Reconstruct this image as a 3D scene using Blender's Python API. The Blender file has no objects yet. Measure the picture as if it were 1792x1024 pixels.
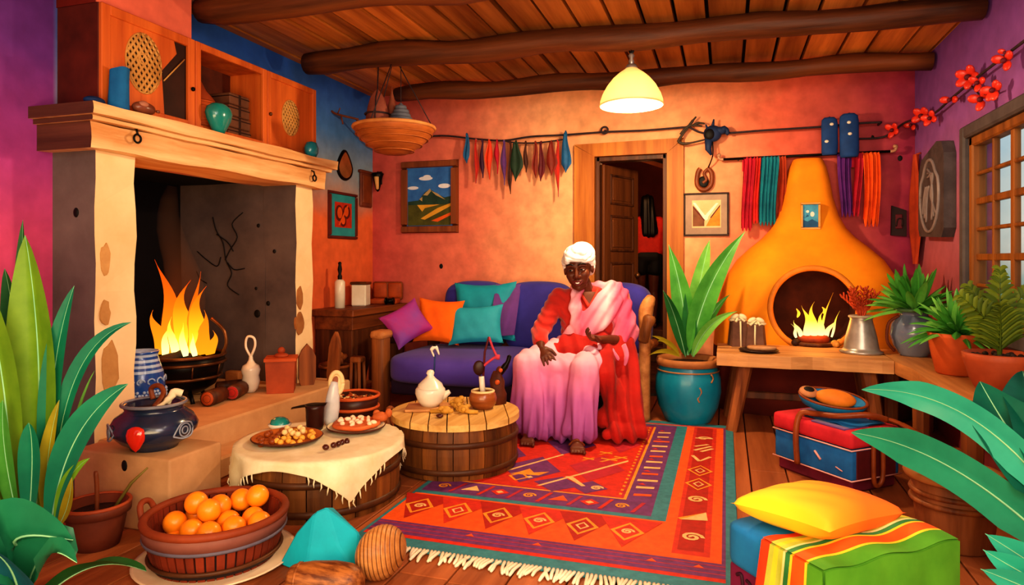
import bpy, bmesh, math, random
from mathutils import Vector, Matrix, noise
random.seed(7)
PI = math.pi
sin, cos = math.sin, math.cos
scene = bpy.context.scene
COL = scene.collection
# ------------------------------------------------------------------ camera
FPX, CX, HY, CAMZ = 1160.0, 896.0, 455.0, 1.2
TH = math.atan(374/1160)
FWD = Vector((-sin(TH), cos(TH), 0)); RGT = Vector((cos(TH), sin(TH), 0)); UP = Vector((0, 0, 1))
CAM = Vector((0, 0, CAMZ))
def ray(px, py): return FWD + RGT*((px-CX)/FPX) + UP*((HY-py)/FPX)
def D(px, py, t): return CAM + ray(px, py)*t
def onX(px, py, X): d = ray(px, py); return CAM + d*(X/d.x)
def onY(px, py, Y): d = ray(px, py); return CAM + d*(Y/d.y)
def onZ(px, py, Z): d = ray(px, py); return CAM + d*((Z-CAMZ)/d.z)
def V(*a): return Vector(a if len(a) > 1 else a[0])
cd = bpy.data.cameras.new('camera'); cam = bpy.data.objects.new('camera', cd); COL.objects.link(cam)
cam.location = CAM; cam.rotation_euler = (PI/2, 0, TH)
cd.sensor_width = 36; cd.lens = 36*FPX/1792; cd.shift_y = -57/1792; cd.clip_start = 0.02
scene.camera = cam
scene.view_settings.view_transform = 'Standard'
try: scene.view_settings.look = 'Medium High Contrast'
except Exception: pass
# ------------------------------------------------------------------ materials
def C(h):
    h = h.lstrip('#'); r = []
    for i in (0, 2, 4):
        c = int(h[i:i+2], 16)/255
        r.append(c/12.92 if c <= .04045 else ((c+.055)/1.055)**2.4)
    return (*r, 1)
_M = {}
def new_mat(name):
    m = bpy.data.materials.new(name); m.use_nodes = True
    nt = m.node_tree; b = nt.nodes['Principled BSDF']
    return m, nt, b
def link(nt, a, b): nt.links.new(a, b)
def M(name, base='#808080', alt=None, rough=.65, scale=6, stretch=(1, 1, 1), bump=0, metal=0, spec=.3, island=0, contrast=.25, coat=0, sheen=0, transl=0):
    """noise mottled paint / wood / cloth; island = brightness spread between loose boards"""
    if name in _M: return _M[name]
    m, nt, b = new_mat(name)
    b.inputs['Roughness'].default_value = rough; b.inputs['Metallic'].default_value = metal
    b.inputs['Specular IOR Level'].default_value = spec
    if coat: b.inputs['Coat Weight'].default_value = coat; b.inputs['Coat Roughness'].default_value = .15
    if sheen: b.inputs['Sheen Weight'].default_value = sheen
    tc = nt.nodes.new('ShaderNodeTexCoord'); mp = nt.nodes.new('ShaderNodeMapping')
    mp.inputs['Scale'].default_value = [s*scale for s in stretch]
    link(nt, tc.outputs['Object'], mp.inputs['Vector'])
    nz = nt.nodes.new('ShaderNodeTexNoise'); nz.inputs['Scale'].default_value = 1; nz.inputs['Detail'].default_value = 5; nz.inputs['Roughness'].default_value = .6
    link(nt, mp.outputs['Vector'], nz.inputs['Vector'])
    cr = nt.nodes.new('ShaderNodeValToRGB')
    cr.color_ramp.elements[0].position = .5-contrast; cr.color_ramp.elements[1].position = .5+contrast
    bc = C(base); ac = C(alt) if alt else tuple(x*.72 for x in bc[:3])+(1,)
    cr.color_ramp.elements[0].color = ac; cr.color_ramp.elements[1].color = bc
    link(nt, nz.outputs['Fac'], cr.inputs['Fac'])
    out = cr.outputs['Color']
    if island:
        g = nt.nodes.new('ShaderNodeNewGeometry'); mr = nt.nodes.new('ShaderNodeMapRange')
        mr.inputs['To Min'].default_value = 1-island; mr.inputs['To Max'].default_value = 1+island*.6
        link(nt, g.outputs['Random Per Island'], mr.inputs['Value'])
        mx = nt.nodes.new('ShaderNodeVectorMath'); mx.operation = 'SCALE'
        link(nt, out, mx.inputs[0]); link(nt, mr.outputs['Result'], mx.inputs['Scale'])
        # shift the grain from board to board
        out = mx.outputs['Vector']
    link(nt, out, b.inputs['Base Color'])
    if bump:
        bp = nt.nodes.new('ShaderNodeBump'); bp.inputs['Strength'].default_value = bump; bp.inputs['Distance'].default_value = .02
        link(nt, nz.outputs['Fac'], bp.inputs['Height']); link(nt, bp.outputs['Normal'], b.inputs['Normal'])
    if transl:
        tr = nt.nodes.new('ShaderNodeBsdfTranslucent'); link(nt, out, tr.inputs['Color'])
        ms = nt.nodes.new('ShaderNodeMixShader'); ms.inputs['Fac'].default_value = transl
        o = nt.nodes['Material Output']
        link(nt, b.outputs['BSDF'], ms.inputs[1]); link(nt, tr.outputs['BSDF'], ms.inputs[2]); link(nt, ms.outputs['Shader'], o.inputs['Surface'])
    _M[name] = m
    return m
def ramp_mat(name, axis, stops, rough=.8, noise_amt=.25, nscale=2.5, mottled=.12, bump=.15, second=None):
    """colour laid along one world axis, edges softened by noise. second=(axis, threshold, soft, stops): another ramp beyond the threshold"""
    m, nt, b = new_mat(name); b.inputs['Roughness'].default_value = rough; b.inputs['Specular IOR Level'].default_value = .15
    g = nt.nodes.new('ShaderNodeNewGeometry'); sp = nt.nodes.new('ShaderNodeSeparateXYZ'); link(nt, g.outputs['Position'], sp.inputs[0])
    nz = nt.nodes.new('ShaderNodeTexNoise'); nz.inputs['Scale'].default_value = nscale; nz.inputs['Detail'].default_value = 6; nz.inputs['Roughness'].default_value = .65
    link(nt, g.outputs['Position'], nz.inputs['Vector'])
    def math_(op, a, bb):
        n = nt.nodes.new('ShaderNodeMath'); n.operation = op
        for i, x in enumerate((a, bb)):
            if isinstance(x, (int, float)): n.inputs[i].default_value = x
            else: link(nt, x, n.inputs[i])
        return n.outputs[0]
    off = math_('MULTIPLY', math_('SUBTRACT', nz.outputs['Fac'], .5), noise_amt)
    def ramp(ax, st):
        lo, hi = st[0][0], st[-1][0]
        val = math_('ADD', sp.outputs['XYZ'.index(ax)], off)
        mr = nt.nodes.new('ShaderNodeMapRange'); mr.inputs['From Min'].default_value = lo; mr.inputs['From Max'].default_value = hi
        link(nt, val, mr.inputs['Value'])
        cr = nt.nodes.new('ShaderNodeValToRGB'); e = cr.color_ramp.elements
        while len(e) < len(st): e.new(.5)
        for i, (p, c) in enumerate(st): e[i].position = (p-lo)/(hi-lo); e[i].color = C(c)
        link(nt, mr.outputs['Result'], cr.inputs['Fac']); return cr.outputs['Color']
    col = ramp(axis, stops)
    if second:
        ax, thr, soft, mode, st = second
        c2 = ramp('Z' if mode == 'swap' else ax, st)
        mr = nt.nodes.new('ShaderNodeMapRange'); mr.inputs['From Min'].default_value = thr-soft; mr.inputs['From Max'].default_value = thr+soft
        link(nt, sp.outputs['XYZ'.index(ax)], mr.inputs['Value'])
        mx = nt.nodes.new('ShaderNodeMixRGB'); link(nt, mr.outputs['Result'], mx.inputs['Fac']); link(nt, col, mx.inputs[1]); link(nt, c2, mx.inputs[2]); col = mx.outputs[0]
    n2 = nt.nodes.new('ShaderNodeTexNoise'); n2.inputs['Scale'].default_value = 9; n2.inputs['Detail'].default_value = 8; link(nt, g.outputs['Position'], n2.inputs['Vector'])
    mr2 = nt.nodes.new('ShaderNodeMapRange'); mr2.inputs['From Min'].default_value = .3; mr2.inputs['From Max'].default_value = .7
    mr2.inputs['To Min'].default_value = 1-mottled; mr2.inputs['To Max'].default_value = 1+mottled
    link(nt, n2.outputs['Fac'], mr2.inputs['Value'])
    sc = nt.nodes.new('ShaderNodeVectorMath'); sc.operation = 'SCALE'; link(nt, col, sc.inputs[0]); link(nt, mr2.outputs['Result'], sc.inputs['Scale'])
    link(nt, sc.outputs['Vector'], b.inputs['Base Color'])
    bp = nt.nodes.new('ShaderNodeBump'); bp.inputs['Strength'].default_value = bump; bp.inputs['Distance'].default_value = .02
    link(nt, n2.outputs['Fac'], bp.inputs['Height']); link(nt, bp.outputs['Normal'], b.inputs['Normal'])
    return m
def emit(name, stops, zlo, zhi, strength=2.0, alpha=1.0):
    """flame: colour by height inside the object"""
    m, nt, b = new_mat(name); nt.nodes.remove(b)
    tc = nt.nodes.new('ShaderNodeTexCoord'); sp = nt.nodes.new('ShaderNodeSeparateXYZ'); link(nt, tc.outputs['Object'], sp.inputs[0])
    mr = nt.nodes.new('ShaderNodeMapRange'); mr.inputs['From Min'].default_value = zlo; mr.inputs['From Max'].default_value = zhi
    link(nt, sp.outputs['Z'], mr.inputs['Value'])
    cr = nt.nodes.new('ShaderNodeValToRGB'); e = cr.color_ramp.elements
    while len(e) < len(stops): e.new(.5)
    for i, (p, c) in enumerate(stops): e[i].position = p; e[i].color = C(c)
    link(nt, mr.outputs['Result'], cr.inputs['Fac'])
    em = nt.nodes.new('ShaderNodeEmission'); em.inputs['Strength'].default_value = strength; link(nt, cr.outputs['Color'], em.inputs['Color'])
    o = nt.nodes['Material Output']
    if alpha < 1:
        t = nt.nodes.new('ShaderNodeBsdfTransparent'); ms = nt.nodes.new('ShaderNodeMixShader'); ms.inputs[0].default_value = alpha
        link(nt, t.outputs[0], ms.inputs[1]); link(nt, em.outputs[0], ms.inputs[2]); link(nt, ms.outputs[0], o.inputs['Surface'])
    else: link(nt, em.outputs[0], o.inputs['Surface'])
    return m
def wood(name, base, alt, axis='Z', scale=5, **k):
    st = {'X': (.12, 2, 2), 'Y': (2, .12, 2), 'Z': (2, 2, .12)}[axis]
    k.setdefault('contrast', .18); k.setdefault('bump', .25); k.setdefault('rough', .55)
    return M(name, base, alt, scale=scale, stretch=st, **k)
# ------------------------------------------------------------------ mesh builder
class MB:
    def __init__(s): s.v = []; s.f = []; s.m = []; s.s = []
    def add(s, vs, fs, mi=0, smooth=True):
        o = len(s.v); s.v += [Vector(p) for p in vs]
        for f in fs:
            s.f.append([i+o for i in f]); s.m.append(mi); s.s.append(smooth)
        return s
    def bm(s, bm, mi=0, smooth=False, mat=None):
        bm.verts.index_update()
        s.add([(mat @ v.co) if mat else v.co.copy() for v in bm.verts], [[v.index for v in f.verts] for f in bm.faces], mi, smooth); bm.free(); return s
    def box(s, lo, hi, mi=0, bev=.006, rz=0, seg=1, mat=None):
        lo, hi = Vector(lo), Vector(hi); c = (lo+hi)/2; d = hi-lo
        bm = bmesh.new(); bmesh.ops.create_cube(bm, size=1)
        bmesh.ops.scale(bm, vec=d, verts=bm.verts)
        b = min(bev, min(d)*.45)
        if b > 0: bmesh.ops.bevel(bm, geom=bm.edges[:], offset=b, segments=seg, profile=.5, affect='EDGES')
        return s.bm(bm, mi, seg > 1, (mat or Matrix()) @ Matrix.Translation(c) @ Matrix.Rotation(rz, 4, 'Z'))
    def hexa(s, b4, t4, mi=0):
        return s.add(list(b4)+list(t4), [(3, 2, 1, 0), (4, 5, 6, 7), (0, 1, 5, 4), (1, 2, 6, 5), (2, 3, 7, 6), (3, 0, 4, 7)], mi, False)
    def tube(s, pts, rad, n=10, mi=0, flat=None, caps=True, smooth=True):
        pts = [Vector(p) for p in pts]; N = len(pts)
        if not isinstance(rad, (list, tuple)): rad = [rad]*N
        T = [(pts[min(i+1, N-1)]-pts[max(i-1, 0)]).normalized() for i in range(N)]
        a = Vector((0, 0, 1)) if abs(T[0].z) < .9 else Vector((1, 0, 0))
        u = T[0].cross(a).normalized(); vs = []
        for i in range(N):
            u = (u - T[i]*u.dot(T[i])).normalized(); w = T[i].cross(u)
            for k in range(n):
                q = 2*PI*k/n; x, y = cos(q)*rad[i], sin(q)*rad[i]
                if flat: y *= flat
                vs.append(pts[i]+u*x+w*y)
        fs = [(i*n+k, i*n+(k+1) % n, (i+1)*n+(k+1) % n, (i+1)*n+k) for i in range(N-1) for k in range(n)]
        if caps: fs += [tuple(range(n-1, -1, -1)), tuple((N-1)*n+k for k in range(n))]
        return s.add(vs, fs, mi, smooth)
    def lathe(s, prof, n=28, c=(0, 0, 0), mi=0, sq=(1, 1), wob=None, smooth=True, mat=None):
        """prof: (r, z) or (r, z, mi) from bottom to top"""
        c = Vector(c); vs = []
        for p in prof:
            for k in range(n):
                q = 2*PI*k/n; r = max(p[0], 1e-4)
                if wob: r += wob(q, p[1])*min(1, p[0]/.02)
                w = Vector((cos(q)*r*sq[0], sin(q)*r*sq[1], p[1])); vs.append((mat @ w if mat else w)+c)
        for i in range(len(prof)-1):
            m_ = prof[i][2] if len(prof[i]) > 2 else mi
            o = i*n
            s.add([], [], 0)
        o0 = len(s.v); s.v += vs
        for i in range(len(prof)-1):
            m_ = prof[i][2] if len(prof[i]) > 2 else mi
            for k in range(n):
                s.f.append([o0+i*n+k, o0+i*n+(k+1) % n, o0+(i+1)*n+(k+1) % n, o0+(i+1)*n+k]); s.m.append(m_); s.s.append(smooth)
        return s
    def ell(s, c, r, mi=0, n=16, mat=None):
        if not isinstance(r, (list, tuple)): r = (r, r, r)
        bm = bmesh.new(); bmesh.ops.create_uvsphere(bm, u_segments=n, v_segments=max(6, n*2//3), radius=1)
        return s.bm(bm, mi, True, Matrix.Translation(Vector(c)) @ (mat or Matrix()) @ Matrix.Diagonal((*r, 1)))
    def torus(s, c, R, r, mi=0, n=32, k=8, mat=None, sq=(1, 1)):
        c = Vector(c); vs = []
        for i in range(n):
            a = 2*PI*i/n
            for j in range(k):
                b = 2*PI*j/k; w = Vector(((R+r*cos(b))*cos(a)*sq[0], (R+r*cos(b))*sin(a)*sq[1], r*sin(b))); vs.append((mat @ w if mat else w)+c)
        return s.add(vs, [(i*k+j, ((i+1) % n)*k+j, ((i+1) % n)*k+(j+1) % k, i*k+(j+1) % k) for i in range(n) for j in range(k)], mi)
    def grid(s, fn, nu, nv, mi=0, smooth=True, mfn=None):
        o = len(s.v)
        for i in range(nu+1):
            for j in range(nv+1): s.v.append(Vector(fn(i/nu, j/nv)))
        for i in range(nu):
            for j in range(nv):
                a = o+i*(nv+1)+j
                s.f.append([a, a+nv+1, a+nv+2, a+1]); s.m.append(mfn((i+.5)/nu, (j+.5)/nv) if mfn else mi); s.s.append(smooth)
        return s
    def poly(s, pts, mi=0): return s.add(pts, [tuple(range(len(pts)))], mi, False)
    def slab(s, pts, off, mi=0):
        """polygon extruded by the vector off"""
        n = len(pts); off = Vector(off); pts = [Vector(p) for p in pts]
        return s.add(pts+[p+off for p in pts], [tuple(range(n))[::-1], tuple(range(n, 2*n))]+[(i, (i+1) % n, n+(i+1) % n, n+i) for i in range(n)], mi, False)
    def build(s, name, mats, parent=None, loc=None, fix=True):
        if not isinstance(mats, (list, tuple)): mats = [mats]
        org = Vector(loc) if loc is not None else (world_loc(parent) if parent else Vector())
        me = bpy.data.meshes.new(name)
        me.from_pydata([p-org for p in s.v], [], s.f)
        for m_ in mats: me.materials.append(m_)
        me.polygons.foreach_set('material_index', s.m); me.polygons.foreach_set('use_smooth', s.s)
        if fix:
            b = bmesh.new(); b.from_mesh(me); bmesh.ops.recalc_face_normals(b, faces=b.faces); b.to_mesh(me); b.free()
        me.update()
        o = bpy.data.objects.new(name, me); COL.objects.link(o)
        if parent: o.parent = parent
        elif loc is not None: o.location = org
        return o
def world_loc(o):
    l = Vector()
    while o: l += o.location; o = o.parent
    return l
def tag(o, label=None, cat=None, group=None, kind=None):
    if label: o['label'] = label
    if cat: o['category'] = cat
    if group: o['group'] = group
    if kind: o['kind'] = kind
    return o
def thing(name, label, cat, loc=(0, 0, 0), rz=0, group=None):
    o = bpy.data.objects.new(name, None); COL.objects.link(o); o.location = loc; o.rotation_euler = (0, 0, rz); o.empty_display_size = .1
    return tag(o, label, cat, group)
def single(name, mb, mats, loc, label, cat, group=None):
    return tag(mb.build(name, mats, None, loc), label, cat, group)
def copy_tree(o, parent=None):
    c = o.copy(); COL.objects.link(c)
    if parent: c.parent = parent
    for ch in list(o.children): copy_tree(ch, c)
    return c
def struct(name, mb, mats, parent=None):
    o = mb.build(name, mats, parent)
    if not parent: o['kind'] = 'structure'
    return o
def bez(P, n=12):
    """smooth curve through points (Catmull-Rom)"""
    P = [Vector(p) for p in P]; out = []
    for i in range(len(P)-1):
        a, b, c, d = P[max(i-1, 0)], P[i], P[i+1], P[min(i+2, len(P)-1)]
        for k in range(n):
            t = k/n
            out.append(.5*((2*b)+(c-a)*t+(2*a-5*b+4*c-d)*t*t+(3*b-a-3*c+d)*t**3))
    return out+[P[-1]]
def hull_mesh(spheres, n=12):
    bm = bmesh.new()
    for p, r in spheres:
        rr = r if isinstance(r, (tuple, list)) else (r, r, r)
        bmesh.ops.create_uvsphere(bm, u_segments=n, v_segments=max(6, n*2//3), radius=1, matrix=Matrix.Translation(Vector(p)) @ Matrix.Diagonal((*rr, 1)))
    g = bmesh.ops.convex_hull(bm, input=bm.verts)
    bmesh.ops.delete(bm, geom=list({e for e in g['geom_interior'] if isinstance(e, bmesh.types.BMVert)}), context='VERTS')
    return bm
def blob(name, hulls, mats, parent, voxel=.006, smooth=6, disp=None, mfn=None, sm_fac=.5):
    """one continuous surface grown over hulls of spheres"""
    mb = MB()
    for h in hulls: mb.bm(hull_mesh(h), 0, True)
    o = mb.build(name+'_tmp', mats, parent)
    r = o.modifiers.new('r', 'REMESH'); r.mode = 'VOXEL'; r.voxel_size = voxel; r.use_smooth_shade = True
    if smooth:
        q = o.modifiers.new('s', 'SMOOTH'); q.iterations = smooth; q.factor = sm_fac
    dg = bpy.context.evaluated_depsgraph_get(); dg.update()
    me = bpy.data.meshes.new_from_object(o.evaluated_get(dg))
    org = world_loc(parent) if parent else Vector()
    if disp:
        ns = [v.normal.copy() for v in me.vertices]
        for v, nn in zip(me.vertices, ns):
            d = disp(v.co+org, nn)
            v.co += d if isinstance(d, Vector) else nn*d
    me.materials.clear()
    for m_ in (mats if isinstance(mats, (list, tuple)) else [mats]): me.materials.append(m_)
    if mfn:
        for p in me.polygons: p.material_index = mfn(p.center+org, p.normal)
    else:
        for p in me.polygons: p.material_index = 0
    for p in me.polygons: p.use_smooth = True
    me.name = name
    old = o.data; o.modifiers.clear(); o.data = me; bpy.data.meshes.remove(old); o.name = name
    return o
def leaf_geo(mb, P0, P1, P2, w, side=None, fold=.25, mi=0, n=14, prof=None, mid=None, ripple=0):
    """a blade along a curve with a raised fold at its midrib"""
    P0, P1, P2 = Vector(P0), Vector(P1), Vector(P2)
    prof = prof or (lambda t: (sin(PI*min(1, t**.75*1.02))**.8 if t < .999 else .0))
    pts = [P0*(1-t)**2+P1*2*t*(1-t)+P2*t*t for t in [i/n for i in range(n+1)]]
    sd = Vector(side) if side is not None else RGT
    o = len(mb.v); cols = 7
    for i, p in enumerate(pts):
        t = i/n; T = (pts[min(i+1, n)]-pts[max(i-1, 0)]).normalized()
        s_ = (sd-T*sd.dot(T)).normalized(); nn = s_.cross(T)
        ww = w*.5*max(prof(t), .015)
        for k in range(cols):
            a = (k/(cols-1))*2-1
            mb.v.append(p+s_*a*ww+nn*(fold*ww*(abs(a)-.4))+nn*(ripple*w*sin(t*17+a*2)*abs(a)))
    for i in range(n):
        for k in range(cols-1):
            q = o+i*cols+k
            mb.f.append([q, q+cols, q+cols+1, q+1]); mb.s.append(True)
            mb.m.append(mid if (mid is not None and k in (cols//2-1,)) and False else mi)
    if mid is not None:
        mb.tube([pts[i]+(((sd-((pts[min(i+1, n)]-pts[max(i-1, 0)]).normalized())*sd.dot((pts[min(i+1, n)]-pts[max(i-1, 0)]).normalized())).normalized()).cross((pts[min(i+1, n)]-pts[max(i-1, 0)]).normalized()))*(-.4*fold*w*.5*max(prof(i/n), .015)) for i in range(n+1)], [w*.035*(1-.8*i/n) for i in range(n+1)], 5, mid)
    return mb
def cushion(c, w, h, th, mat4, mb=None, mi=0, n=18, pinch=.12):
    """square pillow, pointed corners; w along local x, h along local y"""
    mb = mb or MB(); M4 = Matrix.Translation(Vector(c)) @ mat4
    for sgn in (1, -1):
        def fn(a, b):
            x, y = a*2-1, b*2-1
            k = ((1-abs(x)**2.6)*(1-abs(y)**2.6))
            px = x*(1-pinch*(1-abs(y)**2)*abs(x)); py = y*(1-pinch*(1-abs(x)**2)*abs(y))
            z = sgn*th*.5*max(k, 0)**.42 + .02*th*sin(11*x+5*y)*k*sgn
            return M4 @ Vector((px*w/2, py*h/2, z))
        mb.grid(fn, n, n, mi)
    return mb
def staves(mb, prof, n, gap=.012, th=.02, mi=0, c=(0, 0, 0)):
    """ring of barrel staves; prof = (r, z) list"""
    c = Vector(c)
    for k in range(n):
        a0, a1 = 2*PI*(k+gap*2)/n, 2*PI*(k+1-gap*2)/n; vs = []
        sub = 3
        for r, z in prof:
            for j in range(sub+1):
                q = a0+(a1-a0)*j/sub; vs.append(c+Vector((cos(q)*r, sin(q)*r, z)))
            for j in range(sub, -1, -1):
                q = a0+(a1-a0)*j/sub; vs.append(c+Vector((cos(q)*(r-th), sin(q)*(r-th), z)))
        L = 2*(sub+1); fs = []
        for i in range(len(prof)-1):
            for j in range(L): fs.append((i*L+j, i*L+(j+1) % L, (i+1)*L+(j+1) % L, (i+1)*L+j))
        fs += [tuple(range(L-1, -1, -1)), tuple((len(prof)-1)*L+j for j in range(L))]
        mb.add(vs, fs, mi, False)
    return mb
def basis(x, y, z): return Matrix((x, y, z)).transposed().to_4x4()
# ================================================================== MATERIALS
W_floor = wood('floor_wood', '#b4683a', '#84431f', 'Y', 5, island=.28)
W_ceil = wood('ceiling_wood', '#d68c40', '#93521f', 'Y', 5, island=.45)
W_log = wood('log_wood', '#7a4320', '#2c150c', 'X', 4, bump=.6)
W_mantel = wood('mantel_wood', '#f3cd96', '#c88748', 'Y', 6)
W_orange = wood('orange_wood', '#d9702c', '#b04c18', 'Z', 5)
W_orange_d = M('orange_wood_inside', '#6a2c14', '#3a150c')
W_door = wood('door_wood', '#7c4420', '#52290f', 'Z', 5)
W_frame = wood('door_frame_wood', '#cf8434', '#9c5318', 'Z', 5)
W_bench = wood('bench_wood', '#dca468', '#a0683a', 'X', 6)
W_bench2 = wood('bench_wood_side', '#cf9054', '#96592c', 'Y', 6)
W_leg = wood('leg_wood', '#a4602f', '#5f3018', 'Z', 6)
W_dark = wood('dark_wood', '#6b3a1c', '#34180c', 'Z', 6)
W_desk = wood('desk_wood', '#8a4a22', '#4e2510', 'Y', 6)
W_barrel = wood('barrel_wood', '#85501f', '#4a270e', 'Z', 7, island=.3)
W_top = wood('barrel_top_wood', '#e6c078', '#bd8c44', 'Y', 7, island=.12)
HOOP = M('barrel_hoop', '#5a3216', '#301808', rough=.5)
IRON = M('black_iron', '#1c1512', '#0c0908', rough=.4, metal=.6)
BRONZE = M('bronze_edge', '#8a5a34', '#4a2c18', rough=.35, metal=.7)
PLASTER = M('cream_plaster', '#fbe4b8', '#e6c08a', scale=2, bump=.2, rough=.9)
PLASTER_SHADED = M('shaded_plaster', '#7d6f6c', '#5a4c4c', scale=3, bump=.2, rough=.9)  # darker copy of the cream plaster, shade painted on the pillar's side face
HEARTH = M('hearth_stone', '#dcae7c', '#b88656', scale=3, bump=.2, rough=.85)
SOOT = M('soot', '#0d0b12', '#050408', rough=1)
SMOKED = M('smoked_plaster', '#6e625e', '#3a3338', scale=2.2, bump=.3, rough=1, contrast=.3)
STONE = M('brown_stone', '#b07a45', '#8a5630', scale=9, bump=.3)
BLACK = M('black_hole', '#100a08', '#080505')
TERRA = M('terracotta', '#b5532a', '#86361a', scale=5, rough=.6)
TERRA_D = M('dark_terracotta', '#7d3a22', '#4d2012', scale=5)
TERRA_B = M('bright_terracotta', '#d0622a', '#a8451a', scale=4)
SOIL = M('soil', '#3a2014', '#1c0e08', scale=20, bump=.6)
WHITE = M('white_glaze', '#e9e2d2', '#cfc3ac', rough=.3, coat=.3)
CREAM = M('cream_cloth', '#ece0bf', '#d3c094', scale=8, rough=.9)
TEAL = M('teal_glaze', '#1f9c95', '#137069', rough=.2, coat=.6)
TURQ = M('turquoise_cloth', '#12a9bd', '#0b8598', scale=4, rough=.8)
BLUE = M('blue_cloth', '#1a76b5', '#0f4f8a', scale=5, rough=.8)
NAVY = M('navy_glaze', '#24324f', '#141c30', scale=6, rough=.25, coat=.6)
RED = M('red_cloth', '#c42a1c', '#981a12', scale=6, rough=.85, sheen=.3)
CRIM = M('crimson_cloth', '#c8203a', '#901428', scale=6, rough=.85)
ORANGE = M('orange_cloth', '#f0720f', '#d2550a', scale=5, rough=.85)
YELLOW = M('yellow_cloth', '#f4b81a', '#e08a10', scale=2)
PURPLE = M('purple_cloth', '#6b3a86', '#4a2560', scale=5, rough=.85, sheen=.3)
INDIGO = M('indigo_sofa', '#3f3aa0', '#2c2878', scale=4, rough=.9, sheen=.08)
VIOLET = M('violet_sofa', '#5644a8', '#41328a', scale=3, rough=.9, sheen=.08)
MAGENTA = M('magenta_cloth', '#b0287c', '#80185a', scale=5)
MAROON = M('maroon_cloth', '#6a1626', '#420c18', scale=6)
GREEN = M('green_cloth', '#4f9a26', '#367518', scale=4)
PINK = M('pink_cloth', '#e0799c', '#c0557e', scale=5, rough=.8, sheen=.4)
PALEPINK = M('pale_pink_cloth', '#f6c6cf', '#e79db2', scale=5, rough=.8, sheen=.4)
MAUVE = M('mauve_cloth', '#c06a9a', '#a04d80', scale=4, rough=.85, sheen=.3)
SKIN = M('dark_skin', '#6a3520', '#4c2314', scale=8, rough=.45)
HAIR = M('black_hair', '#0c0909', '#050404', rough=.5)
LEATHER = M('brown_leather', '#8a4520', '#5a2810', scale=9, rough=.5)
ROPE = M('dark_rope', '#3a2a30', '#20161a', scale=30)
STEEL = M('dull_steel', '#c0b8b0', '#8a827c', rough=.35, metal=.6)
GREY = M('grey_wood', '#5d5656', '#3a3438', scale=6)
L_DK = M('leaf_dark', '#2a7a3a', '#1a5526', scale=5, rough=.45, transl=.25)
L_MD = M('leaf_mid', '#5fb04a', '#37862e', scale=6, rough=.45, transl=.25)
L_LT = M('leaf_light', '#8ab832', '#5f9020', scale=5, rough=.45, transl=.25)
L_TL = M('leaf_teal', '#1f8f6a', '#0f6350', scale=4, rough=.4, transl=.2)
L_TQ = M('leaf_turquoise', '#3aae8a', '#1f8068', scale=3, rough=.4, transl=.2)
L_YE = M('leaf_yellow', '#b4a422', '#8a7c18', scale=5, rough=.5, transl=.2)
L_RIB = M('leaf_rib', '#a8dca0', '#7cc09a', scale=5)
# ================================================================== ROOM SHELL
XL, XR, YB = -3.40, 1.42, 5.95
def ceil_z(x): return 2.84 + (x-XL)/(XR-XL)*(2.70-2.84)
mb = MB(); x = XL-.1; rr = random.Random(3)
while x < XR+.1:
    w = .165+rr.random()*.05
    y = -.4
    while y < 5.95:
        L = 1.6+rr.random()*1.6; y1 = min(y+L, 5.95)
        if 5.95-y1 < .5: y1 = 5.95
        mb.box((x+.004, y+.002, -.05), (x+w-.004, y1-.002, 0), 0, .003); y = y1
    x += w
mb.box((XL-.1, -.4, -.09), (XR+.1, 5.95, -.051), 1, 0)
struct('floor', mb, [W_floor, BLACK])
mb = MB(); x = XL-.1
while x < XR+.1:
    w = .17+rr.random()*.09; z0, z1 = ceil_z(x), ceil_z(x+w); j = rr.random()*.02
    a, b = x+.012, x+w-.012
    mb.hexa([(a, -.3, z0+j), (b, -.3, z1+j), (b, 6.05, z1+j), (a, 6.05, z0+j)], [(a, -.3, z0+.05+j), (b, -.3, z1+.05+j), (b, 6.05, z1+.05+j), (a, 6.05, z0+.05+j)], 0)
    x += w
mb.hexa([(XL-.2, -.3, 2.95), (XR+.2, -.3, 2.82), (XR+.2, 6.05, 2.82), (XL-.2, 6.05, 2.95)], [(XL-.2, -.3, 3.0), (XR+.2, -.3, 2.87), (XR+.2, 6.05, 2.87), (XL-.2, 6.05, 3.0)], 1)
struct('ceiling', mb, [W_ceil, BLACK])
WL = ramp_mat('left_wall_paint_and_light', 'Z', [(0, '#cc5474'), (1.3, '#cc5080'), (1.75, '#a84490'), (2.3, '#703a90'), (2.8, '#4e2c74')], noise_amt=.3,  # pink to purple by height: fall of light painted into the wall colour
              second=('Y', 2.62, .02, 'swap', [(0, '#c85a34'), (1.6, '#e0703f'), (1.85, '#a98f86'), (2.05, '#8aa4bc'), (2.4, '#4a80c4'), (2.8, '#2c5cb8')]))
mb = MB()
for lo, hi in (((-3.52, -.3, 0), (-3.4, 2.82, 2.95)), ((-3.52, 4.33, 0), (-3.4, 6.07, 2.95)), ((-3.52, 2.82, 1.78), (-3.4, 4.33, 2.95))): mb.box(lo, hi, 0, 0)
struct('wall_left', mb, WL)
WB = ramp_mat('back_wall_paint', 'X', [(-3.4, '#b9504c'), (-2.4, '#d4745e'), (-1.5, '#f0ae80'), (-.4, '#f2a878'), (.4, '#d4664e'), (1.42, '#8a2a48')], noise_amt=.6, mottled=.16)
mb = MB()
DX0, DX1, DZ = -1.135, -.477, 2.13
for lo, hi in (((-3.4, YB, 0), (DX0, YB+.12, 2.95)), ((DX1, YB, 0), (1.54, YB+.12, 2.95)), ((DX0, YB, DZ), (DX1, YB+.12, 2.95))): mb.box(lo, hi, 0, 0)
for px, py, r in ((772, 466, .02), (1575, 277, .018), (1527, 240, .012)):
    p = onY(px, py, YB-.001); mb.ell(p, (r, .004, r*1.25), 1, 10)
struct('wall_back', mb, [WB, BLACK])
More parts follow.
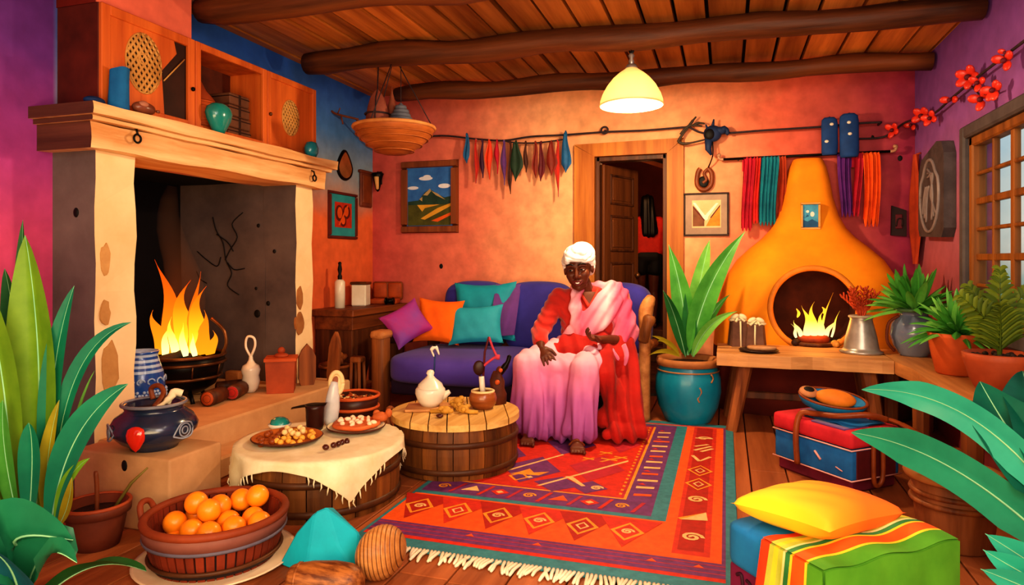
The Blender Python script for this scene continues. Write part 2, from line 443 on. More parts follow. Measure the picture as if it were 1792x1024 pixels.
WR = ramp_mat('right_wall_paint', 'Z', [(0, '#8a3a3a'), (1.0, '#a0525a'), (1.6, '#a8667c'), (2.1, '#8a559a'), (2.8, '#6a3f8c')], noise_amt=.4)
WY0, WY1, WZ0, WZ1 = 2.75, 4.74, .82, 1.95
mb = MB()
for lo, hi in (((XR, -.3, 0), (XR+.14, WY0, 2.95)), ((XR, WY1, 0), (XR+.14, 6.07, 2.95)), ((XR, WY0, 0), (XR+.14, WY1, WZ0)), ((XR, WY0, WZ1), (XR+.14, WY1, 2.95))): mb.box(lo, hi, 0, 0)
struct('wall_right', mb, WR)
# chimney breast over the first cabinet
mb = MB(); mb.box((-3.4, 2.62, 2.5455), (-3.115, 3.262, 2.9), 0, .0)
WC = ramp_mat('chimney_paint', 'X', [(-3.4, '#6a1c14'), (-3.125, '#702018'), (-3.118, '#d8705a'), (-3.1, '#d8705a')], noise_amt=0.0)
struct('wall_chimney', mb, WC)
# window
wf = bpy.data.objects.new('window_1', None); COL.objects.link(wf); wf.location = (XR, (WY0+WY1)/2, WZ0); wf['kind'] = 'structure'
mb = MB(); q = .075
for lo, hi in (((XR-.03, WY1-.005, WZ0-q), (XR+.02, WY1+q, WZ1+q)), ((XR-.03, WY0-q, WZ0-q), (XR+.02, WY0+.005, WZ1+q)), ((XR-.03, WY0, WZ1-.005), (XR+.02, WY1, WZ1+q)), ((XR-.05, WY0-q, WZ0-q), (XR+.02, WY1+q, WZ0+.005))): mb.box(lo, hi, 0, .012)
struct('window_surround', mb, GREY, wf)
mb = MB(); e = .06
for lo, hi in (((XR+.0, WY1-e-.005, WZ0), (XR+.08, WY1-.005, WZ1)), ((XR, WY0, WZ0), (XR+.08, WY0+e, WZ1)), ((XR, WY0, WZ1-e), (XR+.08, WY1, WZ1)), ((XR, WY0, WZ0), (XR+.08, WY1, WZ0+e))): mb.box(lo, hi, 0, .01)
struct('window_frame', mb, wood('window_wood', '#96591f', '#5e330e', 'Z', 6), wf)
mb = MB(); ny, nz_ = 7, 6
for i in range(1, ny):
    y = WY1-e-(WY1-WY0-2*e)*i/ny; t_ = .022 if i in (2, 4) else .012
    mb.box((XR+.02, y-t_, WZ0+.02), (XR+.055, y+t_, WZ1-.02), 0, .005)
for i in range(1, nz_):
    z = WZ1-e-(WZ1-WZ0-2*e)*i/nz_; t_ = .02 if i in (2, 4) else .011
    mb.box((XR+.022, WY0+.02, z-t_), (XR+.053, WY1-.02, z+t_), 0, .005)
struct('muntins', mb, _M['window_wood'], wf)
gl, nt, b = new_mat('pane_glass'); nt.nodes.remove(b)
t_ = nt.nodes.new('ShaderNodeBsdfTransparent'); t_.inputs[0].default_value = (.93, .97, 1, 1); g_ = nt.nodes.new('ShaderNodeBsdfGlossy'); g_.inputs['Roughness'].default_value = .08
ms = nt.nodes.new('ShaderNodeMixShader'); ms.inputs[0].default_value = .06
nt.links.new(t_.outputs[0], ms.inputs[1]); nt.links.new(g_.outputs[0], ms.inputs[2]); nt.links.new(ms.outputs[0], nt.nodes['Material Output'].inputs[0])
mb = MB(); mb.box((XR+.036, WY0+.03, WZ0+.03), (XR+.04, WY1-.03, WZ1-.03), 0, 0)
struct('panes', mb, gl, wf)
# beams
def beam(i, y, x0, x1, r0, r1, z0, z1, label):
    mb = MB(); n = 26; rr = random.Random(i)
    pts = [V(x0+(x1-x0)*k/n, y+.015*sin(k*.7+i), z0+(z1-z0)*k/n+.012*sin(k*.9+2*i)) for k in range(n+1)]
    rad = [(r0+(r1-r0)*k/n)*(1+.07*sin(k*1.3+i)+.04*rr.random()) for k in range(n+1)]
    rad[0] *= .82
    mb.tube(pts, rad, 14)
    o = mb.build('trim_%d' % i, W_log); return tag(o, label, 'ceiling beam', 'log beams under the ceiling', 'structure')
beam(1, 3.33, -3.12, 1.40, .085, .085, 2.745, 2.62, 'dark round log beam nearest to the viewer, cut off by the top edge')
beam(2, 4.41, -3.10, 1.40, .09, .07, 2.735, 2.63, 'thick round log beam in the middle of the plank ceiling carrying the lamp')
beam(3, 5.40, -2.84, 1.40, .075, .065, 2.70, 2.625, 'thin round log beam closest to the back wall')
# door and hall
dr = bpy.data.objects.new('door_1', None); COL.objects.link(dr); dr.location = ((DX0+DX1)/2, YB, 0); dr['kind'] = 'structure'
mb = MB(); a = .175
mb.hexa([(DX0-a, YB-.05, 0), (DX0+.01, YB-.05, 0), (DX0+.01, YB+.14, 0), (DX0-a, YB+.14, 0)], [(DX0-a, YB-.05, DZ+.11), (DX0+.01, YB-.05, DZ), (DX0+.01, YB+.14, DZ), (DX0-a, YB+.14, DZ+.11)])
mb.hexa([(DX1-.01, YB-.05, 0), (DX1+.13, YB-.05, 0), (DX1+.13, YB+.14, 0), (DX1-.01, YB+.14, 0)], [(DX1-.01, YB-.05, DZ), (DX1+.13, YB-.05, DZ+.12), (DX1+.13, YB+.14, DZ+.12), (DX1-.01, YB+.14, DZ)])
mb.hexa([(DX0+.01, YB-.055, DZ), (DX1-.01, YB-.055, DZ), (DX1-.01, YB+.14, DZ), (DX0+.01, YB+.14, DZ)], [(DX0-a, YB-.055, DZ+.115), (DX1+.13, YB-.055, DZ+.125), (DX1+.13, YB+.14, DZ+.125), (DX0-a, YB+.14, DZ+.115)])
struct('door_frame', mb, W_frame, dr)
mb = MB()
for lo, hi in (((DX0+.01, YB+.0, 0), (DX0+.05, YB+.13, DZ)), ((DX1-.05, YB, 0), (DX1-.01, YB+.13, DZ)), ((DX0+.02, YB, DZ-.04), (DX1-.02, YB+.13, DZ+.0))): mb.box(lo, hi, 0, .004)
struct('door_jamb', mb, W_dark, dr)
R4 = Matrix.Translation((DX0+.05, YB+.13, 0)) @ Matrix.Rotation(math.radians(66), 4, 'Z')
mb = MB(); mb.box((0, -.02, .02), (.60, .02, DZ-.05), 0, .004, mat=R4)
for z0, z1 in ((.15, .62), (.72, 1.18), (1.28, 1.62), (1.72, 2.0)):
    for lo, hi in (((.10, -.032, z0), (.5, -.02, z0+.02)), ((.10, -.032, z1-.02), (.5, -.02, z1)), ((.10, -.032, z0), (.12, -.02, z1)), ((.48, -.032, z0), (.5, -.02, z1))): mb.box(lo, hi, 1, .003, mat=R4)
    mb.box((.14, -.026, z0+.04), (.46, -.02, z1-.04), 0, .003, mat=R4)
lf = struct('door_leaf', mb, [W_door, W_dark], dr)
mb = MB(); mb.ell(R4 @ V(.54, -.05, 1.05), .025, 0, 12); mb.tube([R4 @ V(.54, -.02, 1.05), R4 @ V(.54, -.05, 1.05)], .01); mb.build('door_handle', BRONZE, lf)
HALL = M('hall_paint', '#6a2c1c', '#48190f', scale=3, rough=.9)
mb = MB(); mb.box((-2.6, YB+.12, -.05), (1.0, 9.4, 0), 0, 0); mb.box((-2.6, 7.9, 0), (1.0, 9.4, .18), 0, .01); mb.box((-2.6, 8.12, .18), (1.0, 9.4, .36), 0, .01); struct('floor_hall', mb, W_dark)
mb = MB()
for lo, hi in (((-2.6, 9.3, 0), (1, 9.4, 2.7)), ((-2.7, YB+.12, 0), (-2.6, 9.4, 2.7)), ((1, YB+.12, 0), (1.1, 9.4, 2.7)), ((-2.7, YB+.12, 2.7), (1.1, 9.4, 2.8))): mb.box(lo, hi, 0, 0)
struct('wall_hall', mb, HALL)
# ================================================================== FIREPLACE
HZ = .262
FX = -3.108                       # front plane of the pillars
fp = thing('fireplace', 'large cream plaster fireplace with a carved wooden mantel and a stone hearth', 'fireplace', (-3.2, 3.5, 0))
def pillar(y0, y1, seed, z1=1.77):
    mb = MB(); rr = random.Random(seed); n = 12
    for k in range(n):
        za, zb = HZ-.26+(z1-HZ+.26)*k/n, HZ-.26+(z1-HZ+.26)*(k+1)/n
    def fr(k):
        j = lambda s: .012*sin(k*1.7+s*2.1+seed)
        z = z1*k/n
        return [V(-3.4, y0, z), V(FX+j(0)*.5, y0+.004, z), V(FX+j(1)*.5, y1+j(2), z), V(-3.42, y1+j(2), z)]
    P = [fr(k) for k in range(n+1)]; vs = [p for r in P for p in r]
    o = len(mb.v); mb.v += vs
    for k in range(n):
        for q in range(4):
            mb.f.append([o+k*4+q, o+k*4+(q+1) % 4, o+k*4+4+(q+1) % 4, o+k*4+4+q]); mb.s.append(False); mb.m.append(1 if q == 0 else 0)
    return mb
pA = pillar(2.60, 2.85, 1).build('pillar', [PLASTER, PLASTER_SHADED], fp)
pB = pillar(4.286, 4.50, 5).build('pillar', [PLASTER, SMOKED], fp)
def stone_on(par, y, z, w, h, seed, mat=STONE, x=FX):
    mb = MB(); n = 14; rr = random.Random(seed)
    pts = [V(x-.01, y+cos(2*PI*k/n)*w*(.85+.3*rr.random()), z+sin(2*PI*k/n)*h*(.85+.3*rr.random())) for k in range(n)]
    mb.slab(pts, (.018, 0, 0)); mb.build('stone_patch', mat, par)
STONE2 = M('pale_stone', '#d2a468', '#b3814a', scale=9, bump=.3)
for px, py, w, h, s in ((183, 455, .03, .085, 1), (183, 548, .027, .07, 2), (192, 645, .05, .14, 3)):
    p = onX(px, py, FX); stone_on(pA, p.y, p.z, w, h, s, STONE2)
for px, py, w, h, s in ((517, 522, .04, .085, 4), (512, 568, .05, .085, 6)):
    p = onX(px, py, FX); stone_on(pB, max(p.y, 4.33), p.z, w, h, s, STONE)
p = onY(133, 372, 2.6); mb = MB(); mb.ell(p, (.018, .006, .026), 0, 10); mb.build('hole', BLACK, pA)
# firebox
mb = MB(); bx = -4.2; y0, y1, z1 = 2.84, 4.29, 1.80
mb.add([(bx, y0-.1, HZ-.1), (bx, y1+.1, HZ-.1), (bx, y1+.1, z1+.1), (bx, y0-.1, z1+.1)], [(0, 1, 2, 3)], 0, False)
mb.add([(bx, y0, HZ), (-3.38, y0, HZ), (-3.38, y0, z1), (bx, y0, z1)], [(0, 1, 2, 3)], 0, False)
mb.add([(bx-.05, y0-.05, z1), (-3.38, y0-.05, z1), (-3.38, y1+.05, z1), (bx-.05, y1+.05, z1)], [(0, 1, 2, 3)], 0, False)
mb.grid(lambda a, b: (bx-.02+(-3.38-bx+.02)*a, y1+.01*sin(9*a+5*b), HZ-.02+(z1-HZ+.04)*b), 14, 16, 1)
mb.box((bx, y0, HZ-.05), (-3.37, y1, HZ+.001), 2, 0)
for px, py, r in ((452, 395, .014), (480, 440, .014), (448, 505, .012), (469, 531, .017), (450, 549, .028)):
    p = onY(px, py, y1-.012); mb.ell(p, (r, .006, r*1.1), 3, 10)
for path in (((372, 380), (378, 403), (390, 425), (395, 455), (405, 478), (398, 500), (418, 516)), ((425, 372), (406, 392), (415, 415), (402, 438), (394, 455)), ((345, 440), (362, 455), (380, 466), (386, 450)), ((344, 475), (350, 488), (362, 496)), ((398, 460), (410, 472), (428, 470)), ((379, 410), (398, 424), (408, 440))):
    mb.tube(bez([onY(px, py, y1-.014) for px, py in path], 4), .004, 5, 3)
mb.build('firebox', [SOOT, SMOKED, HEARTH, BLACK], fp)
# hearth
mb = MB(); mb.box((-3.41, 2.62, 0), (-2.80, 4.56, HZ), 0, .012); mb.box((-2.81, 2.75, 0), (-2.62, 3.62, .12), 0, .012)
mb.build('hearth', HEARTH, fp)
# mantel: board with a projecting shelf
mb = MB()
MX = -2.985
def mrow(x, y0, y1): return x
def mantel_piece(x1, y0, y1, z0, z1, mi, wav=.006):
    n = 24
    for k in range(1):
        def fn(a, b):   # front face strip with hand-cut waviness
            y = y0+(y1-y0)*a; z = z0+(z1-z0)*b
            return (x1+wav*sin(a*23+b*4)+wav*.6*sin(a*57), y, z+wav*sin(a*17+b*3))
        mb.grid(fn, n, 3, mi)
        def top(a, b): y = y0+(y1-y0)*a; f = Vector(fn(a, 1)); return (f.x+(-3.4-f.x)*b, y, f.z)
        def bot(a, b): y = y0+(y1-y0)*a; f = Vector(fn(a, 0)); return (f.x+(-3.4-f.x)*b, y, f.z)
        mb.grid(top, n, 2, mi); mb.grid(bot, n, 2, mi)
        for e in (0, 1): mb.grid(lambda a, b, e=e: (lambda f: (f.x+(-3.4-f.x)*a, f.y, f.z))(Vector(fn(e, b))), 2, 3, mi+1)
mantel_piece(-3.03, 2.515, 4.56, 1.765, 1.90, 0)
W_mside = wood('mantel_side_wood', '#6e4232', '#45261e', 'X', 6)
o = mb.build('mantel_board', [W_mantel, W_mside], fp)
mb = MB(); mantel_piece(-2.96, 2.47, 4.63, 1.925, 1.985, 0, .004); mantel_piece(-2.995, 2.495, 4.60, 1.90, 1.925, 0, .003)
mb.build('mantel_shelf', [W_mantel, W_mside], fp)
for px, py, sgn in ((236, 243, 1), (547, 312, 1)):
    p = onX(px, py, -3.02); mb = MB(); mb.torus(p+V(.018, 0, 0), .022, .006, 0, 18, 6, Matrix.Rotation(PI/2, 4, 'Y')); mb.tube([p+V(-.012, 0, .06), p+V(.012, 0, .05), p+V(.02, 0, .02)], .006, 6); mb.build('iron_hook', IRON, fp)
# ------------------------------------------------------------------ cabinets on the mantel
CZ0, CZ1, CXF = 1.988, 2.545, -3.105
LATT = M('lattice_gold', '#d8a860', '#b07a38'); DARKIN = M('cabinet_shade', '#3c1c12', '#200d08')
def cabinet(y0, y1, kind, label):
    t = thing('mantel_cabinet', label, 'cabinet', (-3.25, (y0+y1)/2, CZ0), 0, 'cabinets on the mantel')
    w = .028; mb = MB(); xb = -3.395
    mb.box((xb, y0, CZ0), (CXF, y0+w, CZ1), 1, .004); mb.box((xb, y1-w, CZ0), (CXF, y1, CZ1), 0, .004)
    mb.box((xb, y0+w, CZ1-w), (CXF-.001, y1-w, CZ1-.001), 0, .0); mb.box((xb, y0+w, CZ0+.001), (CXF-.001, y1-w, CZ0+w), 0, .0); mb.box((xb+.001, y0+w, CZ0+w), (xb+.015, y1-w, CZ1-w), 2, 0)
    mb.build('carcass', [W_orange, M('cabinet_side', '#6a2416', '#45150c') if kind == 0 else W_orange, W_orange_d], t)
    f = .055 if kind == 0 else .045
    mb = MB(); x0, x1 = CXF-.002, CXF+.022
    for lo, hi in (((x0, y0+.002, CZ0+.002), (x1, y0+f, CZ1-.002)), ((x0, y1-f, CZ0+.002), (x1, y1-.002, CZ1-.002)), ((x0, y0+f, CZ1-f), (x1, y1-f, CZ1-.002)), ((x0, y0+f, CZ0+.002), (x1, y1-f, CZ0+f))): mb.box(lo, hi, 0, .004)
    if kind == 1:
        mb.build('face_frame', W_orange, t); return t
    d = mb.build('door', W_orange, t)
    ym, zm = (y0+y1)/2, (CZ0+CZ1)/2
    if kind == 0:
        p = onX(250, 112, CXF); cy, cz, ry, rz = p.y-.005, p.z, .118, .165
        pts = [V(CXF+.004, y0+f, CZ0+f), V(CXF+.004, y1-f-.17, CZ0+f), V(CXF+.004, y1-f-.19, CZ1-f-.2), V(CXF+.004, y1-f-.08, CZ1-f-.07), V(CXF+.004, y1-f-.10, CZ1-f), V(CXF+.004, y0+f, CZ1-f)]
        mb = MB(); mb.slab(pts, (.006, 0, 0), 0); mb.slab([V(CXF-.004, y0+f, CZ0+f), V(CXF-.004, y1-f, CZ0+f), V(CXF-.004, y1-f, CZ1-f), V(CXF-.004, y0+f, CZ1-f)], (.004, 0, 0), 1)
        mb.tube([V(CXF+.005, y1-f-.17, CZ0+.25), V(CXF+.01, y1-f-.02, CZ1-.14)], .004, 6, 2); mb.build('door_panel', [W_orange, DARKIN, LATT], d)
    else:
        p = onX(506, 207, CXF); cy, cz, ry, rz = p.y, p.z, .098, .13
        mb = MB(); mb.slab([V(CXF+.002, y0+f, CZ0+f), V(CXF+.002, y1-f, CZ0+f), V(CXF+.002, y1-f, CZ1-f), V(CXF+.002, y0+f, CZ1-f)], (.006, 0, 0), 0); mb.build('door_panel', [W_orange], d)
    mb = MB(); n = 30
    mb.slab([V(CXF+.008, cy+cos(2*PI*k/n)*ry, cz+sin(2*PI*k/n)*rz) for k in range(n)], (.003, 0, 0), 1)
    mb.torus((CXF+.012, cy, cz), 1, .035, 0, 32, 5, Matrix.Diagonal((.2, ry, rz, 1)) @ Matrix.Rotation(PI/2, 4, 'Y'))
    for a in (1, -1):
        k = -3.0
        while k < 3.01:
            # chords of the oval along two diagonals
            dx, dz = cos(PI/4), a*sin(PI/4); nx, nz_ = -dz, dx; off = k*.3
            if abs(off) < .97:
                h = math.sqrt(1-off*off); A = (nx*off-dx*h, nz_*off-dz*h); B = (nx*off+dx*h, nz_*off+dz*h)
                mb.tube([V(CXF+.014, cy+A[0]*ry, cz+A[1]*rz), V(CXF+.014, cy+B[0]*ry, cz+B[1]*rz)], .0085, 5, 0)
            k += .72 if kind == 0 else .8
    if kind == 0: mb.torus((CXF+.018, cy-.01, cz+.02), .028, .006, 0, 18, 6, Matrix.Rotation(PI/2, 4, 'Y')); mb.ell((CXF+.014, cy-.01, cz+.02), (.006, .024, .026), 1, 10)
    mb.build('lattice', [LATT, M('lattice_shade', '#1c0e08', '#0c0604')], d)
    mb = MB(); ky = y1-.028 if kind == 0 else y0+.022
    mb.ell((x1+.008, ky, zm-.03), .013, 0, 12); mb.build('knob', IRON if kind == 0 else BRONZE, d)
    return t
cabinet(2.62, 3.262, 0, 'orange wooden cabinet with a big round lattice, beside the dark red chimney side')
cabinet(3.264, 3.93, 1, 'open orange cabinet in the middle holding a woven basket and brown boxes')
cabinet(3.932, 4.52, 2, 'orange wooden cabinet with an oval lattice door, next to the blue wall')
# things in the open cabinet
mb = MB(); c = V(-3.235, 3.43, CZ0+.028)
mb.lathe([(.02, 0), (.105, 0), (.12, .05), (.125, .13), (.12, .19), (.11, .20), (.0, .2)], 24, c, 0, wob=lambda q, z: .003*sin(z*160))
for k in range(9): mb.torus(c+V(0, 0, .02+k*.021), .121+.004*sin(k), .006, 0, 28, 5)
mb.lathe([(.115, .2), (.1, .225), (.06, .27), (.02, .35), (.0, .37)], 24, c, 1)
single('woven_basket', mb, [TERRA_B, TERRA], c, 'orange ribbed basket with a pointed lid inside the open cabinet', 'basket')
for i, (z, w) in enumerate(((0, .22), (.078, .215), (.156, .20), (.234, .19))):
    mb = MB(); c = V(-3.25, 3.74, CZ0+.029+z)
    mb.box(c+V(-.09, -w/2, 0), c+V(.09, w/2, .075), 0, .006); mb.box(c+V(-.093, -.012, .004), c+V(.093, .012, .0745), 1, .003)
    mb.box(c+V(-.092, -w/2-.002, .05), c+V(.092, w/2+.002, .058), 1, .002)
    single('wooden_box', mb, [M('box_brown', '#7a5038', '#54301e', scale=7), DARKIN], c, ['brown wooden box at the bottom of the stack in the open cabinet', 'brown box second from the bottom in the open cabinet', 'brown box third from the bottom in the open cabinet', 'topmost brown box of the stack in the open cabinet'][i], 'box', 'boxes stacked in the open cabinet')
# things on the mantel
p = onX(383, 210, -3.035); c = V(-3.035, p.y, 1.9852)
mb = MB(); mb.lathe([(.001, 0), (.032, 0), (.05, .03), (.085, .095), (.095, .135), (.085, .17), (.055, .19), (.05, .195), (.046, .19), (.04, .15), (0, .1)], 28, c, sq=(.72, 1))
single('turquoise_vase', mb, TEAL, c, 'glossy turquoise teardrop vase standing before the open cabinet', 'vase')
c = V(-3.03, onX(545, 258, -3.03).y, 1.9852); mb = MB(); mb.lathe([(.0, 0), (.04, .003), (.06, .04), (.062, .075), (.045, .115), (.0, .127)], 20, c, sq=(.8, 1))
single('teal_ball', mb, M('teal_ball_glaze', '#1d8ea0', '#12606e', coat=.5, rough=.25), c, 'small teal ceramic ball at the far end of the mantel', 'ornament')
c = V(-3.03, 2.675, 1.9852)
mb = MB()
mb.grid(lambda a, b: c+V((.045+.006*b)*cos(2*PI*a)*(1-.12*b)+.004*sin(6*PI*a+3*b), (.052-.004*b)*sin(2*PI*a)+.010*b*b+.004*sin(8*PI*a), .21*b+.014*b*cos(2*PI*a)), 26, 10, 0)
mb.grid(lambda a, b: c+V(.036*b*cos(2*PI*a), .042*b*sin(2*PI*a)+.008, .175), 20, 2, 1)
mb.grid(lambda a, b: c+V(.045*b*cos(2*PI*a), .052*b*sin(2*PI*a), .001), 20, 2, 1)
single('blue_pouch', mb, [BLUE, M('deep_blue', '#123a70', '#0a2248')], c, 'upright bright blue cloth pouch on the near end of the mantel', 'pouch')
c = V(-3.06, 2.56, 1.985); mb = MB(); mb.ell(c+V(0, 0, .024), (.04, .055, .024), 0, 16); mb.torus(c+V(0, 0, .03), .036, .006, 0, 20, 5, sq=(1, 1.2))
single('blue_hat', mb, M('deep_blue', '#123a70', '#0a2248'), c, 'small flat dark blue cap lying beside the upright blue pouch', 'hat')
p = onX(253, 172, -3.0); c = V(-3.005, p.y, 1.985); mb = MB(); mb.ell(c+V(0, 0, .037), (.04, .07, .036), 0, 18); mb.ell(c+V(.02, -.02, .052), (.022, .03, .02), 1, 12); mb.tube([c+V(.03, .055, .03), c+V(.035, .07, .03)], .008)
single('gourd', mb, [M('brown_gourd', '#8a4f38', '#5c2e20', rough=.35, coat=.3), M('gourd_pale', '#b9826a', '#9a5f48')], c, 'small shiny brown gourd lying on the mantel before the first cabinet', 'gourd')
# ------------------------------------------------------------------ things on the hearth
FLM = [(0, '#ffe14a'), (.3, '#ffb41e'), (.62, '#ff7a10'), (1, '#d83c08')]
c = V(-3.47, 3.56, HZ+.001)
fb = thing('fire_bowl', 'round black iron fire bowl with bronze rims holding burning logs', 'fire bowl', c)
mb = MB(); mb.lathe([(.0, .045), (.12, .05), (.2, .1), (.25, .2), (.262, .3), (.255, .3), (.24, .2), (.19, .115), (.1, .07), (0, .065)], 32, c); mb.build('bowl', IRON, fb)
for R, z in ((.262, .3), (.262, .255), (.235, .16)): mb = MB(); mb.torus(c+V(0, 0, z), R, .011, 0, 40, 8); mb.build('rim_band', BRONZE, fb)
mb = MB()
for k in range(8): q = 2*PI*k/8+.2; mb.tube([c+V(cos(q)*.245, sin(q)*.245, .17), c+V(cos(q)*.262, sin(q)*.262, .255)], .006, 6)
mb.build('rim_stud', BRONZE, fb)
for k in range(3): q = 2*PI*k/3-.5; mb = MB(); mb.tube([c+V(cos(q)*.14, sin(q)*.14, .06), c+V(cos(q)*.2, sin(q)*.2, 0)], .014, 8); mb.build('leg', IRON, fb)
mb = MB(); h = c+RGT*.262+V(0, 0, .3); mb.tube(bez([h, h+RGT*.03+V(0, 0, .08), h+RGT*.01+V(0, 0, .17), h+RGT*-.07+V(0, 0, .245)], 6), [.010]*18+[.013], 8); mb.build('handle', BRONZE, fb)
CHAR = M('charred_wood', '#3a1c10', '#120907', scale=9, bump=.5)
for i, (x, y, z, a, L, tl) in enumerate(((-.06, -.02, .25, .4, .34, .12), (.07, .05, .26, -.5, .32, -.1), (.0, -.09, .29, 1.4, .32, .15), (-.03, .08, .31, 2.3, .3, .2))):
    p = c+V(x, y, z); d = V(cos(a), sin(a), tl).normalized(); mb = MB(); mb.tube([p-d*L/2*k for k in (1, .5, 0, -.5, -1)], [.034, .04, .037, .04, .035], 9)
    single('firewood_log', mb, CHAR, p, ['charred log lying lowest across the iron fire bowl', 'charred log crossing under the flames at the front of the iron bowl', 'charred log pointing toward the viewer in the iron bowl', 'charred log on top of the others at the back of the iron bowl'][i], 'log', 'logs burning in the iron bowl')
fl = thing('fire', 'tall orange and yellow flames rising from the iron bowl', 'fire', c+V(0, 0, .3))
FE = emit('flame', FLM, 0, .52, 1.5); FE2 = emit('flame_core', [(0, '#fff2a0'), (.5, '#ffd23a'), (1, '#ffa010')], 0, .34, 1.7); FE3 = emit('flame_tip', [(0, '#ff9a1a'), (.5, '#ff6a10'), (1, '#b83008')], 0, .7, 1.3)
def flame(par, base, h, w, lean, seed, mat, depth=.5, cam=True):
    mb = MB(); n = 16; rr = random.Random(seed); ph = rr.random()*6
    pts, rad = [], []
    for k in range(n+1):
        t = k/n
        pts.append(Vector(base)+RGT*(lean*t+w*.35*sin(t*5+ph)*t)+FWD*(.2*w*sin(t*4+ph*2)*t)+V(0, 0, h*t))
        rad.append(max(.001, w*.5*(sin(PI*min(1, (t*.78+.22)**.9)))**.9*(1-t**3)))
    mb.tube(pts, rad, 10, 0, depth); return mb.build('flame', mat, par)
b0 = c+V(0, 0, .3)
for dx, h, w, ln, s, m_ in ((-.16, .30, .12, -.03, 1, FE3), (-.09, .64, .15, -.07, 2, FE3), (-.01, .50, .17, .03, 3, FE), (.07, .46, .15, .06, 4, FE), (.13, .30, .13, -.02, 5, FE3), (.17, .16, .1, .02, 6, FE3), (-.09, .20, .06, .02, 7, FE2), (-.02, .26, .07, -.03, 8, FE2), (.05, .22, .06, -.04, 9, FE2), (.11, .15, .05, -.03, 10, FE2), (-.12, .42, .08, .0, 11, FE3), (.03, .56, .08, .05, 12, FE3)):
    flame(fl, b0+RGT*dx+FWD*(-.06 if m_ is FE2 else .03), h, w, ln, s, m_)
sm, nt, b = new_mat('smoke_haze'); nt.nodes.remove(b)
vs_ = nt.nodes.new('ShaderNodeVolumePrincipled'); vs_.inputs['Color'].default_value = C('#c09478'); vs_.inputs['Density'].default_value = 1.6
nt.links.new(vs_.outputs[0], nt.nodes['Material Output'].inputs['Volume'])
mb = MB(); q0 = c+V(0, 0, .45)+RGT*-.1+FWD*.16
mb.tube([q0+V(0, 0, 1.0*k/10)+RGT*(.05*sin(k*.6)-.004*k) for k in range(11)], [.16, .17, .16, .15, .14, .12, .11, .1, .085, .07, .04], 14, 0, .6)
s_ = single('smoke', mb, sm, q0, 'thin grey brown smoke column rising behind the tall flames', 'smoke'); s_['kind'] = 'stuff'
# blue and white jar
c = V(-3.225, 2.995, HZ+.001); mb = MB()
BW = M('blue_white_glaze', '#2456a8', '#16408a', rough=.2, coat=.5, scale=3); BWL = M('pale_blue_glaze', '#b9cfe8', '#8aaad2', rough=.2, coat=.5)
mb.lathe([(0, 0), (.085, 0), (.11, .05), (.128, .15), (.127, .24), (.118, .29, 1), (.112, .305), (.108, .32, 1), (.102, .335), (.098, .35, 1), (.094, .365), (.088, .38, 1), (.092, .395), (.098, .41, 1), (.09, .412, 1), (.085, .39, 0), (.08, .3), (0, .3)], 36, c)
rr = random.Random(5)
for k in range(11):
    q = -2.0+k*.42
    for j, z in enumerate((.09, .17, .245)):
        qq = q+(.2 if j % 2 else 0); r = (.122, .129, .126)[j]; pc = c+V(cos(qq)*r, sin(qq)*r, z); out = V(cos(qq), sin(qq), 0); tn = V(-sin(qq), cos(qq), 0)
        if j == 1:
            for m_ in range(6):
                a = m_*PI/3; mb.ell(pc+tn*.02*cos(a)+V(0, 0, .02*sin(a)), .009, 1, 8)
            mb.ell(pc, .008, 1, 8)
        else:
            mb.tube([pc+tn*(.02*cos(a))+V(0, 0, .016*sin(a))+out*.001 for a in [x*.7 for x in range(7)]], .005, 5, 1)
single('porcelain_jar', mb, [BW, BWL], c, 'blue and white patterned ceramic jar inside the fireplace next to the pillar', 'jar')
# round-ended logs
for i, (px, py, ax, m_, lab) in enumerate(((366, 697, (.2, -1), TERRA_B, 'short round log with a pale orange cut end at the hearth edge'), (408, 686, (.35, -1), RED, 'short log with a bright red end near the white gourd bottle'), (385, 672, (-.6, -1), LEATHER, 'brown log end lying between the red log and the iron bowl'))):
    r = .05 if i < 2 else .036
    p = onZ(px, py+14, HZ); p.z = HZ+r+.001; d = V(ax[0], ax[1], 0).normalized(); mb = MB()
    mb.tube([p+d*.02, p-d*.06, p-d*.15], [r, r*1.04, r], 16, 0); mb.tube([p+d*.019, p+d*.026], [r*.86, r*.8], 16, 1); mb.torus(p+d*.024, r*.5, .003, 0, 16, 5, Matrix(((d.x, -d.y, 0), (d.y, d.x, 0), (0, 0, 1))).to_4x4() @ Matrix.Rotation(PI/2, 4, 'Y'))
    single('firewood_log', mb, [W_dark, m_], V(p.x, p.y, HZ+.001), lab, 'log', 'logs on the hearth')
p = onZ(404, 669, HZ); mb = MB(); mb.box(p+V(-.03, -.035, .002), p+V(.1, .035, .09), 0, .014, seg=2); single('brick', mb, STONE, V(p.x, p.y, HZ), 'small pale brown brick standing behind the logs in the fireplace', 'brick')
# white gourd bottle with a looped neck
c = V(-3.2, 3.90, HZ+.001); mb = MB()
mb.lathe([(0, 0), (.03, .002), (.05, .03), (.062, .08), (.055, .12), (.066, .16), (.055, .19), (.03, .205), (.016, .23), (.012, .26)], 20, c+V(0, 0, 0), 0)
mb.tube(bez([c+V(0, 0, .25), c-RGT*.035+V(0, 0, .32), c-RGT*.025+V(0, 0, .39), c+RGT*.02+V(0, 0, .385), c+RGT*.03+V(0, 0, .33), c+V(0, 0, .25)], 6), .009, 8)
single('gourd_bottle', mb, WHITE, c, 'white gourd bottle with a looped handle standing on the hearth', 'bottle')
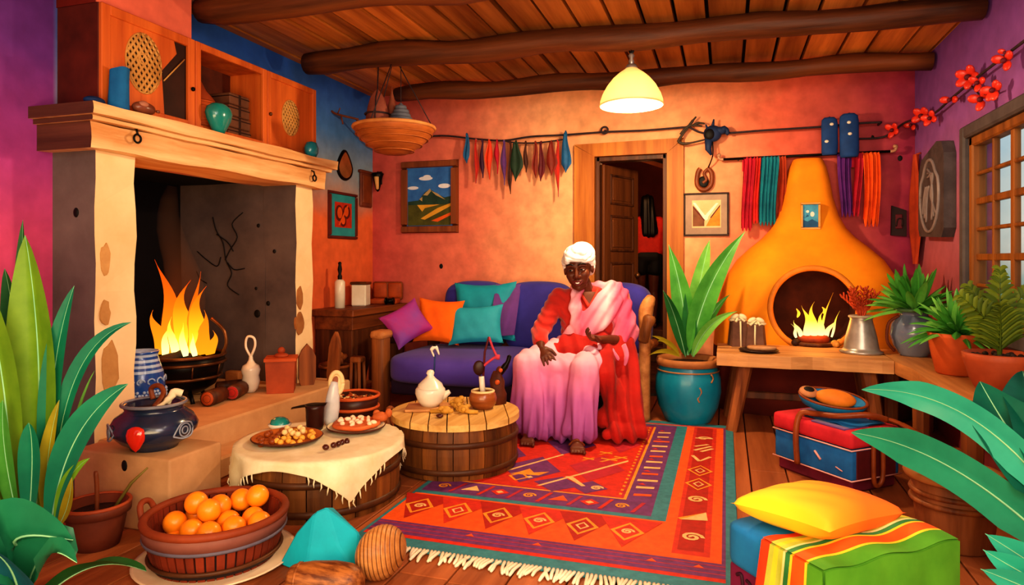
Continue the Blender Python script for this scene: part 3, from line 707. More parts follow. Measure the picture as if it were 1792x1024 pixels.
# terracotta box
c = V(-3.02, 4.0, HZ+.001); mb = MB(); R4 = Matrix.Translation(c) @ Matrix.Rotation(math.radians(32), 4, 'Z')
b4 = [R4 @ V(x, y, 0) for x, y in ((-.09, -.09), (.09, -.09), (.09, .09), (-.09, .09))]; t4 = [R4 @ V(x, y, .23) for x, y in ((-.1, -.1), (.1, -.1), (.1, .1), (-.1, .1))]
mb.hexa(b4, t4, 0); mb.hexa([R4 @ V(x, y, .225) for x, y in ((-.108, -.108), (.108, -.108), (.108, .108), (-.108, .108))], [R4 @ V(x, y, .245) for x, y in ((-.108, -.108), (.108, -.108), (.108, .108), (-.108, .108))], 1)
bx_ = thing('clay_box', 'square reddish clay box with a knobbed lid beside the white gourd bottle', 'box', c)
mb.build('box', [TERRA, TERRA_B], bx_); mb = MB(); mb.ell(c+V(0, 0, .255), (.05, .05, .02), 0, 14); mb.ell(c+V(0, 0, .29), .026, 0, 12); mb.build('knob', TERRA, bx_)
def paddle(c, w, h, th, rz, lean, mats, name, lab):
    R4 = Matrix.Translation(c) @ Matrix.Rotation(rz, 4, 'Z') @ Matrix.Rotation(lean, 4, 'X'); mb = MB()
    prof = [(-w*.38, 0), (w*.38, 0), (w*.5, .05), (w*.5, h*.68), (w*.3, h*.86), (0, h), (-w*.3, h*.86), (-w*.5, h*.68), (-w*.5, .05)]
    mb.slab([R4 @ V(x, -th/2, z) for x, z in prof], R4.to_3x3() @ V(0, th, 0)); return single(name, mb, mats, c, lab, 'wooden board')
paddle(V(-2.985, 4.255, HZ+.001), .125, .31, .03, TH+.5, 0, W_leg, 'pointed_board', 'pointed flat wooden board standing against the end of the fireplace')
paddle(V(-2.90, 4.46, HZ+.001), .10, .38, .035, TH-.5, -.12, W_leg, 'cut_board', 'narrow slanted wooden board leaning at the corner of the hearth')
# plaster block with the dark blue pot
mb = MB(); mb.box((-2.86, 2.285, 0), (-2.30, 2.60, .33), 0, .012, seg=2)
p = onY(218, 815, 2.286); mb.ell(p, (.018, .005, .026), 1, 10)
single('plaster_block', mb, [M('block_stone', '#c99c70', '#a1764e', scale=4, bump=.2), BLACK], V(-2.58, 2.44, 0), 'low square plaster block with a dark hole, carrying the blue pot', 'block')
c = V(-2.53, 2.425, .331); t = thing('blue_pot', 'squat dark blue glazed pot with a red gem and eye pattern', 'pot', c)
mb = MB(); mb.lathe([(0, 0), (.10, 0), (.105, .015), (.14, .035), (.182, .08), (.187, .105), (.165, .145), (.128, .172), (.122, .18), (.132, .2), (.138, .205), (.13, .21), (.118, .195), (.112, .18), (.1, .165), (0, .165)], 40, c); mb.build('body', NAVY, t)
mb = MB(); mb.torus(c+V(0, 0, .206), .134, .008, 0, 40, 8); mb.build('rim', M('rim_grey', '#8a8a94', '#5a5a66', rough=.3), t)
mb = MB(); mb.lathe([(0, .176), (.117, .178)], 30, c); mb.build('broth', M('dark_broth', '#5a4238', '#3a2820', rough=.2), t)
def on_pot(a, z, r=.188): tcm = (CAM-c); tcm.z = 0; tcm.normalize(); d = tcm*cos(a)+UP.cross(tcm)*sin(a); return c+d*r+V(0, 0, z), d
g, d = on_pot(-.42, .085, .178); sd = UP.cross(d); mb = MB()
mb.lathe([(0, -.06), (.018, -.045), (.038, -.01), (.042, .015), (.034, .04), (.015, .05), (0, .052)], 20, g, 0, mat=basis(sd, d*.5, UP)); mb.build('red_gem', M('red_gem_glaze', '#d8301c', '#a81a10', rough=.1, coat=.8), t)
for a, s in ((.72, 1.0), (-1.35, .8)):
    mb = MB(); g, d = on_pot(a, .095, .186); sd = UP.cross(d)
    for R in (.016, .03): mb.torus(g, R*s, .0035, 0, 20, 5, basis(sd, UP, d))
    mb.tube(bez([g-sd*.055+V(0, 0, -.02)-d*.01, g-sd*.02+V(0, 0, .034), g+sd*.03+V(0, 0, .03), g+sd*.055-d*.012], 5), .004, 5)
    mb.tube(bez([g-sd*.055+V(0, 0, -.02)-d*.01, g-sd*.01+V(0, 0, -.036), g+sd*.035+V(0, 0, -.028), g+sd*.055-d*.012], 5), .004, 5)
    mb.build('eye_pattern', M('grey_relief', '#9aa0b0', '#6a7084', rough=.3), t)
mb = MB(); mb.tube(bez([c+RGT*-.06+FWD*.1+V(0, 0, .2), c+RGT*-.075+FWD*.11+V(0, 0, .25), c+RGT*-.03+FWD*.1+V(0, 0, .265), c+RGT*.0+FWD*.08+V(0, 0, .23), c+RGT*.0+V(0, 0, .185)], 5), .012, 7)
single('ladle', mb, LEATHER, c+V(0, 0, .2), 'curved brown ladle resting in the dark blue pot', 'ladle')
mb = MB(); mb.tube(bez([c+RGT*.03+FWD*.06+V(0, 0, .185), c+RGT*.04+FWD*.09+V(0, 0, .235), c+RGT*.075+FWD*.11+V(0, 0, .225)], 5), [.014]*5+[.018]*6, 7); mb.tube(bez([c+RGT*.045+FWD*.09+V(0, 0, .225), c+RGT*.02+FWD*.03+V(0, 0, .19), c+RGT*.01+FWD*-.02+V(0, 0, .183)], 5), [.016]*4+[.01]*4+[.006]*3, 7)
single('cloth_knot', mb, CREAM, c+V(.01, .01, .2), 'small cream knotted cloth at the back rim of the dark blue pot', 'cloth')
# ------------------------------------------------------------------ desk by the left wall and what is under and on it
t = thing('side_table', 'brown wooden table with an arched opening along the wall behind the fireplace', 'table', (-3.2, 5.4, 0))
mb = MB(); mb.box((-3.395, 4.9, .715), (-2.985, 5.93, .775), 0, .008); mb.build('table_top', W_desk, t)
mb = MB(); mb.box((-3.38, 4.93, .60), (-3.01, 5.9, .714), 0, .004); mb.build('apron', W_desk, t)
mb = MB(); mb.box((-3.38, 4.94, 0), (-3.02, 4.98, .62), 0, .004); mb.build('side_panel', W_dark, t)
mb = MB(); mb.box((-3.38, 5.86, 0), (-3.02, 5.90, .62), 0, .004); mb.build('side_panel', W_dark, t)
mb = MB(); n = 12; pts = [V(-3.02, 4.98, 0), V(-3.02, 4.98, .6), V(-3.02, 5.6, .6)]+[V(-3.02, 5.6-.5*sin(k/n*PI/2), .56-.56*(1-cos(k/n*PI/2))) for k in range(n+1)]
mb.slab(pts, (.03, 0, 0)); mb.build('arch_panel', W_dark, t)
TZ = .776
c = V(-3.24, 5.10, TZ); t = thing('white_bottle', 'slim white bottle with a dark metal stopper on the side table', 'bottle', c)
mb = MB(); mb.lathe([(0, 0), (.045, 0), (.045, .23), (.03, .25), (.02, .252), (0, .252)], 24, c); mb.build('body', WHITE, t)
mb = MB(); mb.lathe([(.018, .25), (.02, .28), (.012, .30), (.02, .34), (.013, .38), (.016, .40), (0, .41)], 16, c); mb.build('stopper', IRON, t)
c = V(-3.22, 5.42, TZ); t = thing('white_canister', 'white box-shaped canister with a brown lid on the side table', 'canister', c)
R4 = Matrix.Translation(c) @ Matrix.Rotation(.2, 4, 'Z'); mb = MB(); mb.box((-.07, -.07, 0), (.07, .07, .2), 0, .01, mat=R4); mb.build('body', WHITE, t)
mb = MB(); mb.box((-.078, -.078, .196), (.078, .078, .222), 0, .006, mat=R4); mb.build('lid', BRONZE, t)
c = V(-3.15, 5.76, TZ); t = thing('leather_box', 'open orange brown leather box with its padded lid up on the side table', 'box', c)
R4 = Matrix.Translation(c) @ Matrix.Rotation(.25, 4, 'Z'); mb = MB(); mb.box((-.13, -.11, 0), (.13, .08, .05), 0, .012, seg=2, mat=R4); mb.build('base', M('orange_leather', '#b8501c', '#86340f', scale=8), t)
mb = MB(); mb.box((-.14, .06, .05), (-.005, .11, .2), 0, .02, seg=2, mat=R4); mb.box((.005, .06, .05), (.14, .11, .2), 0, .02, seg=2, mat=R4); mb.box((-.15, .075, .03), (.15, .12, .21), 1, .02, seg=2, mat=R4); mb.build('lid', [_M['orange_leather'], LEATHER], t)
c = V(-2.94, 5.86, TZ-.02); mb = MB(); mb.tube([c+V(-.05, -.02, .012), c+V(.07, .0, .012)], [.03, .03], 14); mb.tube([c+V(-.02, -.02, .0), c+V(-.04, .0, .04), c+V(-.09, .02, .05)], .01, 6)
c = V(-3.035, 5.62, TZ+.0); mb = MB(); mb.tube([c+V(-.03, 0, .026), c+V(.03, .02, .026)], .026, 14, 0); mb.tube([c+V(-.035, 0, .026), c+V(-.03, 0, .026)], .034, 14, 0); mb.tube([c+V(.03, .02, .026), c+V(.035, .02, .026)], .034, 14, 0)
for v in mb.v: v.z += .0085
single('thread_spool', mb, IRON, c, 'small black spool at the far end of the side table', 'spool')
c = V(-3.06, 4.74, 0); t = thing('firewood_basket', 'dark round basket of split firewood on the floor beneath the side table edge', 'basket', c)
mb = MB(); mb.lathe([(0, 0), (.09, 0), (.115, .1), (.12, .33), (.112, .33), (.1, .1), (0, .05)], 26, c); mb.torus(c+V(0, 0, .33), .12, .012, 1, 28, 7); mb.build('basket_body', [W_dark, W_leg], t)
for i, (a, L, dx) in enumerate(((.3, .2, -.03), (1.5, .19, .03), (-.6, .18, 0))):
    d = V(cos(a), sin(a), .25).normalized(); p = c+V(dx, .01*i, .345+.03*i); mb = MB(); mb.tube([p-d*L/2, p, p+d*L/2], [.028, .034, .027], 7)
    single('firewood_log', mb, W_leg, p, ['split log lying lowest in the dark basket by the side table', 'split log crossing the middle of the dark basket by the side table', 'split log on top in the dark basket by the side table'][i], 'log', 'logs in the dark basket')
c = V(-2.87, 4.78, 0); t = thing('low_stool', 'small rough wooden stool between the firewood basket and the sofa arm', 'stool', c)
mb = MB(); mb.box(c+V(-.05, -.05, .36), c+V(.05, .05, .41), 0, .012); mb.build('seat', W_leg, t)
for sx in (-1, 1):
    for sy in (-1, 1): mb = MB(); mb.tube([c+V(.035*sx, .035*sy, .37), c+V(.045*sx, .045*sy, 0)], .014, 8); mb.build('leg', W_leg, t)
# ------------------------------------------------------------------ on the left wall
def wallX(px, py, X=XL): return onX(px, py, X)
p = wallX(602, 293); t = thing('oval_mirror', 'pointed oval mirror with a dark frame on the blue wall', 'mirror', p)
n = 28; ring = [(cos(2*PI*k/n), sin(2*PI*k/n)) for k in range(n)]; pts = [V(XL+.006, p.y+.12*x*(1-.45*max(0, y)), p.z+(.15 if y > 0 else .11)*y) for x, y in ring]
mb = MB(); mb.slab(pts, (.012, 0, 0)); mb.build('mirror_glass', M('copper_mirror', '#c98a54', '#8a5a34', rough=.2, metal=.5), t)
mb = MB(); mb.tube(pts+[pts[0]], .016, 8); mb.build('frame', IRON, t)
def picture(name, label, corners, frame_w, frame_mat, mat_col, depth, nrm, inner=None, cat='picture'):
    """corners: lower-left, lower-right, upper-right, upper-left on the wall"""
    a, b, c_, d = [Vector(q) for q in corners]; o = (a+b+c_+d)/4; nrm = Vector(nrm); t = thing(name, label, cat, (a+b)/2)
    ux = (b-a).normalized(); W, H = (b-a).length, d.z-a.z
    mb = MB(); f = frame_w
    def P(u, v, k=0): return a+ux*(u*W)+V(0, 0, v*H)+nrm*k
    fu, fv = f/W, f/H
    for u0, u1, v0, v1 in ((0, 1, 0, fv), (0, 1, 1-fv, 1), (0, fu, fv, 1-fv), (1-fu, 1, fv, 1-fv)):
        mb.hexa([P(u0, v0, .002), P(u1, v0, .002), P(u1, v1, .002), P(u0, v1, .002)], [P(u0+.15*fu, v0+.15*fv, depth), P(u1-.15*fu, v0+.15*fv, depth), P(u1-.15*fu, v1-.15*fv, depth), P(u0+.15*fu, v1-.15*fv, depth)])
    mb.build('frame', frame_mat, t)
    mb = MB(); k0 = depth*.45; mb.hexa([P(fu*.8, fv*.8, .003), P(1-fu*.8, fv*.8, .003), P(1-fu*.8, 1-fv*.8, .003), P(fu*.8, 1-fv*.8, .003)], [P(fu*.8, fv*.8, k0), P(1-fu*.8, fv*.8, k0), P(1-fu*.8, 1-fv*.8, k0), P(fu*.8, 1-fv*.8, k0)])
    mats = [mat_col]
    for i, (mat, polys) in enumerate(inner or []):
        if mat not in mats: mats.append(mat)
        for jj, pl in enumerate(polys): mb.slab([P(fu+(1-2*fu)*u, fv+(1-2*fv)*v, k0+.0006*(i+1)+.00006*jj) for u, v in pl], nrm*.0005, mats.index(mat))
    mb.build('painting', mats, t); return t
def rc(u0, u1, v0, v1): return [(u0, v0), (u1, v0), (u1, v1), (u0, v1)]
y0, y1 = 5.15, 5.62
def el(cu, cv, ru, rv, n=20, a0=0, a1=2*PI): return [(cu+ru*cos(a0+(a1-a0)*k/n), cv+rv*sin(a0+(a1-a0)*k/n)) for k in range(n)]
PT = M('picture_teal', '#2fa0a8', '#1e7c86'); PR = M('picture_red', '#c83818', '#98240c', scale=20); PD = M('picture_dark_red', '#6a1a10', '#4a100a'); PO = M('picture_orange', '#e8641c', '#c04c10')
picture('framed_picture', 'small turquoise bordered picture with a red flower in a dark red frame', [(XL, y0, 1.395), (XL, y1, 1.395), (XL, y1, 1.83), (XL, y0, 1.83)], .03, M('red_frame', '#6a2418', '#4a150e'), PT, .03, (1, 0, 0),
        [(PR, [rc(.16, .86, .2, .82)]), (PD, [el(.34, .55, .16, .2), el(.64, .6, .15, .18), el(.5, .36, .13, .14)]), (PO, [el(.36, .56, .1, .14), el(.63, .6, .09, .12), el(.5, .38, .08, .1), [(.3, .25), (.36, .25), (.72, .75), (.66, .77)]])])
p = wallX(638, 306); mb = MB(); mb.box((XL+.003, 5.68, 1.72), (XL+.03, 5.9, 2.07), 0, .012); mb.box((XL+.028, 5.71, 1.76), (XL+.036, 5.87, 2.03), 1, .01); mb.box((XL+.0, 5.66, 2.05), (XL+.04, 5.92, 2.08), 0, .008)
single('hanging_satchel', mb, [M('satchel_brown', '#7a3c26', '#52251a'), LEATHER], V(XL, 5.79, 1.72), 'flat brown satchel hanging on the wall in the corner', 'bag')
p = onY(661, 315, YB-.06); t = thing('wall_sconce', 'small dark cone-shaped sconce with a glowing cream side in the corner', 'sconce', p)
mb = MB(); mb.lathe([(0, -.12), (.02, -.1), (.05, .03), (.06, .06), (.05, .07), (0, .07)], 18, p, 0); mb.build('cone', IRON, t)
mb = MB(); mb.lathe([(.0, -.108), (.022, -.09), (.05, .028), (.0, .03)], 18, p+V(.004, -.008, .0), 0, sq=(.7, 1)); mb.build('shade', M('sconce_cream', '#e8b878', '#b8783c'), t)
mb = MB(); mb.box(p+V(-.02, .05, -.04), p+V(.02, .06, .09), 0, .004); mb.tube([p+V(0, .055, .06), p+V(0, 0, .08)], .008); mb.build('bracket', IRON, t)
# ================================================================== HANGING BOWL
bc = D(690, 226, 4.916); bc.y = 4.41
t = thing('hanging_bowl', 'wide shallow wooden bowl hanging from the log beam on cords', 'bowl', bc+V(0, 0, -.19))
mb = MB(); mb.lathe([(0, -.19), (.09, -.185), (.19, -.13), (.265, -.06), (.295, -.01), (.30, .012), (.285, .012), (.25, -.05), (.17, -.115), (.08, -.16), (0, -.165)], 40, bc)
for k, (r, z) in enumerate(((.14, -.165), (.2, -.122), (.245, -.08), (.275, -.045))): mb.torus(bc+V(0, 0, z), r+.006, .0045, 0, 40, 6)
W_bowl = M('bowl_wood', '#b5652a', '#7d3f16', scale=6, stretch=(1, 1, 5), rough=.5); mb.build('bowl', W_bowl, t)
mb = MB(); mb.torus(bc+V(0, 0, .008), .297, .014, 0, 44, 8); mb.build('rim', M('bowl_rim', '#cf9050', '#9a5a28'), t)
for q in (.5, 2.6, 4.6):
    mb = MB(); mb.tube([bc+V(cos(q)*.29, sin(q)*.29, .012), V(bc.x+cos(q)*.03, 4.41+sin(q)*.03, 2.655)], .004, 6); mb.build('cord', ROPE, t)
c = D(655, 212, 4.9); c = V(c.x, 4.40, bc.z-.105); t = thing('gourd_bundle', 'tall reddish brown wrapped bundle tied with cord in the hanging bowl', 'bundle', c)
mb = MB(); W = lambda q, z: .006*sin(4*q+z*9)
mb.lathe([(0, 0), (.06, 0), (.085, .08), (.09, .18), (.08, .27), (.055, .34), (.03, .38), (.012, .40), (.0, .41)], 28, c, wob=W); mb.build('bundle', M('bundle_brown', '#a05a44', '#6a3226', scale=5), t)
mb = MB(); mb.torus(c+V(0, 0, .22), .092, .007, 0, 28, 6); mb.torus(c+V(0, 0, .15), .092, .007, 0, 28, 6, Matrix.Rotation(.4, 4, 'X')); mb.tube([c-FWD*.088+V(0, 0, .05), c-FWD*.092+V(0, 0, .2), c-FWD*.06+V(0, 0, .34), c+V(0, 0, .41), V(c.x, 4.41, 2.66)], .005, 6); mb.build('cord', ROPE, t)
mb = MB(); c2 = c+RGT*.10+FWD*.04; mb.lathe([(0, 0), (.03, .0), (.045, .1), (.04, .24), (.02, .34), (.006, .40), (0, .45)], 16, c2)
for v in mb.v: pass
single('hanging_pod', mb, M('pod_brown', '#8a4a32', '#5c2a1c'), c2, 'slender brown pod squeezed between the wrapped bundle and the grey cone', 'pod')
c = D(705, 213, 4.95); c = V(c.x, 4.43, bc.z-.10); t = thing('rope_cone', 'blue grey coiled rope cone standing in the hanging bowl', 'rope coil', c)
mb = MB()
for k in range(9): mb.torus(c+V(.003*sin(k*2), 0, .02+k*.030), [.082, .088, .09, .088, .083, .074, .058, .042, .028][k], .017, 0, 28, 7)
mb.lathe([(0, 0), (.08, 0), (.085, .1), (.07, .18), (.02, .28), (0, .3)], 20, c); mb.build('coil', M('coil_grey', '#6a6e7c', '#454a58', scale=14), t)
mb = MB(); mb.tube([c+V(0, 0, .28), V(c.x, 4.43, 2.66)], .003, 5); mb.build('cord', ROPE, t)
# ================================================================== CLOTHESLINE
tw = wallX(580, 200); mb = MB(); mb.tube(bez([tw+V(.0, 0, .03), tw+V(.05, .02, .0), tw+V(.22, .1, -.04)], 5), .01, 7); mb.tube([tw+V(.08, .03, -.01), tw+V(.1, .03, -.09)], .007, 6); mb.tube([tw+V(.05, .02, 0), tw+V(.09, .0, .05)], .006, 6)
single('twig_peg', mb, LEATHER, tw, 'forked reddish twig fixed in the blue wall holding the end of the line', 'twig')
LY = YB-.11
def L_(px, py): return onY(px, py, LY)
mb = MB(); mb.tube(bez([tw+V(.2, .09, -.04), V(-3.1, 5.75, 2.3), L_(760, 238), L_(830, 243), L_(880, 246), L_(930, 239), L_(990, 236), L_(1058, 231), L_(1130, 228), L_(1205, 222)], 6), .009, 7)
mb.tube(bez([L_(1205, 222), L_(1240, 234), L_(1340, 228), L_(1436, 222), L_(1500, 216), L_(1542, 214)], 6), .009, 7)
mb.tube(bez([L_(876, 246), L_(905, 250), L_(940, 250), L_(988, 244)], 6), .007, 6)
mb.torus(L_(1058, 228), .03, .008, 0, 16, 6, Matrix.Rotation(PI/2, 4, 'X')); mb.tube([L_(1542, 214), V(L_(1542, 214).x, YB-.004, L_(1542, 214).z)], .009, 6); mb.tube([L_(1058, 229), V(L_(1058, 229).x, YB-.004, L_(1058, 226).z)], .008, 6)
single('clothesline', mb, ROPE, L_(990, 236), 'long dark sagging line strung along the back wall above the door', 'line')
def pennant(px, y0, y1, wpx, mat, label, shape=.7, dy=0, tail=.12, group='cloths on the line'):
    p = onY(px, y0, LY-.012-dy); z1 = onY(px, y1, LY).z; w = wpx*5.6/1160; H = p.z-z1; mb = MB()
    def pr(t): # half width along the drop
        return .5*w*(.35+.65*sin(PI*.5*min(1, t/shape))**1.5) if t < shape else .5*w*max(.03, (1-t)/(1-shape))**(1.1)
    for sgn in (1, -1):
        def fn(a, b):
            h = pr(a); x = (b*2-1)*h
            return p+V(x+.006*sin(a*6+px), sgn*.010*(1-(b*2-1)**2)*(.5+a*.5)-.006*sin((b*2-1)*5+px), -H*a)
        mb.grid(fn, 14, 8, 0)
    mb.torus(p+V(0, .0, .0), .014, .006, 0, 10, 5, Matrix.Rotation(PI/2, 4, 'Y'))
    return single('hanging_cloth', mb, mat, p, label, 'cloth', group)
DKG = M('dark_green_cloth', '#24402c', '#14261a', scale=7); DKB = M('dark_brown_cloth', '#54281a', '#32150e', scale=7); REDO = M('red_orange_cloth', '#e8451a', '#bc2c10', scale=6); DPUR = M('dark_purple_cloth', '#4a2044', '#2c122a', scale=6); RBR = M('red_brown_cloth', '#8a2a1a', '#5c180f', scale=6); BLU2 = M('peg_blue_cloth', '#1f6aa0', '#123f6c', scale=8)
for a in ((817, 236, 286, 13, BLU2, 'short blue cloth at the start of the line beside the landscape painting', .75),
          (833, 246, 322, 11, RED, 'thin red cloth next to the short blue one on the line', .6, .012),
          (844, 246, 312, 10, DPUR, 'dark purple cloth between the two red ones on the line', .7, .0),
          (856, 247, 315, 16, REDO, 'bright orange red cloth on the line', .45, .014),
          (870, 247, 305, 12, CRIM, 'crimson cloth just right of the bright orange red one', .4, .004),
          (882, 248, 325, 13, PURPLE, 'dull purple long cloth in the middle of the line', .5, .01),
          (893, 250, 340, 9, DKB, 'very long thin dark cloth beside the dark green one', .7, .0),
          (903, 249, 318, 27, DKG, 'broad dark green leaf-shaped cloth on the line', .62, .014),
          (920, 250, 302, 10, DKB, 'short dark brown cloth right of the dark green one', .7, .0),
          (937, 250, 312, 12, RBR, 'red brown cloth hanging alone left of the dark maroon one', .7, .006),
          (947, 250, 318, 13, MAROON, 'dark maroon cloth on the line', .75, .014),
          (965, 249, 308, 22, RBR, 'broad red brown leaf-shaped cloth on the line', .66, .012),
          (976, 247, 345, 11, RED, 'long pointed red cloth beside the blue tie-like one', .5, .0),
          (990, 232, 303, 20, BLU2, 'blue tie-shaped cloth hanging by the door frame', .78, .016)):
    pennant(*a)
# landscape painting
cn = [onY(x, y, YB-.001) for x, y in ((704, 408), (803, 408), (801, 279), (703, 283))]
zt, zb = 1.2+ (455-281)/1160*6.5, 1.2+(455-408)/1160*6.5
cn = [V(cn[0].x, YB-.001, zb), V(cn[1].x, YB-.001, zb), V(cn[1].x, YB-.001, zt), V(cn[0].x, YB-.001, zt)]
SKY = M('painted_sky', '#3c78c0', '#1f4f96', scale=7); CLD = M('painted_cloud', '#e8e6ea', '#b8c4d8'); MTN = M('painted_mountain', '#2c4a3c', '#182c22', scale=12); MTL = M('painted_ridge', '#b8a070', '#8a7448'); FLD = M('painted_field', '#5a5a20', '#33320f', scale=10); GLD = M('painted_gold', '#e0a83a', '#b8801f')
picture('landscape_painting', 'framed painting of a green mountain under a blue cloudy sky beside the clothesline', cn, .075, wood('painting_frame', '#8a4a26', '#5e2c14', 'Z', 6), SKY, .05, (0, -1, 0),
        [(CLD, [el(.42, .82, .16, .035), el(.12, .66, .13, .03), el(.85, .68, .14, .04), el(.45, .85, .09, .03)]), (MTN, [[(.0, .42), (.25, .44), (.4, .58), (.52, .63), (.68, .55), (.85, .48), (1, .5), (1, .3), (0, .3)]]),
         (MTL, [[(.36, .53), (.52, .64), (.55, .6), (.46, .52)], [(.55, .6), (.7, .55), (.88, .44), (.82, .46), (.66, .52)], [(.27, .46), (.34, .5), (.34, .42)]]), (FLD, [rc(0, 1, 0, .36)]), (GLD, [[(.22, .36), (.34, .24), (.4, .3), (.75, .36)], [(.3, .12), (.7, .3), (1, .38), (1, .33), (.72, .22), (.4, .1)]]), (PO, [[(.55, .08), (1, .22), (1, .17), (.7, .06)]])])
# ================================================================== SOFA
SX0, SX1, SYF, SYB = -2.66, -.525, 4.60, 5.78
so = thing('sofa', 'indigo and violet sofa with rough wooden arm posts against the back wall', 'sofa', ((SX0+SX1)/2, 5.1, 0))
mb = MB(); mb.box((SX0+.14, SYF+.08, .14), (SX1-.1, SYB-.05, .27), 0, .02, seg=2); mb.build('base', M('sofa_base', '#2a1a3a', '#180e24'), so)
def softbox(lo, hi, bulge, mi=0, n=14, pw=4, mb=None):
    lo, hi = Vector(lo), Vector(hi); c, h = (lo+hi)/2, (hi-lo)/2; mb = mb or MB()
    bm = bmesh.new(); bmesh.ops.create_cube(bm, size=2); bmesh.ops.subdivide_edges(bm, edges=bm.edges[:], cuts=n, use_grid_fill=True)
    for v in bm.verts:
        p = v.co.copy(); m_ = max(abs(p.x), abs(p.y), abs(p.z)); L = (abs(p.x)**pw+abs(p.y)**pw+abs(p.z)**pw)**(1/pw); q = p/L*m_ if L else p
        k = [(1-q[i]**2) for i in range(3)]
        b = V(q.x*h.x*(1+bulge*.3*k[1]*k[2]), q.y*h.y*(1+bulge*k[0]*k[2]), q.z*h.z*(1+bulge*k[0]*k[1]))
        v.co = c+b
    return mb.bm(bm, mi, True)
xm = -1.50
softbox((SX0+.13, SYF, .235), (xm, SYB-.28, .46), .12, 0, pw=7).build('seat_cushion', VIOLET, so)
softbox((xm+.005, SYF, .235), (SX1-.1, SYB-.28, .46), .12, 0, pw=7).build('seat_cushion', M('violet_sofa_b', '#6a3f9c', '#4a2c7c', scale=3, sheen=.4, rough=.9), so)
for x0, x1 in ((SX0+.25, -1.86), (-1.85, -1.25), (-1.24, SX1-.06)):
    softbox((x0, SYB-.34, .42), (x1, SYB-.04, .985), .1, 0, pw=5).build('back_cushion', INDIGO, so)
W_arm = wood('arm_wood', '#a8662f', '#5f3416', 'Z', 6)
for x in (SX0, ):
    mb = MB(); mb.box((x, SYF+.02, 0), (x+.115, SYF+.15, .60), 0, .025, seg=2); mb.box((x-.005, SYF+.0, .575), (x+.125, SYF+.18, .645), 1, .03, seg=2); mb.build('arm_post', [W_arm, W_bench2], so)
    mb = MB(); mb.tube(bez([V(x+.06, SYF+.1, .60), V(x+.06, SYF+.35, .55), V(x+.06, SYB-.1, .5)], 6), [.045]*13, 8); mb.build('arm_rail', W_dark, so)
    mb = MB(); mb.box((x+.01, SYB-.15, 0), (x+.11, SYB-.05, .6), 0, .02); mb.build('arm_post', W_dark, so)
mb = MB(); mb.tube(bez([V(SX1-.05, 4.98, .0135), V(SX1-.05, 4.98, .35), V(SX1-.045, 4.98, .62), V(SX1-.04, 5.0, .82), V(SX1-.0, 5.03, .93)], 6), [.055]*14+[.058, .062, .064, .066, .068, .066, .062, .058, .05, .045, .03], 12, 0, .8); mb.build('arm_post', W_bench2, so)
mb = MB(); mb.tube(bez([V(SX1-.055, 4.95, .60), V(SX1-.03, 4.93, .70), V(SX1+.0, 4.95, .79)], 5), [.04]*7+[.045, .05, .045, .03], 10); mb.tube([V(SX1-.05, 5.0, .55), V(SX1-.05, SYB-.1, .5)], .04, 8); mb.build('arm_rail', W_arm, so)
# throw cushions and blanket
def face_mat(nrm, roll):
    n = Vector(nrm).normalized(); x = UP.cross(n).normalized()*-1; y = n.cross(x); 
    if y.z < 0: x, y = -x, -y
    M3 = basis(x, y, n); return M3 @ Matrix.Rotation(roll, 4, 'Z')
def pillow(px, py, t_, w, h, th, nrm, roll, mat, lab, extra=None):
    c = D(px, py, t_); mb = cushion(c, w, h, th, face_mat(nrm, roll)); o = single('throw_cushion', mb, mat if isinstance(mat, list) else [mat], c-V(0, 0, h/2), lab, 'cushion'); return o
tocam = lambda dx, up=.35: Vector((dx, -1, up))
pillow(712, 566, 5.40, .35, .31, .13, tocam(.75, .5), .50, M('magenta_pillow', '#7a3f9a', '#a02a7c', scale=2.5, contrast=.12), 'purple and magenta cushion leaning on the sofa arm')
pillow(768, 562, 5.52, .40, .38, .14, tocam(.12, .3), -.06, ORANGE, 'bright orange cushion on the sofa')
pillow(848, 545, 5.72, .56, .52, .14, tocam(.1, .25), .03, M('teal_pillow', '#179aae', '#0e7c92', scale=4), 'large teal cushion standing against the sofa back')
pillow(833, 568, 5.45, .46, .33, .13, tocam(.15, .35), .06, M('light_teal_pillow', '#2fa6bb', '#1a8499', scale=4), 'lighter teal cushion in front of the large teal one')
mb = MB(); c = D(888, 550, 5.72)
tl, tr = D(868, 497, 5.80), D(912, 497, 5.80); bl, br = D(856, 590, 5.60), D(900, 588, 5.60)
for off in (0, .02):
    mb.grid(lambda a, b: (tl+(tr-tl)*b)*(1-a)+(bl+(br-bl)*b)*a+FWD*(-.03-off-.015*sin(b*9+a*3)-.05*sin(PI*a))+V(0, 0, .012*sin(a*PI*.5)), 12, 12)
single('folded_blanket', mb, M('violet_blanket', '#6e4090', '#502a70', scale=4, sheen=.4, rough=.9), (tl+br)/2, 'dull purple blanket draped over the sofa back beside the teal cushion', 'blanket')
# ================================================================== RUG
RX0, RX1, RY0, RY1 = -1.53, .05, 2.46, 5.0
rc_ = M; R_TEAL = rc_('rug_teal', '#3f8a92', '#2a6a74', scale=30); R_PUR = rc_('rug_purple', '#7a3a7a', '#582858', scale=30); R_RED = rc_('rug_red', '#d8321c', '#b02412', scale=30); R_ORG = rc_('rug_orange', '#f2601a', '#d44a10', scale=30); R_CRM = rc_('rug_cream', '#f0c888', '#d8a058', scale=30); R_YEL = rc_('rug_yellow', '#f0a030', '#d88018', scale=30); R_CRI = rc_('rug_crimson', '#c02a3a', '#98202e', scale=30); R_DRD = rc_('rug_dark_red', '#b8200f', '#941608', scale=30)
RM = [R_TEAL, R_PUR, R_RED, R_ORG, R_CRM, R_YEL, R_CRI, R_DRD]
rug = thing('rug', 'large red and orange woven rug with diamond patterns and a white fringe', 'rug', ((RX0+RX1)/2, (RY0+RY1)/2, 0))
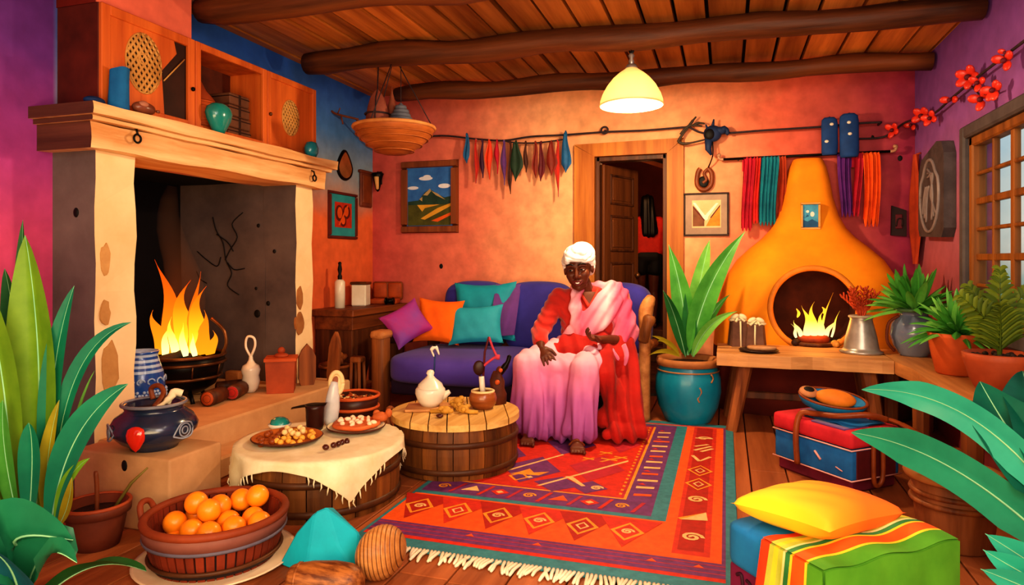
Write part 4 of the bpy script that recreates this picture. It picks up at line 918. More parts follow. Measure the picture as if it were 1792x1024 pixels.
mb = MB(); mb.box((RX0, RY0, .001), (RX1, RY1, .010), 0, .003)
z = [.0104]
def lay(x0, x1, y0, y1, mi):
    z[0] += .00012; mb.add([(x0, y0, z[0]), (x1, y0, z[0]), (x1, y1, z[0]), (x0, y1, z[0])], [(0, 1, 2, 3)], mi, False)
lpc = [0]
def lp(pts, mi, dz=.0002): lpc[0] += 1; mb.add([(x, y, z[0]+dz+lpc[0]*1.5e-6) for x, y in pts], [tuple(range(len(pts)))], mi, False)
def dia(x, y, w, h, mi, dz=.0002): lp([(x-w, y), (x, y-h), (x+w, y), (x, y+h)], mi, dz)
def ring(x, y, w, h, th, mi, dz=.0003):
    P = [(x-w, y), (x, y-h), (x+w, y), (x, y+h)]; Q = [(x-w+th, y), (x, y-h+th), (x+w-th, y), (x, y+h-th)]
    for i in range(4): j = (i+1) % 4; lp([P[i], P[j], Q[j], Q[i]], mi, dz)
def spiral(x, y, r, th, mi, turns=1.6, dz=.0004, sx=1):
    n = 18; A = []; B = []
    for k in range(n+1): q = k/n*turns*2*PI; rr_ = r*(1-.75*k/n); A.append((x+sx*cos(q)*rr_, y+sin(q)*rr_)); B.append((x+sx*cos(q)*max(rr_-th, .001), y+sin(q)*max(rr_-th, .001)))
    for k in range(n): lp([A[k], A[k+1], B[k+1], B[k]], mi, dz)
lay(RX0+.02, RX1-.05, RY0+.10, RY1-.08, 2)                          # thin red edge
lay(RX0+.02, RX1-.05, RY0+.13, RY1-.09, 1)                          # purple stripes
for k in range(3): lay(RX0+.02, RX1-.05, RY0+.16+.035*k, RY0+.166+.035*k, 6)
for x in (-1.05, -.75, -.28, -.1): lp([(x-.02, RY0+.2), (x+.02, RY0+.2), (x, RY0+.225)], 3, .0005)
lay(RX0+.02, RX1-.065, RY0+.255, RY1-.10, 3)                        # orange band
bx1 = RX1-.09
lay(-.21, bx1-.02, RY0+.30, RY1-.12, 2); lay(-.19, bx1-.045, RY0+.34, RY1-.13, 7)   # right band
lay(RX0+.02, -.26, RY0+.62, RY1-.12, 0)                             # blue-grey inner frame
lay(RX0+.03, -.33, RY0+.66, RY1-.14, 1); lay(RX0+.04, -.47, RY0+.84, RY1-.2, 5); lay(RX0+.05, -.485, RY0+.855, RY1-.2, 6)
lay(RX0+.06, -.50, RY0+.87, RY1-.21, 2)
z[0] += .0003
yb0, yb1 = RY0+.27, RY0+.60
x = RX0+.12; k = 0
while x < -.25:
    lp([(x-.14, yb1), (x+.14, yb1), (x, yb0+.02)], 2 if k % 2 else 7, .0001)
    ring(x, (yb0+yb1)/2+.02, .075, .10, .02, 5); 
    (spiral(x, (yb0+yb1)/2+.02, .035, .012, 4) if k % 3 != 1 else ring(x, (yb0+yb1)/2+.02, .032, .042, .012, 4, .0004)); x += .20; k += 1
xb = (-.19+bx1-.045)/2; y = RY0+.48; k = 0
while y < RY1-.2:
    if k in (0, 2): spiral(xb, y, .055, .018, 4)
    elif k == 1: lp([(xb-.06, y-.05), (xb+.06, y-.03), (xb+.05, y+.07)], 4); lp([(xb-.06, y-.05), (xb-.075, y-.035), (xb+.05, y+.07)], 5, .0003)
    elif k in (3, 4): ring(xb, y, .07, .10, .016, 5); ring(xb, y, .03, .045, .012, 4)
    elif k % 3 == 0: lp([(xb-.06, y-.06), (xb-.04, y-.07), (xb+.06, y+.05), (xb+.04, y+.06)], 4); lp([(xb-.06, y+.03), (xb-.04, y+.02), (xb+.04, y+.09), (xb+.02, y+.1)], 4); lp([(xb-.02, y-.08), (xb, y-.09), (xb+.07, y), (xb+.05, y+.01)], 4)
    elif k % 3 == 1: spiral(xb, y, .06, .018, 4, 1.0); lp([(xb-.055, y-.012), (xb+.055, y+.004), (xb+.055, y+.022), (xb-.055, y+.008)], 4)
    else: lp([(xb-.065, y+.05), (xb-.045, y+.06), (xb+.0, y-.05), (xb-.02, y-.06)], 4); lp([(xb-.0, y-.05), (xb-.02, y-.06), (xb+.04, y+.06), (xb+.06, y+.05)], 4)
    y += .235; k += 1
rr = random.Random(11); y = RY0+.93; k = 0       # inner purple border, right side
while y < RY1-.3:
    w = .035+.02*rr.random(); x = -.40; lp([(x-w, y-.025), (x+w, y-.01), (x+w, y+.02), (x-w, y+.008)], 4 if k % 3 else 3); 
    if k % 2: lp([(x-w, y+.04), (x, y+.035), (x-.02, y+.065)], 2)
    y += .115; k += 1
x = RX0+.12; k = 0
while x < -.40:
    yy = RY0+.75
    if k % 3 == 0: spiral(x, yy, .04, .012, 5)
    elif k % 3 == 1: lp([(x-.05, yy-.03), (x+.05, yy-.02), (x+.01, yy+.05)], 4 if k % 2 else 3)
    else: dia(x, yy, .05, .045, 2); dia(x, yy, .022, .02, 4, .0003)
    lp([(x+.05, yy-.07), (x+.07, yy-.07), (x+.11, yy+.07), (x+.09, yy+.07)], 2 if k % 2 else 6); x += .155; k += 1
y = RY0+.9
while y < RY1-.25: lp([(-.515, y), (-.50, y), (-.50, y+.02), (-.515, y+.028)], 5); y += .06
for (x, y, w, h, mi) in ((-.70, 3.75, .16, .24, 6), (-1.05, 3.62, .17, .24, 1), (-.85, 3.42, .13, .12, 1), (-1.3, 3.85, .15, .22, 1), (-.62, 4.3, .1, .22, 6), (-.95, 4.2, .16, .26, 1), (-.68, 3.42, .1, .10, 1)): dia(x, y, w, h, mi)
lp([(-1.30, 3.35), (-.95, 3.95), (-.935, 3.94), (-1.28, 3.35)], 4); lp([(-.95, 3.36), (-.55, 3.95), (-.545, 3.92), (-.93, 3.36)], 4)
for x, y, s in ((-.66, 3.92, 1), (-.70, 4.05, .8), (-.6, 3.98, .8), (-.78, 3.9, .7)):
    lp([(x-.05*s, y-.05*s), (x-.03*s, y-.05*s), (x+.05*s, y+.05*s), (x+.03*s, y+.05*s)], 5, .0005); lp([(x-.05*s, y+.01), (x+.05*s, y-.01), (x+.05*s, y+.01), (x-.05*s, y+.03)], 5, .0005)
ring(-1.08, 3.47, .06, .07, .018, 5, .0005); spiral(-.64, 3.42, .04, .014, 4); dia(-1.02, 3.48, .02, .02, 4, .0006); lp([(-.84, 3.55), (-.8, 3.56), (-.70, 3.43), (-.72, 3.42)], 4, .0005)
lp([(-1.14, 3.5), (-.98, 3.52), (-.94, 3.6), (-1.02, 3.56), (-1.06, 3.62), (-1.10, 3.55)], 5, .0005)
mb.build('rug_weave', RM, rug, fix=False)
mb = MB(); x = RX0+.01; rr = random.Random(2)
while x < RX1-.01:
    l = .05+rr.random()*.035; dx = (rr.random()-.5)*.05; mb.tube(bez([V(x, RY0+.012, .012), V(x+dx*.6, RY0-l*.5, .014), V(x+dx+.02*(rr.random()-.5), RY0-l, .007)], 3), [.007]*4+[.008, .007, .005], 6); x += .0165
mb.build('fringe', M('fringe_cream', '#f2e8d0', '#d8c8a4'), rug)
# ================================================================== BARREL TABLES
def barrel(name, label, c, R, H, n, bulge, top_r, rz=0):
    t = thing(name, label, 'table', c); mb = MB(); c = Vector(c)
    prof = [(R*(1-bulge)+R*bulge*sin(PI*(.12+.76*k/6)), .0+(H-.035)*k/6) for k in range(7)]
    staves(mb, prof, n, .012, .03, 0, c); mb.lathe([(R*.9, .015), (R*.9, H-.05)], 24, c, 1); mb.build('barrel_body', [W_barrel, BLACK], t)
    for z in (.045, H*.62):
        k = z/(H-.035)*6; r = R*(1-bulge)+R*bulge*sin(PI*(.12+.76*k/6)); mb = MB(); mb.lathe([(r-.004, z-.016), (r+.009, z-.014), (r+.011, z), (r+.009, z+.014), (r-.004, z+.016)], 44, c); mb.build('hoop', HOOP, t)
    mb = MB(); x = -top_r; rr = random.Random(n)
    while x < top_r-.005:
        w = min(.09+.05*rr.random(), top_r-x); a, b = x+.003, x+w-.003; pts = []
        for k in range(7): xx = a+(b-a)*k/6; pts.append((xx, math.sqrt(max(0, top_r**2-xx*xx))))
        poly = [(p, q) for p, q in pts]+[(p, -q) for p, q in reversed(pts)]
        M4 = Matrix.Rotation(rz, 4, 'Z'); mb.slab([c+M4 @ V(p, q, H-.035) for p, q in poly], (0, 0, .035)); x += w
    mb.build('table_top', W_top, t); return t
T2 = V(-1.513, 3.61, .012); H2 = .305; T2Z = T2.z+H2
barrel('barrel_table', 'low round barrel table with a pale plank top on the rug, carrying the white teapot', T2, .365, H2, 26, .06, .375, .4)
bt = bpy.data.objects['barrel_table']; mb = MB(); q = T2-RGT*.34+V(0, 0, .20); mb.tube(bez([q+FWD*.12, q+FWD*.12-RGT*.05+V(0, 0, .08), q-RGT*.055+V(0, 0, .11), q-FWD*.10-RGT*.04+V(0, 0, .07), q-FWD*.12+V(0, 0, -.01)], 5), .014, 8); mb.build('handle', W_leg, bt)
T1 = V(-1.963, 2.918, 0); H1 = .285; T1Z = H1+.012
barrel('barrel_table', 'round barrel table under a fringed cream cloth, set with plates of food', T1, .395, H1, 22, .04, .40, .2)
# cream cloth over the near barrel
mb = MB(); S = .445; R1 = .405; rot = math.radians(-83)
def cloth(a, b, off=0):
    q = a*2*PI; u = q-rot; L = S/max(abs(cos(u)), abs(sin(u)))**.92; L = min(L, .66)
    if L < .43: L = .43
    s = L*b
    rip = .5+.5*sin(q*7+1.0)+.35*sin(q*13)
    if s <= R1:
        return T1+V(cos(q)*s, sin(q)*s, H1+.004+off+.002*sin(s*30+q*3)*(s > .05))
    e = s-R1; k = min(1, e/.05)
    r = R1+.012+off+.025*rip*k*min(1, e/.1); zz = H1+.004+off-e*.97+.018*(1-k)*min(1, e/.02)
    return T1+V(cos(q)*r, sin(q)*r, max(zz, .02))
mb.grid(lambda a, b: cloth(a, b), 120, 26, 0); mb.grid(lambda a, b: cloth(a, b, -.003), 120, 26, 0)
tc_ = single('tablecloth', mb, [CREAM], T1+V(0, 0, H1), 'cream fringed cloth draped over the barrel table with its corner hanging down', 'tablecloth')
FRG = {}
for k in range(90):
    a = k/90; p = cloth(a, 1)
    if p.z < H1-.05:
        mb = FRG.setdefault(int(((a*2*PI-rot) % (2*PI))/(PI/2)), MB())
        mb.tube([p, p+V(.004*sin(k*3), .004*cos(k*5), -.02), p+V(.008*sin(k*7), 0, -.038)], [.0035, .004, .002], 5)
for mb in FRG.values(): mb.build('fringe', CREAM, tc_)
# ------------------------------------------------------------------ food on the near barrel
def plate(name, label, c, r, mat, mat2, h=.022, cat='plate'):
    mb = MB(); mb.lathe([(0, 0), (r*.7, 0), (r*.97, h*.7), (r, h), (r*.97, h+.003, 1), (r*.9, h*.8, 1), (r*.7, .010, 1), (0, .008, 1)], 40, c); return single(name, mb, [mat, mat2], c, label, cat)
NUTC = V(-2.096, 2.823, T1Z-.004)
plate('clay_plate', 'dark rimmed clay plate heaped with nuts on the cream cloth', NUTC, .175, M('plate_dark', '#5a2c18', '#38180c'), M('plate_orange', '#c8702c', '#9a4e1a'))
def scatter(proto, spots, label, cat, group):
    for i, (x, y, z_, a) in enumerate(spots):
        o = proto if i == 0 else proto.copy()
        if i: COL.objects.link(o)
        o.location = (x, y, z_); o.rotation_euler = (a*.3, a*.2, a)
        tag(o, label, cat, group)
rr = random.Random(21)
NUT_Y = M('nut_yellow', '#f2c25a', '#c98a24', scale=12, rough=.4); NUT_B = M('nut_brown', '#a8541c', '#6a2e0e', scale=12, rough=.4); NUT_C = M('nut_pale', '#f6dfae', '#dcae62', scale=12, rough=.4)
def pile(c, r, d, n, seed, zbase, keep=None):
    rr = random.Random(seed); out = []
    tries = 0
    while len(out) < n and tries < 6000:
        tries += 1; a, q = rr.random()*2*PI, math.sqrt(rr.random())*r; x, y = c.x+cos(a)*q, c.y+sin(a)*q
        if keep and not keep(x-c.x, y-c.y): continue
        if all((x-o[0])**2+(y-o[1])**2 > d*d for o in out): out.append((x, y, zbase, rr.random()*6))
    return out
def nut(name, mat, s=1): mb = MB(); mb.ell((0, 0, .0135*s), (.0155*s, .0155*s, .0135*s), 0, 10); mb.ell((0, 0, .024*s), (.008*s, .008*s, .004*s), 0, 8); return mb.build(name, mat, None, (0, 0, 0))
rside = lambda x, y: V(x, y, 0).dot(RGT) > -.03
scatter(nut('hazelnut', NUT_Y), pile(NUTC, .135, .029, 28, 4, NUTC.z+.011, rside), 'small yellow nut on the right half of the nut plate', 'nut', 'yellow nuts on the clay plate')
scatter(nut('chestnut', NUT_B, 1.15), pile(NUTC, .125, .034, 16, 5, NUTC.z+.011, lambda x, y: V(x, y, 0).dot(RGT) < -.045), 'reddish brown nut on the left half of the nut plate', 'nut', 'brown nuts on the clay plate')
scatter(nut('almond', NUT_C), pile(NUTC, .085, .032, 9, 8, NUTC.z+.034, rside), 'pale nut lying on top of the yellow nuts on the plate', 'nut', 'pale nuts on top of the heap')
c = V(-2.275, 3.0, T1Z-.004); t = thing('covered_dish', 'small white dish with a turquoise domed lid behind the nut plate', 'dish', c)
mb = MB(); mb.lathe([(0, 0), (.04, 0), (.058, .02), (.06, .03), (0, .03)], 24, c); mb.build('dish', WHITE, t); mb = MB(); mb.lathe([(.052, .03), (.046, .05), (.025, .063), (0, .066)], 24, c, sq=(1, .9)); mb.build('lid', TEAL, t)
c = V(-2.10, 3.065, T1Z-.004); t = thing('dark_mug', 'dark brown cup with a wide pouring lip behind the nut plate', 'cup', c)
mb = MB(); mb.lathe([(0, 0), (.04, 0), (.046, .02), (.05, .11), (.054, .13), (.048, .13), (.044, .10), (0, .1)], 24, c); mb.build('body', M('mug_brown', '#3e1a12', '#240d08', rough=.3), t)
mb = MB(); q = c-RGT*.04+V(0, 0, .128); mb.grid(lambda a, b: q+RGT*(.105*a-.085*(1-a))+FWD*((b-.5)*(.10*(1-abs(a-.6)*1.1)))+V(0, 0, -.025*(1-a)**2+.008*sin(PI*b)+.004), 14, 6); mb.build('lip', IRON, t)
c = V(-2.085, 3.185, T1Z-.004); t = thing('white_pitcher', 'tall white pitcher with a cream looped top behind the dark cup', 'pitcher', c)
mb = MB(); mb.lathe([(0, 0), (.032, 0), (.04, .03), (.043, .09), (.035, .16), (.026, .21), (.02, .235), (0, .24)], 22, c, wob=lambda q, z: 0, mat=Matrix.Rotation(.12, 4, 'Y')); mb.build('body', M('pitcher_white', '#d8d8d8', '#a8a8ae', rough=.25, coat=.4), t)
q = c+RGT*.035+V(0, 0, .225); mb = MB(); mb.tube(bez([q+RGT*(.034*cos(a))+V(0, 0, .06*sin(a)) for a in [2*PI*k/10 for k in range(11)]], 3), .013, 8); mb.ell(q, (.028, .012, .05), 0, 14); mb.build('loop', M('pitcher_cream', '#ecd8a8', '#cfae74'), t)
mb = MB(); mb.ell(q-FWD*.009, (.022, .006, .04), 0, 14, basis(RGT, FWD, UP)); mb.build('inset', M('inset_brown', '#a8684a', '#7d4630'), t)
FLC = V(-1.885, 3.125, T1Z-.004)
plate('serving_plate', 'cream oval serving plate with flatbread on the cream cloth', FLC, .155, M('plate_dark', '#5a2c18'), CREAM, .02)
mb = MB(); mb.lathe([(0, 0), (.11, 0), (.125, .012), (.122, .024), (.10, .022), (0, .02)], 36, V(0, 0, 0), wob=lambda q, z: .005*sin(5*q)); o = single('flatbread', mb, M('bread_red', '#d8743c', '#b04e22', scale=14), V(0, 0, 0), 'round reddish flatbread on the serving plate', 'bread'); o.location = FLC+V(0, 0, .016)
def piece(name, mat): mb = MB(); mb.ell((0, 0, .010), (.019, .014, .011), 0, 10); return mb.build(name, mat, None, (0, 0, 0))
scatter(piece('dumpling', M('dumpling_white', '#fae6cc', '#e8bf94', scale=10)), pile(FLC, .105, .036, 16, 9, FLC.z+.037), 'white dumpling lying on the round flatbread', 'dumpling', 'white dumplings on the flatbread')
c = V(FLC.x+.09, FLC.y+.10, FLC.z+.02); mb = MB(); mb.ell(c+V(0, 0, .03), (.045, .03, .028), 0, 14, Matrix.Rotation(.5, 4, 'Z')); mb.ell(c+V(.04, .02, .05), (.02, .018, .025), 0, 10); mb.ell(c+V(-.03, .012, .045), (.02, .02, .02), 0, 10)
single('roast_piece', mb, M('roast_orange', '#d07038', '#9c4a1e', scale=16), c, 'lumpy orange roasted piece at the back edge of the flatbread plate', 'food')
mb = MB(); mb.ell((0, 0, .014), (.017, .014, .014), 0, 12)
prm = mb.build('date_fruit', M('date_brown', '#5a2418', '#341009', rough=.25, coat=.4), None, (0, 0, 0))
d0, d1 = onZ(570, 787, T1Z), onZ(611, 772, T1Z)
scatter(prm, [(*(d0+(d1-d0)*k/4+V(0, .006*sin(k*2), 0)).xy, T1Z-.003, k*1.3) for k in range(5)], 'dark shiny date in the short row on the cream cloth', 'date', 'row of dates on the cloth')
# casserole behind on its stool
c = V(-2.14, 3.52, 0); t = thing('round_stool', 'dark round stool hidden behind the cloth-covered barrel, under the brown casserole', 'stool', c)
mb = MB(); mb.lathe([(0, .2), (.15, .2), (.155, .23), (0, .23)], 26, c); mb.build('seat', W_dark, t)
for k in range(3): q = 2*PI*k/3; mb = MB(); mb.tube([c+V(cos(q)*.1, sin(q)*.1, .2), c+V(cos(q)*.13, sin(q)*.13, 0)], .018, 8); mb.build('leg', W_dark, t)
c = V(-2.14, 3.52, .2305); t = thing('casserole', 'brown two-tiered round casserole filled with a dark nut mix', 'casserole', c)
CAS = M('casserole_brown', '#4a2214', '#2c110a', rough=.4)
mb = MB(); mb.lathe([(0, 0), (.13, 0), (.14, .06), (.142, .10), (.15, .15), (.14, .15), (.13, .12), (0, .12)], 36, c); mb.build('bowl', CAS, t)
for R, z_ in ((.149, .152), (.146, .085)): mb = MB(); mb.torus(c+V(0, 0, z_), R, .010, 0, 40, 8); mb.build('rim', TERRA_B, t)
mb = MB(); rr = random.Random(6)
for k in range(90):
    a, q = rr.random()*6.28, math.sqrt(rr.random())*.128; mb.ell(c+V(cos(a)*q, sin(a)*q, .128+rr.random()*.012), (.018, .009, .008), rr.choice((0, 0, 1, 2, 3)), 6, Matrix.Rotation(rr.random()*6, 4, 'Z') @ Matrix.Rotation(rr.random(), 4, 'X'))
o = single('nut_mix', mb, [NUT_B, NUT_C, SOIL, TERRA_B], c+V(0, 0, .12), 'mixed chopped nuts and peel filling the brown casserole', 'nuts'); o['kind'] = 'stuff'
# ------------------------------------------------------------------ things on the far barrel
Z2 = T2Z+.0005
mb = MB(); R4 = Matrix.Translation((-1.66, 3.60, Z2)) @ Matrix.Rotation(.35, 4, 'Z'); mb.box((-.15, -.10, 0), (.13, .10, .016), 0, .005, mat=R4)
single('serving_board', mb, W_bench, V(-1.66, 3.60, Z2), 'pale square board under the white teapot', 'board')
c = V(-1.67, 3.60, Z2+.0165); t = thing('white_teapot', 'round white teapot with a swirled lid and short spout on the barrel top', 'teapot', c)
mb = MB(); mb.lathe([(0, 0), (.05, 0), (.075, .03), (.09, .075), (.088, .10), (.08, .11), (0, .11)], 30, c); mb.build('body', WHITE, t)
mb = MB(); mb.lathe([(.082, .108), (.07, .13), (.05, .145), (.03, .165), (.022, .18), (.026, .195), (.015, .21), (0, .215)], 26, c, wob=lambda q, z: .004*sin(2*q+z*90)); mb.build('lid', WHITE, t)
mb = MB(); mb.tube([c+RGT*.07+V(0, 0, .05), c+RGT*.1+V(0, 0, .075), c+RGT*.115+V(0, 0, .085)], [.024, .017, .013], 10); mb.build('spout', WHITE, t)
mb = MB(); mb.tube([c+RGT*.02+FWD*.01+V(0, 0, .19), c+RGT*.025+FWD*.02+V(0, 0, .30)], .005, 6, 0); mb.tube(bez([c+RGT*.02+FWD*.02+V(0, 0, .29), c+RGT*.005+FWD*.02+V(0, 0, .33), c+RGT*.03+FWD*.02+V(0, 0, .345), c+RGT*.05+FWD*.02+V(0, 0, .30)], 5), [.006]*5+[.012]*6+[.01, .007, .006, .005, .003], 8, 1); mb.ell(c+RGT*.022+FWD*.022+V(0, 0, .352), (.016, .012, .01), 2, 10)
single('curled_spoon', mb, [M('spoon_blue', '#26407a', '#182a54'), WHITE, IRON], c+V(0, 0, .19), 'thin blue stemmed spoon with a white curled end standing behind the teapot lid', 'spoon')
c = V(-1.375, 3.70, Z2); t = thing('clay_bowl', 'small round brown clay bowl with a cream rim and a straw on the barrel top', 'bowl', c)
mb = MB(); mb.lathe([(0, 0), (.055, 0), (.078, .03), (.084, .06), (.076, .09), (.066, .105), (.06, .10), (.06, .085), (0, .08)], 30, c); mb.build('body', M('bowl_brown', '#a8602c', '#6e3616', scale=3, stretch=(1, 1, 10), rough=.3, coat=.3), t)
mb = MB(); mb.torus(c+V(0, 0, .103), .064, .008, 0, 30, 8); mb.build('rim', M('pitcher_cream', '#ecd8a8'), t)
mb = MB(); mb.tube([c+V(0, 0, .085), c-RGT*.008+V(0, 0, .19)], .017, 12); single('white_straw', mb, WHITE, c+V(0, 0, .09), 'thick white tube standing in the small brown clay bowl', 'straw')
mb = MB(); mb.tube([c-RGT*.018+FWD*.03+V(0, 0, .09), c-RGT*.02+FWD*.03+V(0, 0, .2)], .006, 6); mb.ell(c-RGT*.025+FWD*.03+V(0, 0, .235), (.035, .012, .045), 0, 16, basis(RGT, FWD, UP)); single('wooden_spoon', mb, M('spoon_dark', '#3a120c', '#220806', rough=.4), c+V(0, 0, .1), 'dark round-headed wooden spoon rising from the clay bowl', 'spoon')
c3 = V(-1.335, 3.85, Z2); t = thing('carved_figure', 'small dark carved wooden figure behind the clay bowl', 'figurine', c3)
mb = MB(); mb.lathe([(0, 0), (.05, 0), (.052, .06), (.04, .10), (.045, .14), (.03, .18), (.02, .2), (0, .2)], 18, c3, wob=lambda q, z: .006*sin(3*q+20*z)); mb.ell(c3+RGT*.015+V(0, 0, .2), (.025, .025, .03), 0, 12); mb.build('body', M('figure_brown', '#6a3018', '#3a160a', scale=8), t)
mb = MB(); mb.ell(c3-FWD*.035+RGT*.02+V(0, 0, .21), .013, 0, 10); mb.ell(c3-FWD*.05+V(0, 0, .14), .016, 0, 10); mb.build('ornament', TERRA_B, t)
mb = MB(); mb.tube(bez([c3+RGT*.01+V(0, 0, .18), c3+RGT*.06+FWD*-.01+V(0, 0, .25), c3+RGT*.075+V(0, 0, .30)], 4), [.02]*4+[.014]*4+[.004], 8); mb.build('crest', IRON, t)
mb = MB(); a0 = c3-RGT*.02-FWD*.03; mb.tube([c-RGT*.005+FWD*.035+V(0, 0, .09), c+RGT*.01+FWD*.035+V(0, 0, .33), c+RGT*.035+FWD*.035+V(0, 0, .42)], .007, 7, 0); mb.tube(bez([c+RGT*.035+FWD*.035+V(0, 0, .42), c+RGT*.06+FWD*.035+V(0, 0, .35), c+RGT*.085+FWD*.03+V(0, 0, .30)], 4), .007, 7, 1); mb.tube(bez([c+RGT*.10+FWD*.03+V(0, 0, .30), c+RGT*.07+FWD*.03+V(0, 0, .298), c+RGT*.03+FWD*.03+V(0, 0, .27), c-RGT*.005+FWD*.035+V(0, 0, .24)], 4), [.016]*4+[.008]*9, 7, 1)
single('drinking_stem', mb, [M('stem_dark_red', '#6a1a20', '#420e12'), M('stem_pink', '#d0485a', '#a02a3c')], c+V(0, 0, .1), 'tall dark red stem with a bent pink twist standing in the clay bowl', 'stem')
rr = random.Random(14); GING = M('ginger_yellow', '#d8a444', '#a06e22', scale=12)
for i, (x, y, lab) in enumerate(((-1.53, 3.50, 'knobbly yellow root piece nearest the front of the barrel top'), (-1.50, 3.62, 'round yellow root piece in the middle of the barrel top'), (-1.545, 3.70, 'yellow root piece behind the others beside the teapot spout'), (-1.44, 3.55, 'forked yellow root piece in front of the clay bowl'))):
    mb = MB(); mb.ell((0, 0, .024), (.036, .024, .024), 0, 12)
    for k in range(3): a = k*2.1+i; mb.ell((.03*cos(a), .025*sin(a), .02+.008*k), (.022, .014, .014), 0, 8, Matrix.Rotation(a, 4, 'Z'))
    if i in (0, 3): mb.tube([(.0, 0, .02), (.05*cos(i+3), .05*sin(i+3), .014), (.09*cos(i+3.3), .09*sin(i+3.3), .012)], [.018, .013, .011], 8)
    if i == 1: mb.ell((0, 0, .055), (.03, .026, .022), 0, 12); mb.ell((.02, .0, .072), (.018, .016, .014), 0, 8)
    o = mb.build('root_piece', GING, None, (0, 0, 0)); o.location = (x, y, Z2-.001); tag(o, lab, 'root', 'root pieces on the barrel top')
mb = MB(); mb.ell((0, 0, .012), (.022, .018, .012), 0, 10); o = mb.build('date_fruit', _M['date_brown'], None, (0, 0, 0)); o.location = (-1.52, 3.40, Z2); tag(o, 'single dark date near the front edge of the pale barrel top', 'date')
# ================================================================== TUB OF ORANGES
TC = V(-1.95, 2.175, 0)
mb = MB(); mb.lathe([(0, 0), (.25, 0), (.30, .012), (.305, .018), (.29, .016), (.25, .008), (0, .008)], 48, TC); single('floor_plate', mb, M('plate_cream', '#e8d2b4', '#cfae88'), TC, 'wide cream plate on the floor beneath the tub of oranges', 'plate')
tc = TC+V(0, 0, .009); t = thing('orange_tub', 'round reddish wooden tub full of oranges at the front', 'tub', tc)
TUBR = M('tub_red', '#8a3418', '#5a1e0d', scale=6, stretch=(2, 2, .3), island=.35); mb = MB(); staves(mb, [(.225, 0), (.245, .06), (.258, .12), (.262, .172)], 44, .05, .022, 0, tc); mb.lathe([(0, .012), (.235, .012), (.245, .16)], 40, tc, 1); mb.build('tub_body', [TUBR, M('tub_groove', '#3a2a2c', '#22181a')], t)
mb = MB(); mb.lathe([(.255, .118), (.266, .12), (.272, .165), (.262, .168)], 52, tc); mb.build('band', M('tub_band', '#8a5648', '#6a3a34', scale=5), t)
for z_, m_, r_ in ((.115, M('hoop_grey', '#6a6474', '#4a4454'), .008), (.036, HOOP, .008)):
    mb = MB(); mb.torus(tc+V(0, 0, z_), .262 if z_ > .1 else .246, r_, 0, 52, 6); mb.build('hoop', m_, t)
mb = MB(); mb.torus(tc+V(0, 0, .176), .262, .016, 0, 52, 10); mb.build('rim', M('tub_rim', '#94401c', '#6a2a10', scale=5), t)
q = tc-RGT*.262+V(0, 0, .16); mb = MB(); mb.tube(bez([q+FWD*.05+V(0, 0, -.02), q+FWD*.03-RGT*.025+V(0, 0, .05), q-FWD*.03-RGT*.03+V(0, 0, .05), q-FWD*.05+V(0, 0, -.04)], 5), .012, 8); mb.build('handle', _M['tub_rim'], t)
mb = MB(); mb.ell((0, 0, 0), (.0465, .0465, .045), 0, 22); mb.ell((0, 0, .0435), (.006, .006, .003), 1, 8)
og = mb.build('orange', [M('orange_peel', '#ff9a1e', '#f07c0a', scale=14, rough=.4, coat=.2, bump=.05), SOIL], None, (0, 0, 0))
spots = []
for px, py in ((306, 915), (343, 924), (381, 930), (434, 916), (412, 922), (337, 896), (372, 893), (404, 907), (443, 897), (420, 878), (458, 876), (398, 882), (352, 886)):
    p = D(px, py, 2.0); d = ray(px, py)
    # rest them in two layers inside the tub
    z_ = tc.z+(.128 if py > 895 else .165)
    p = CAM+d*((z_-CAMZ)/d.z); spots.append(p)
for k in range(60):            # push apart
    for i in range(len(spots)):
        for j in range(i):
            dv = spots[i]-spots[j]
            if dv.length < .094: dv = dv.normalized()*(.094-dv.length)*.5; spots[i] += V(dv.x, dv.y, dv.z*.5); spots[j] -= V(dv.x, dv.y, dv.z*.5)
        h = V(spots[i].x-tc.x, spots[i].y-tc.y, 0)
        if h.length > .18: spots[i] -= h.normalized()*(h.length-.18)
        spots[i].z = min(max(spots[i].z, tc.z+.12), tc.z+.19)
for k in range(9): q = 2*PI*k/9; spots.append(tc+V(cos(q)*.16, sin(q)*.16, .064))
spots.append(tc+V(0, .02, .062)); spots.append(tc+V(.06, -.06, .064)); spots.append(tc+V(-.07, .05, .064))
for i, p in enumerate(spots):
    o = og if i == 0 else og.copy()
    if i: COL.objects.link(o)
    o.location = p; rr = random.Random(i); o.rotation_euler = (rr.random()*2, rr.random()*2, rr.random()*6); tag(o, 'round ripe orange piled in the reddish wooden tub', 'orange', 'oranges in the tub')
# ================================================================== FLOOR, FRONT LEFT
c = V(-2.52, 2.12, 0); t = thing('clay_pot', 'small dark terracotta flowerpot with two bare sticks beside the plaster block', 'flowerpot', c)
mb = MB(); mb.lathe([(0, 0), (.085, 0), (.1, .06), (.112, .13), (.112, .135), (.128, .14), (.13, .175), (.12, .18), (.108, .175), (.1, .14), (0, .14)], 32, c); mb.build('pot', TERRA_D, t)
mb = MB(); mb.torus(c+V(0, 0, .177), .124, .008, 0, 34, 7); mb.build('rim', TERRA, t); mb = MB(); mb.lathe([(0, .145), (.104, .143)], 24, c); mb.build('soil', SOIL, t)
mb = MB(); mb.tube(bez([c+V(0, 0, .12), c+RGT*.0+V(0, 0, .24), c-RGT*.005+V(0, 0, .31)], 4), [.009]*8+[.007], 7, 0); mb.build('stick', LEATHER, t)
mb = MB(); mb.tube([c+RGT*.05+FWD*.04+V(0, 0, .14), c+RGT*.11+FWD*.06+V(0, 0, .24), c+RGT*.18+FWD*.06+V(0, 0, .305)], [.008, .007, .004], 7, 0); mb.build('stick', M('stick_olive', '#8a7a34', '#5a4a1c'), t)
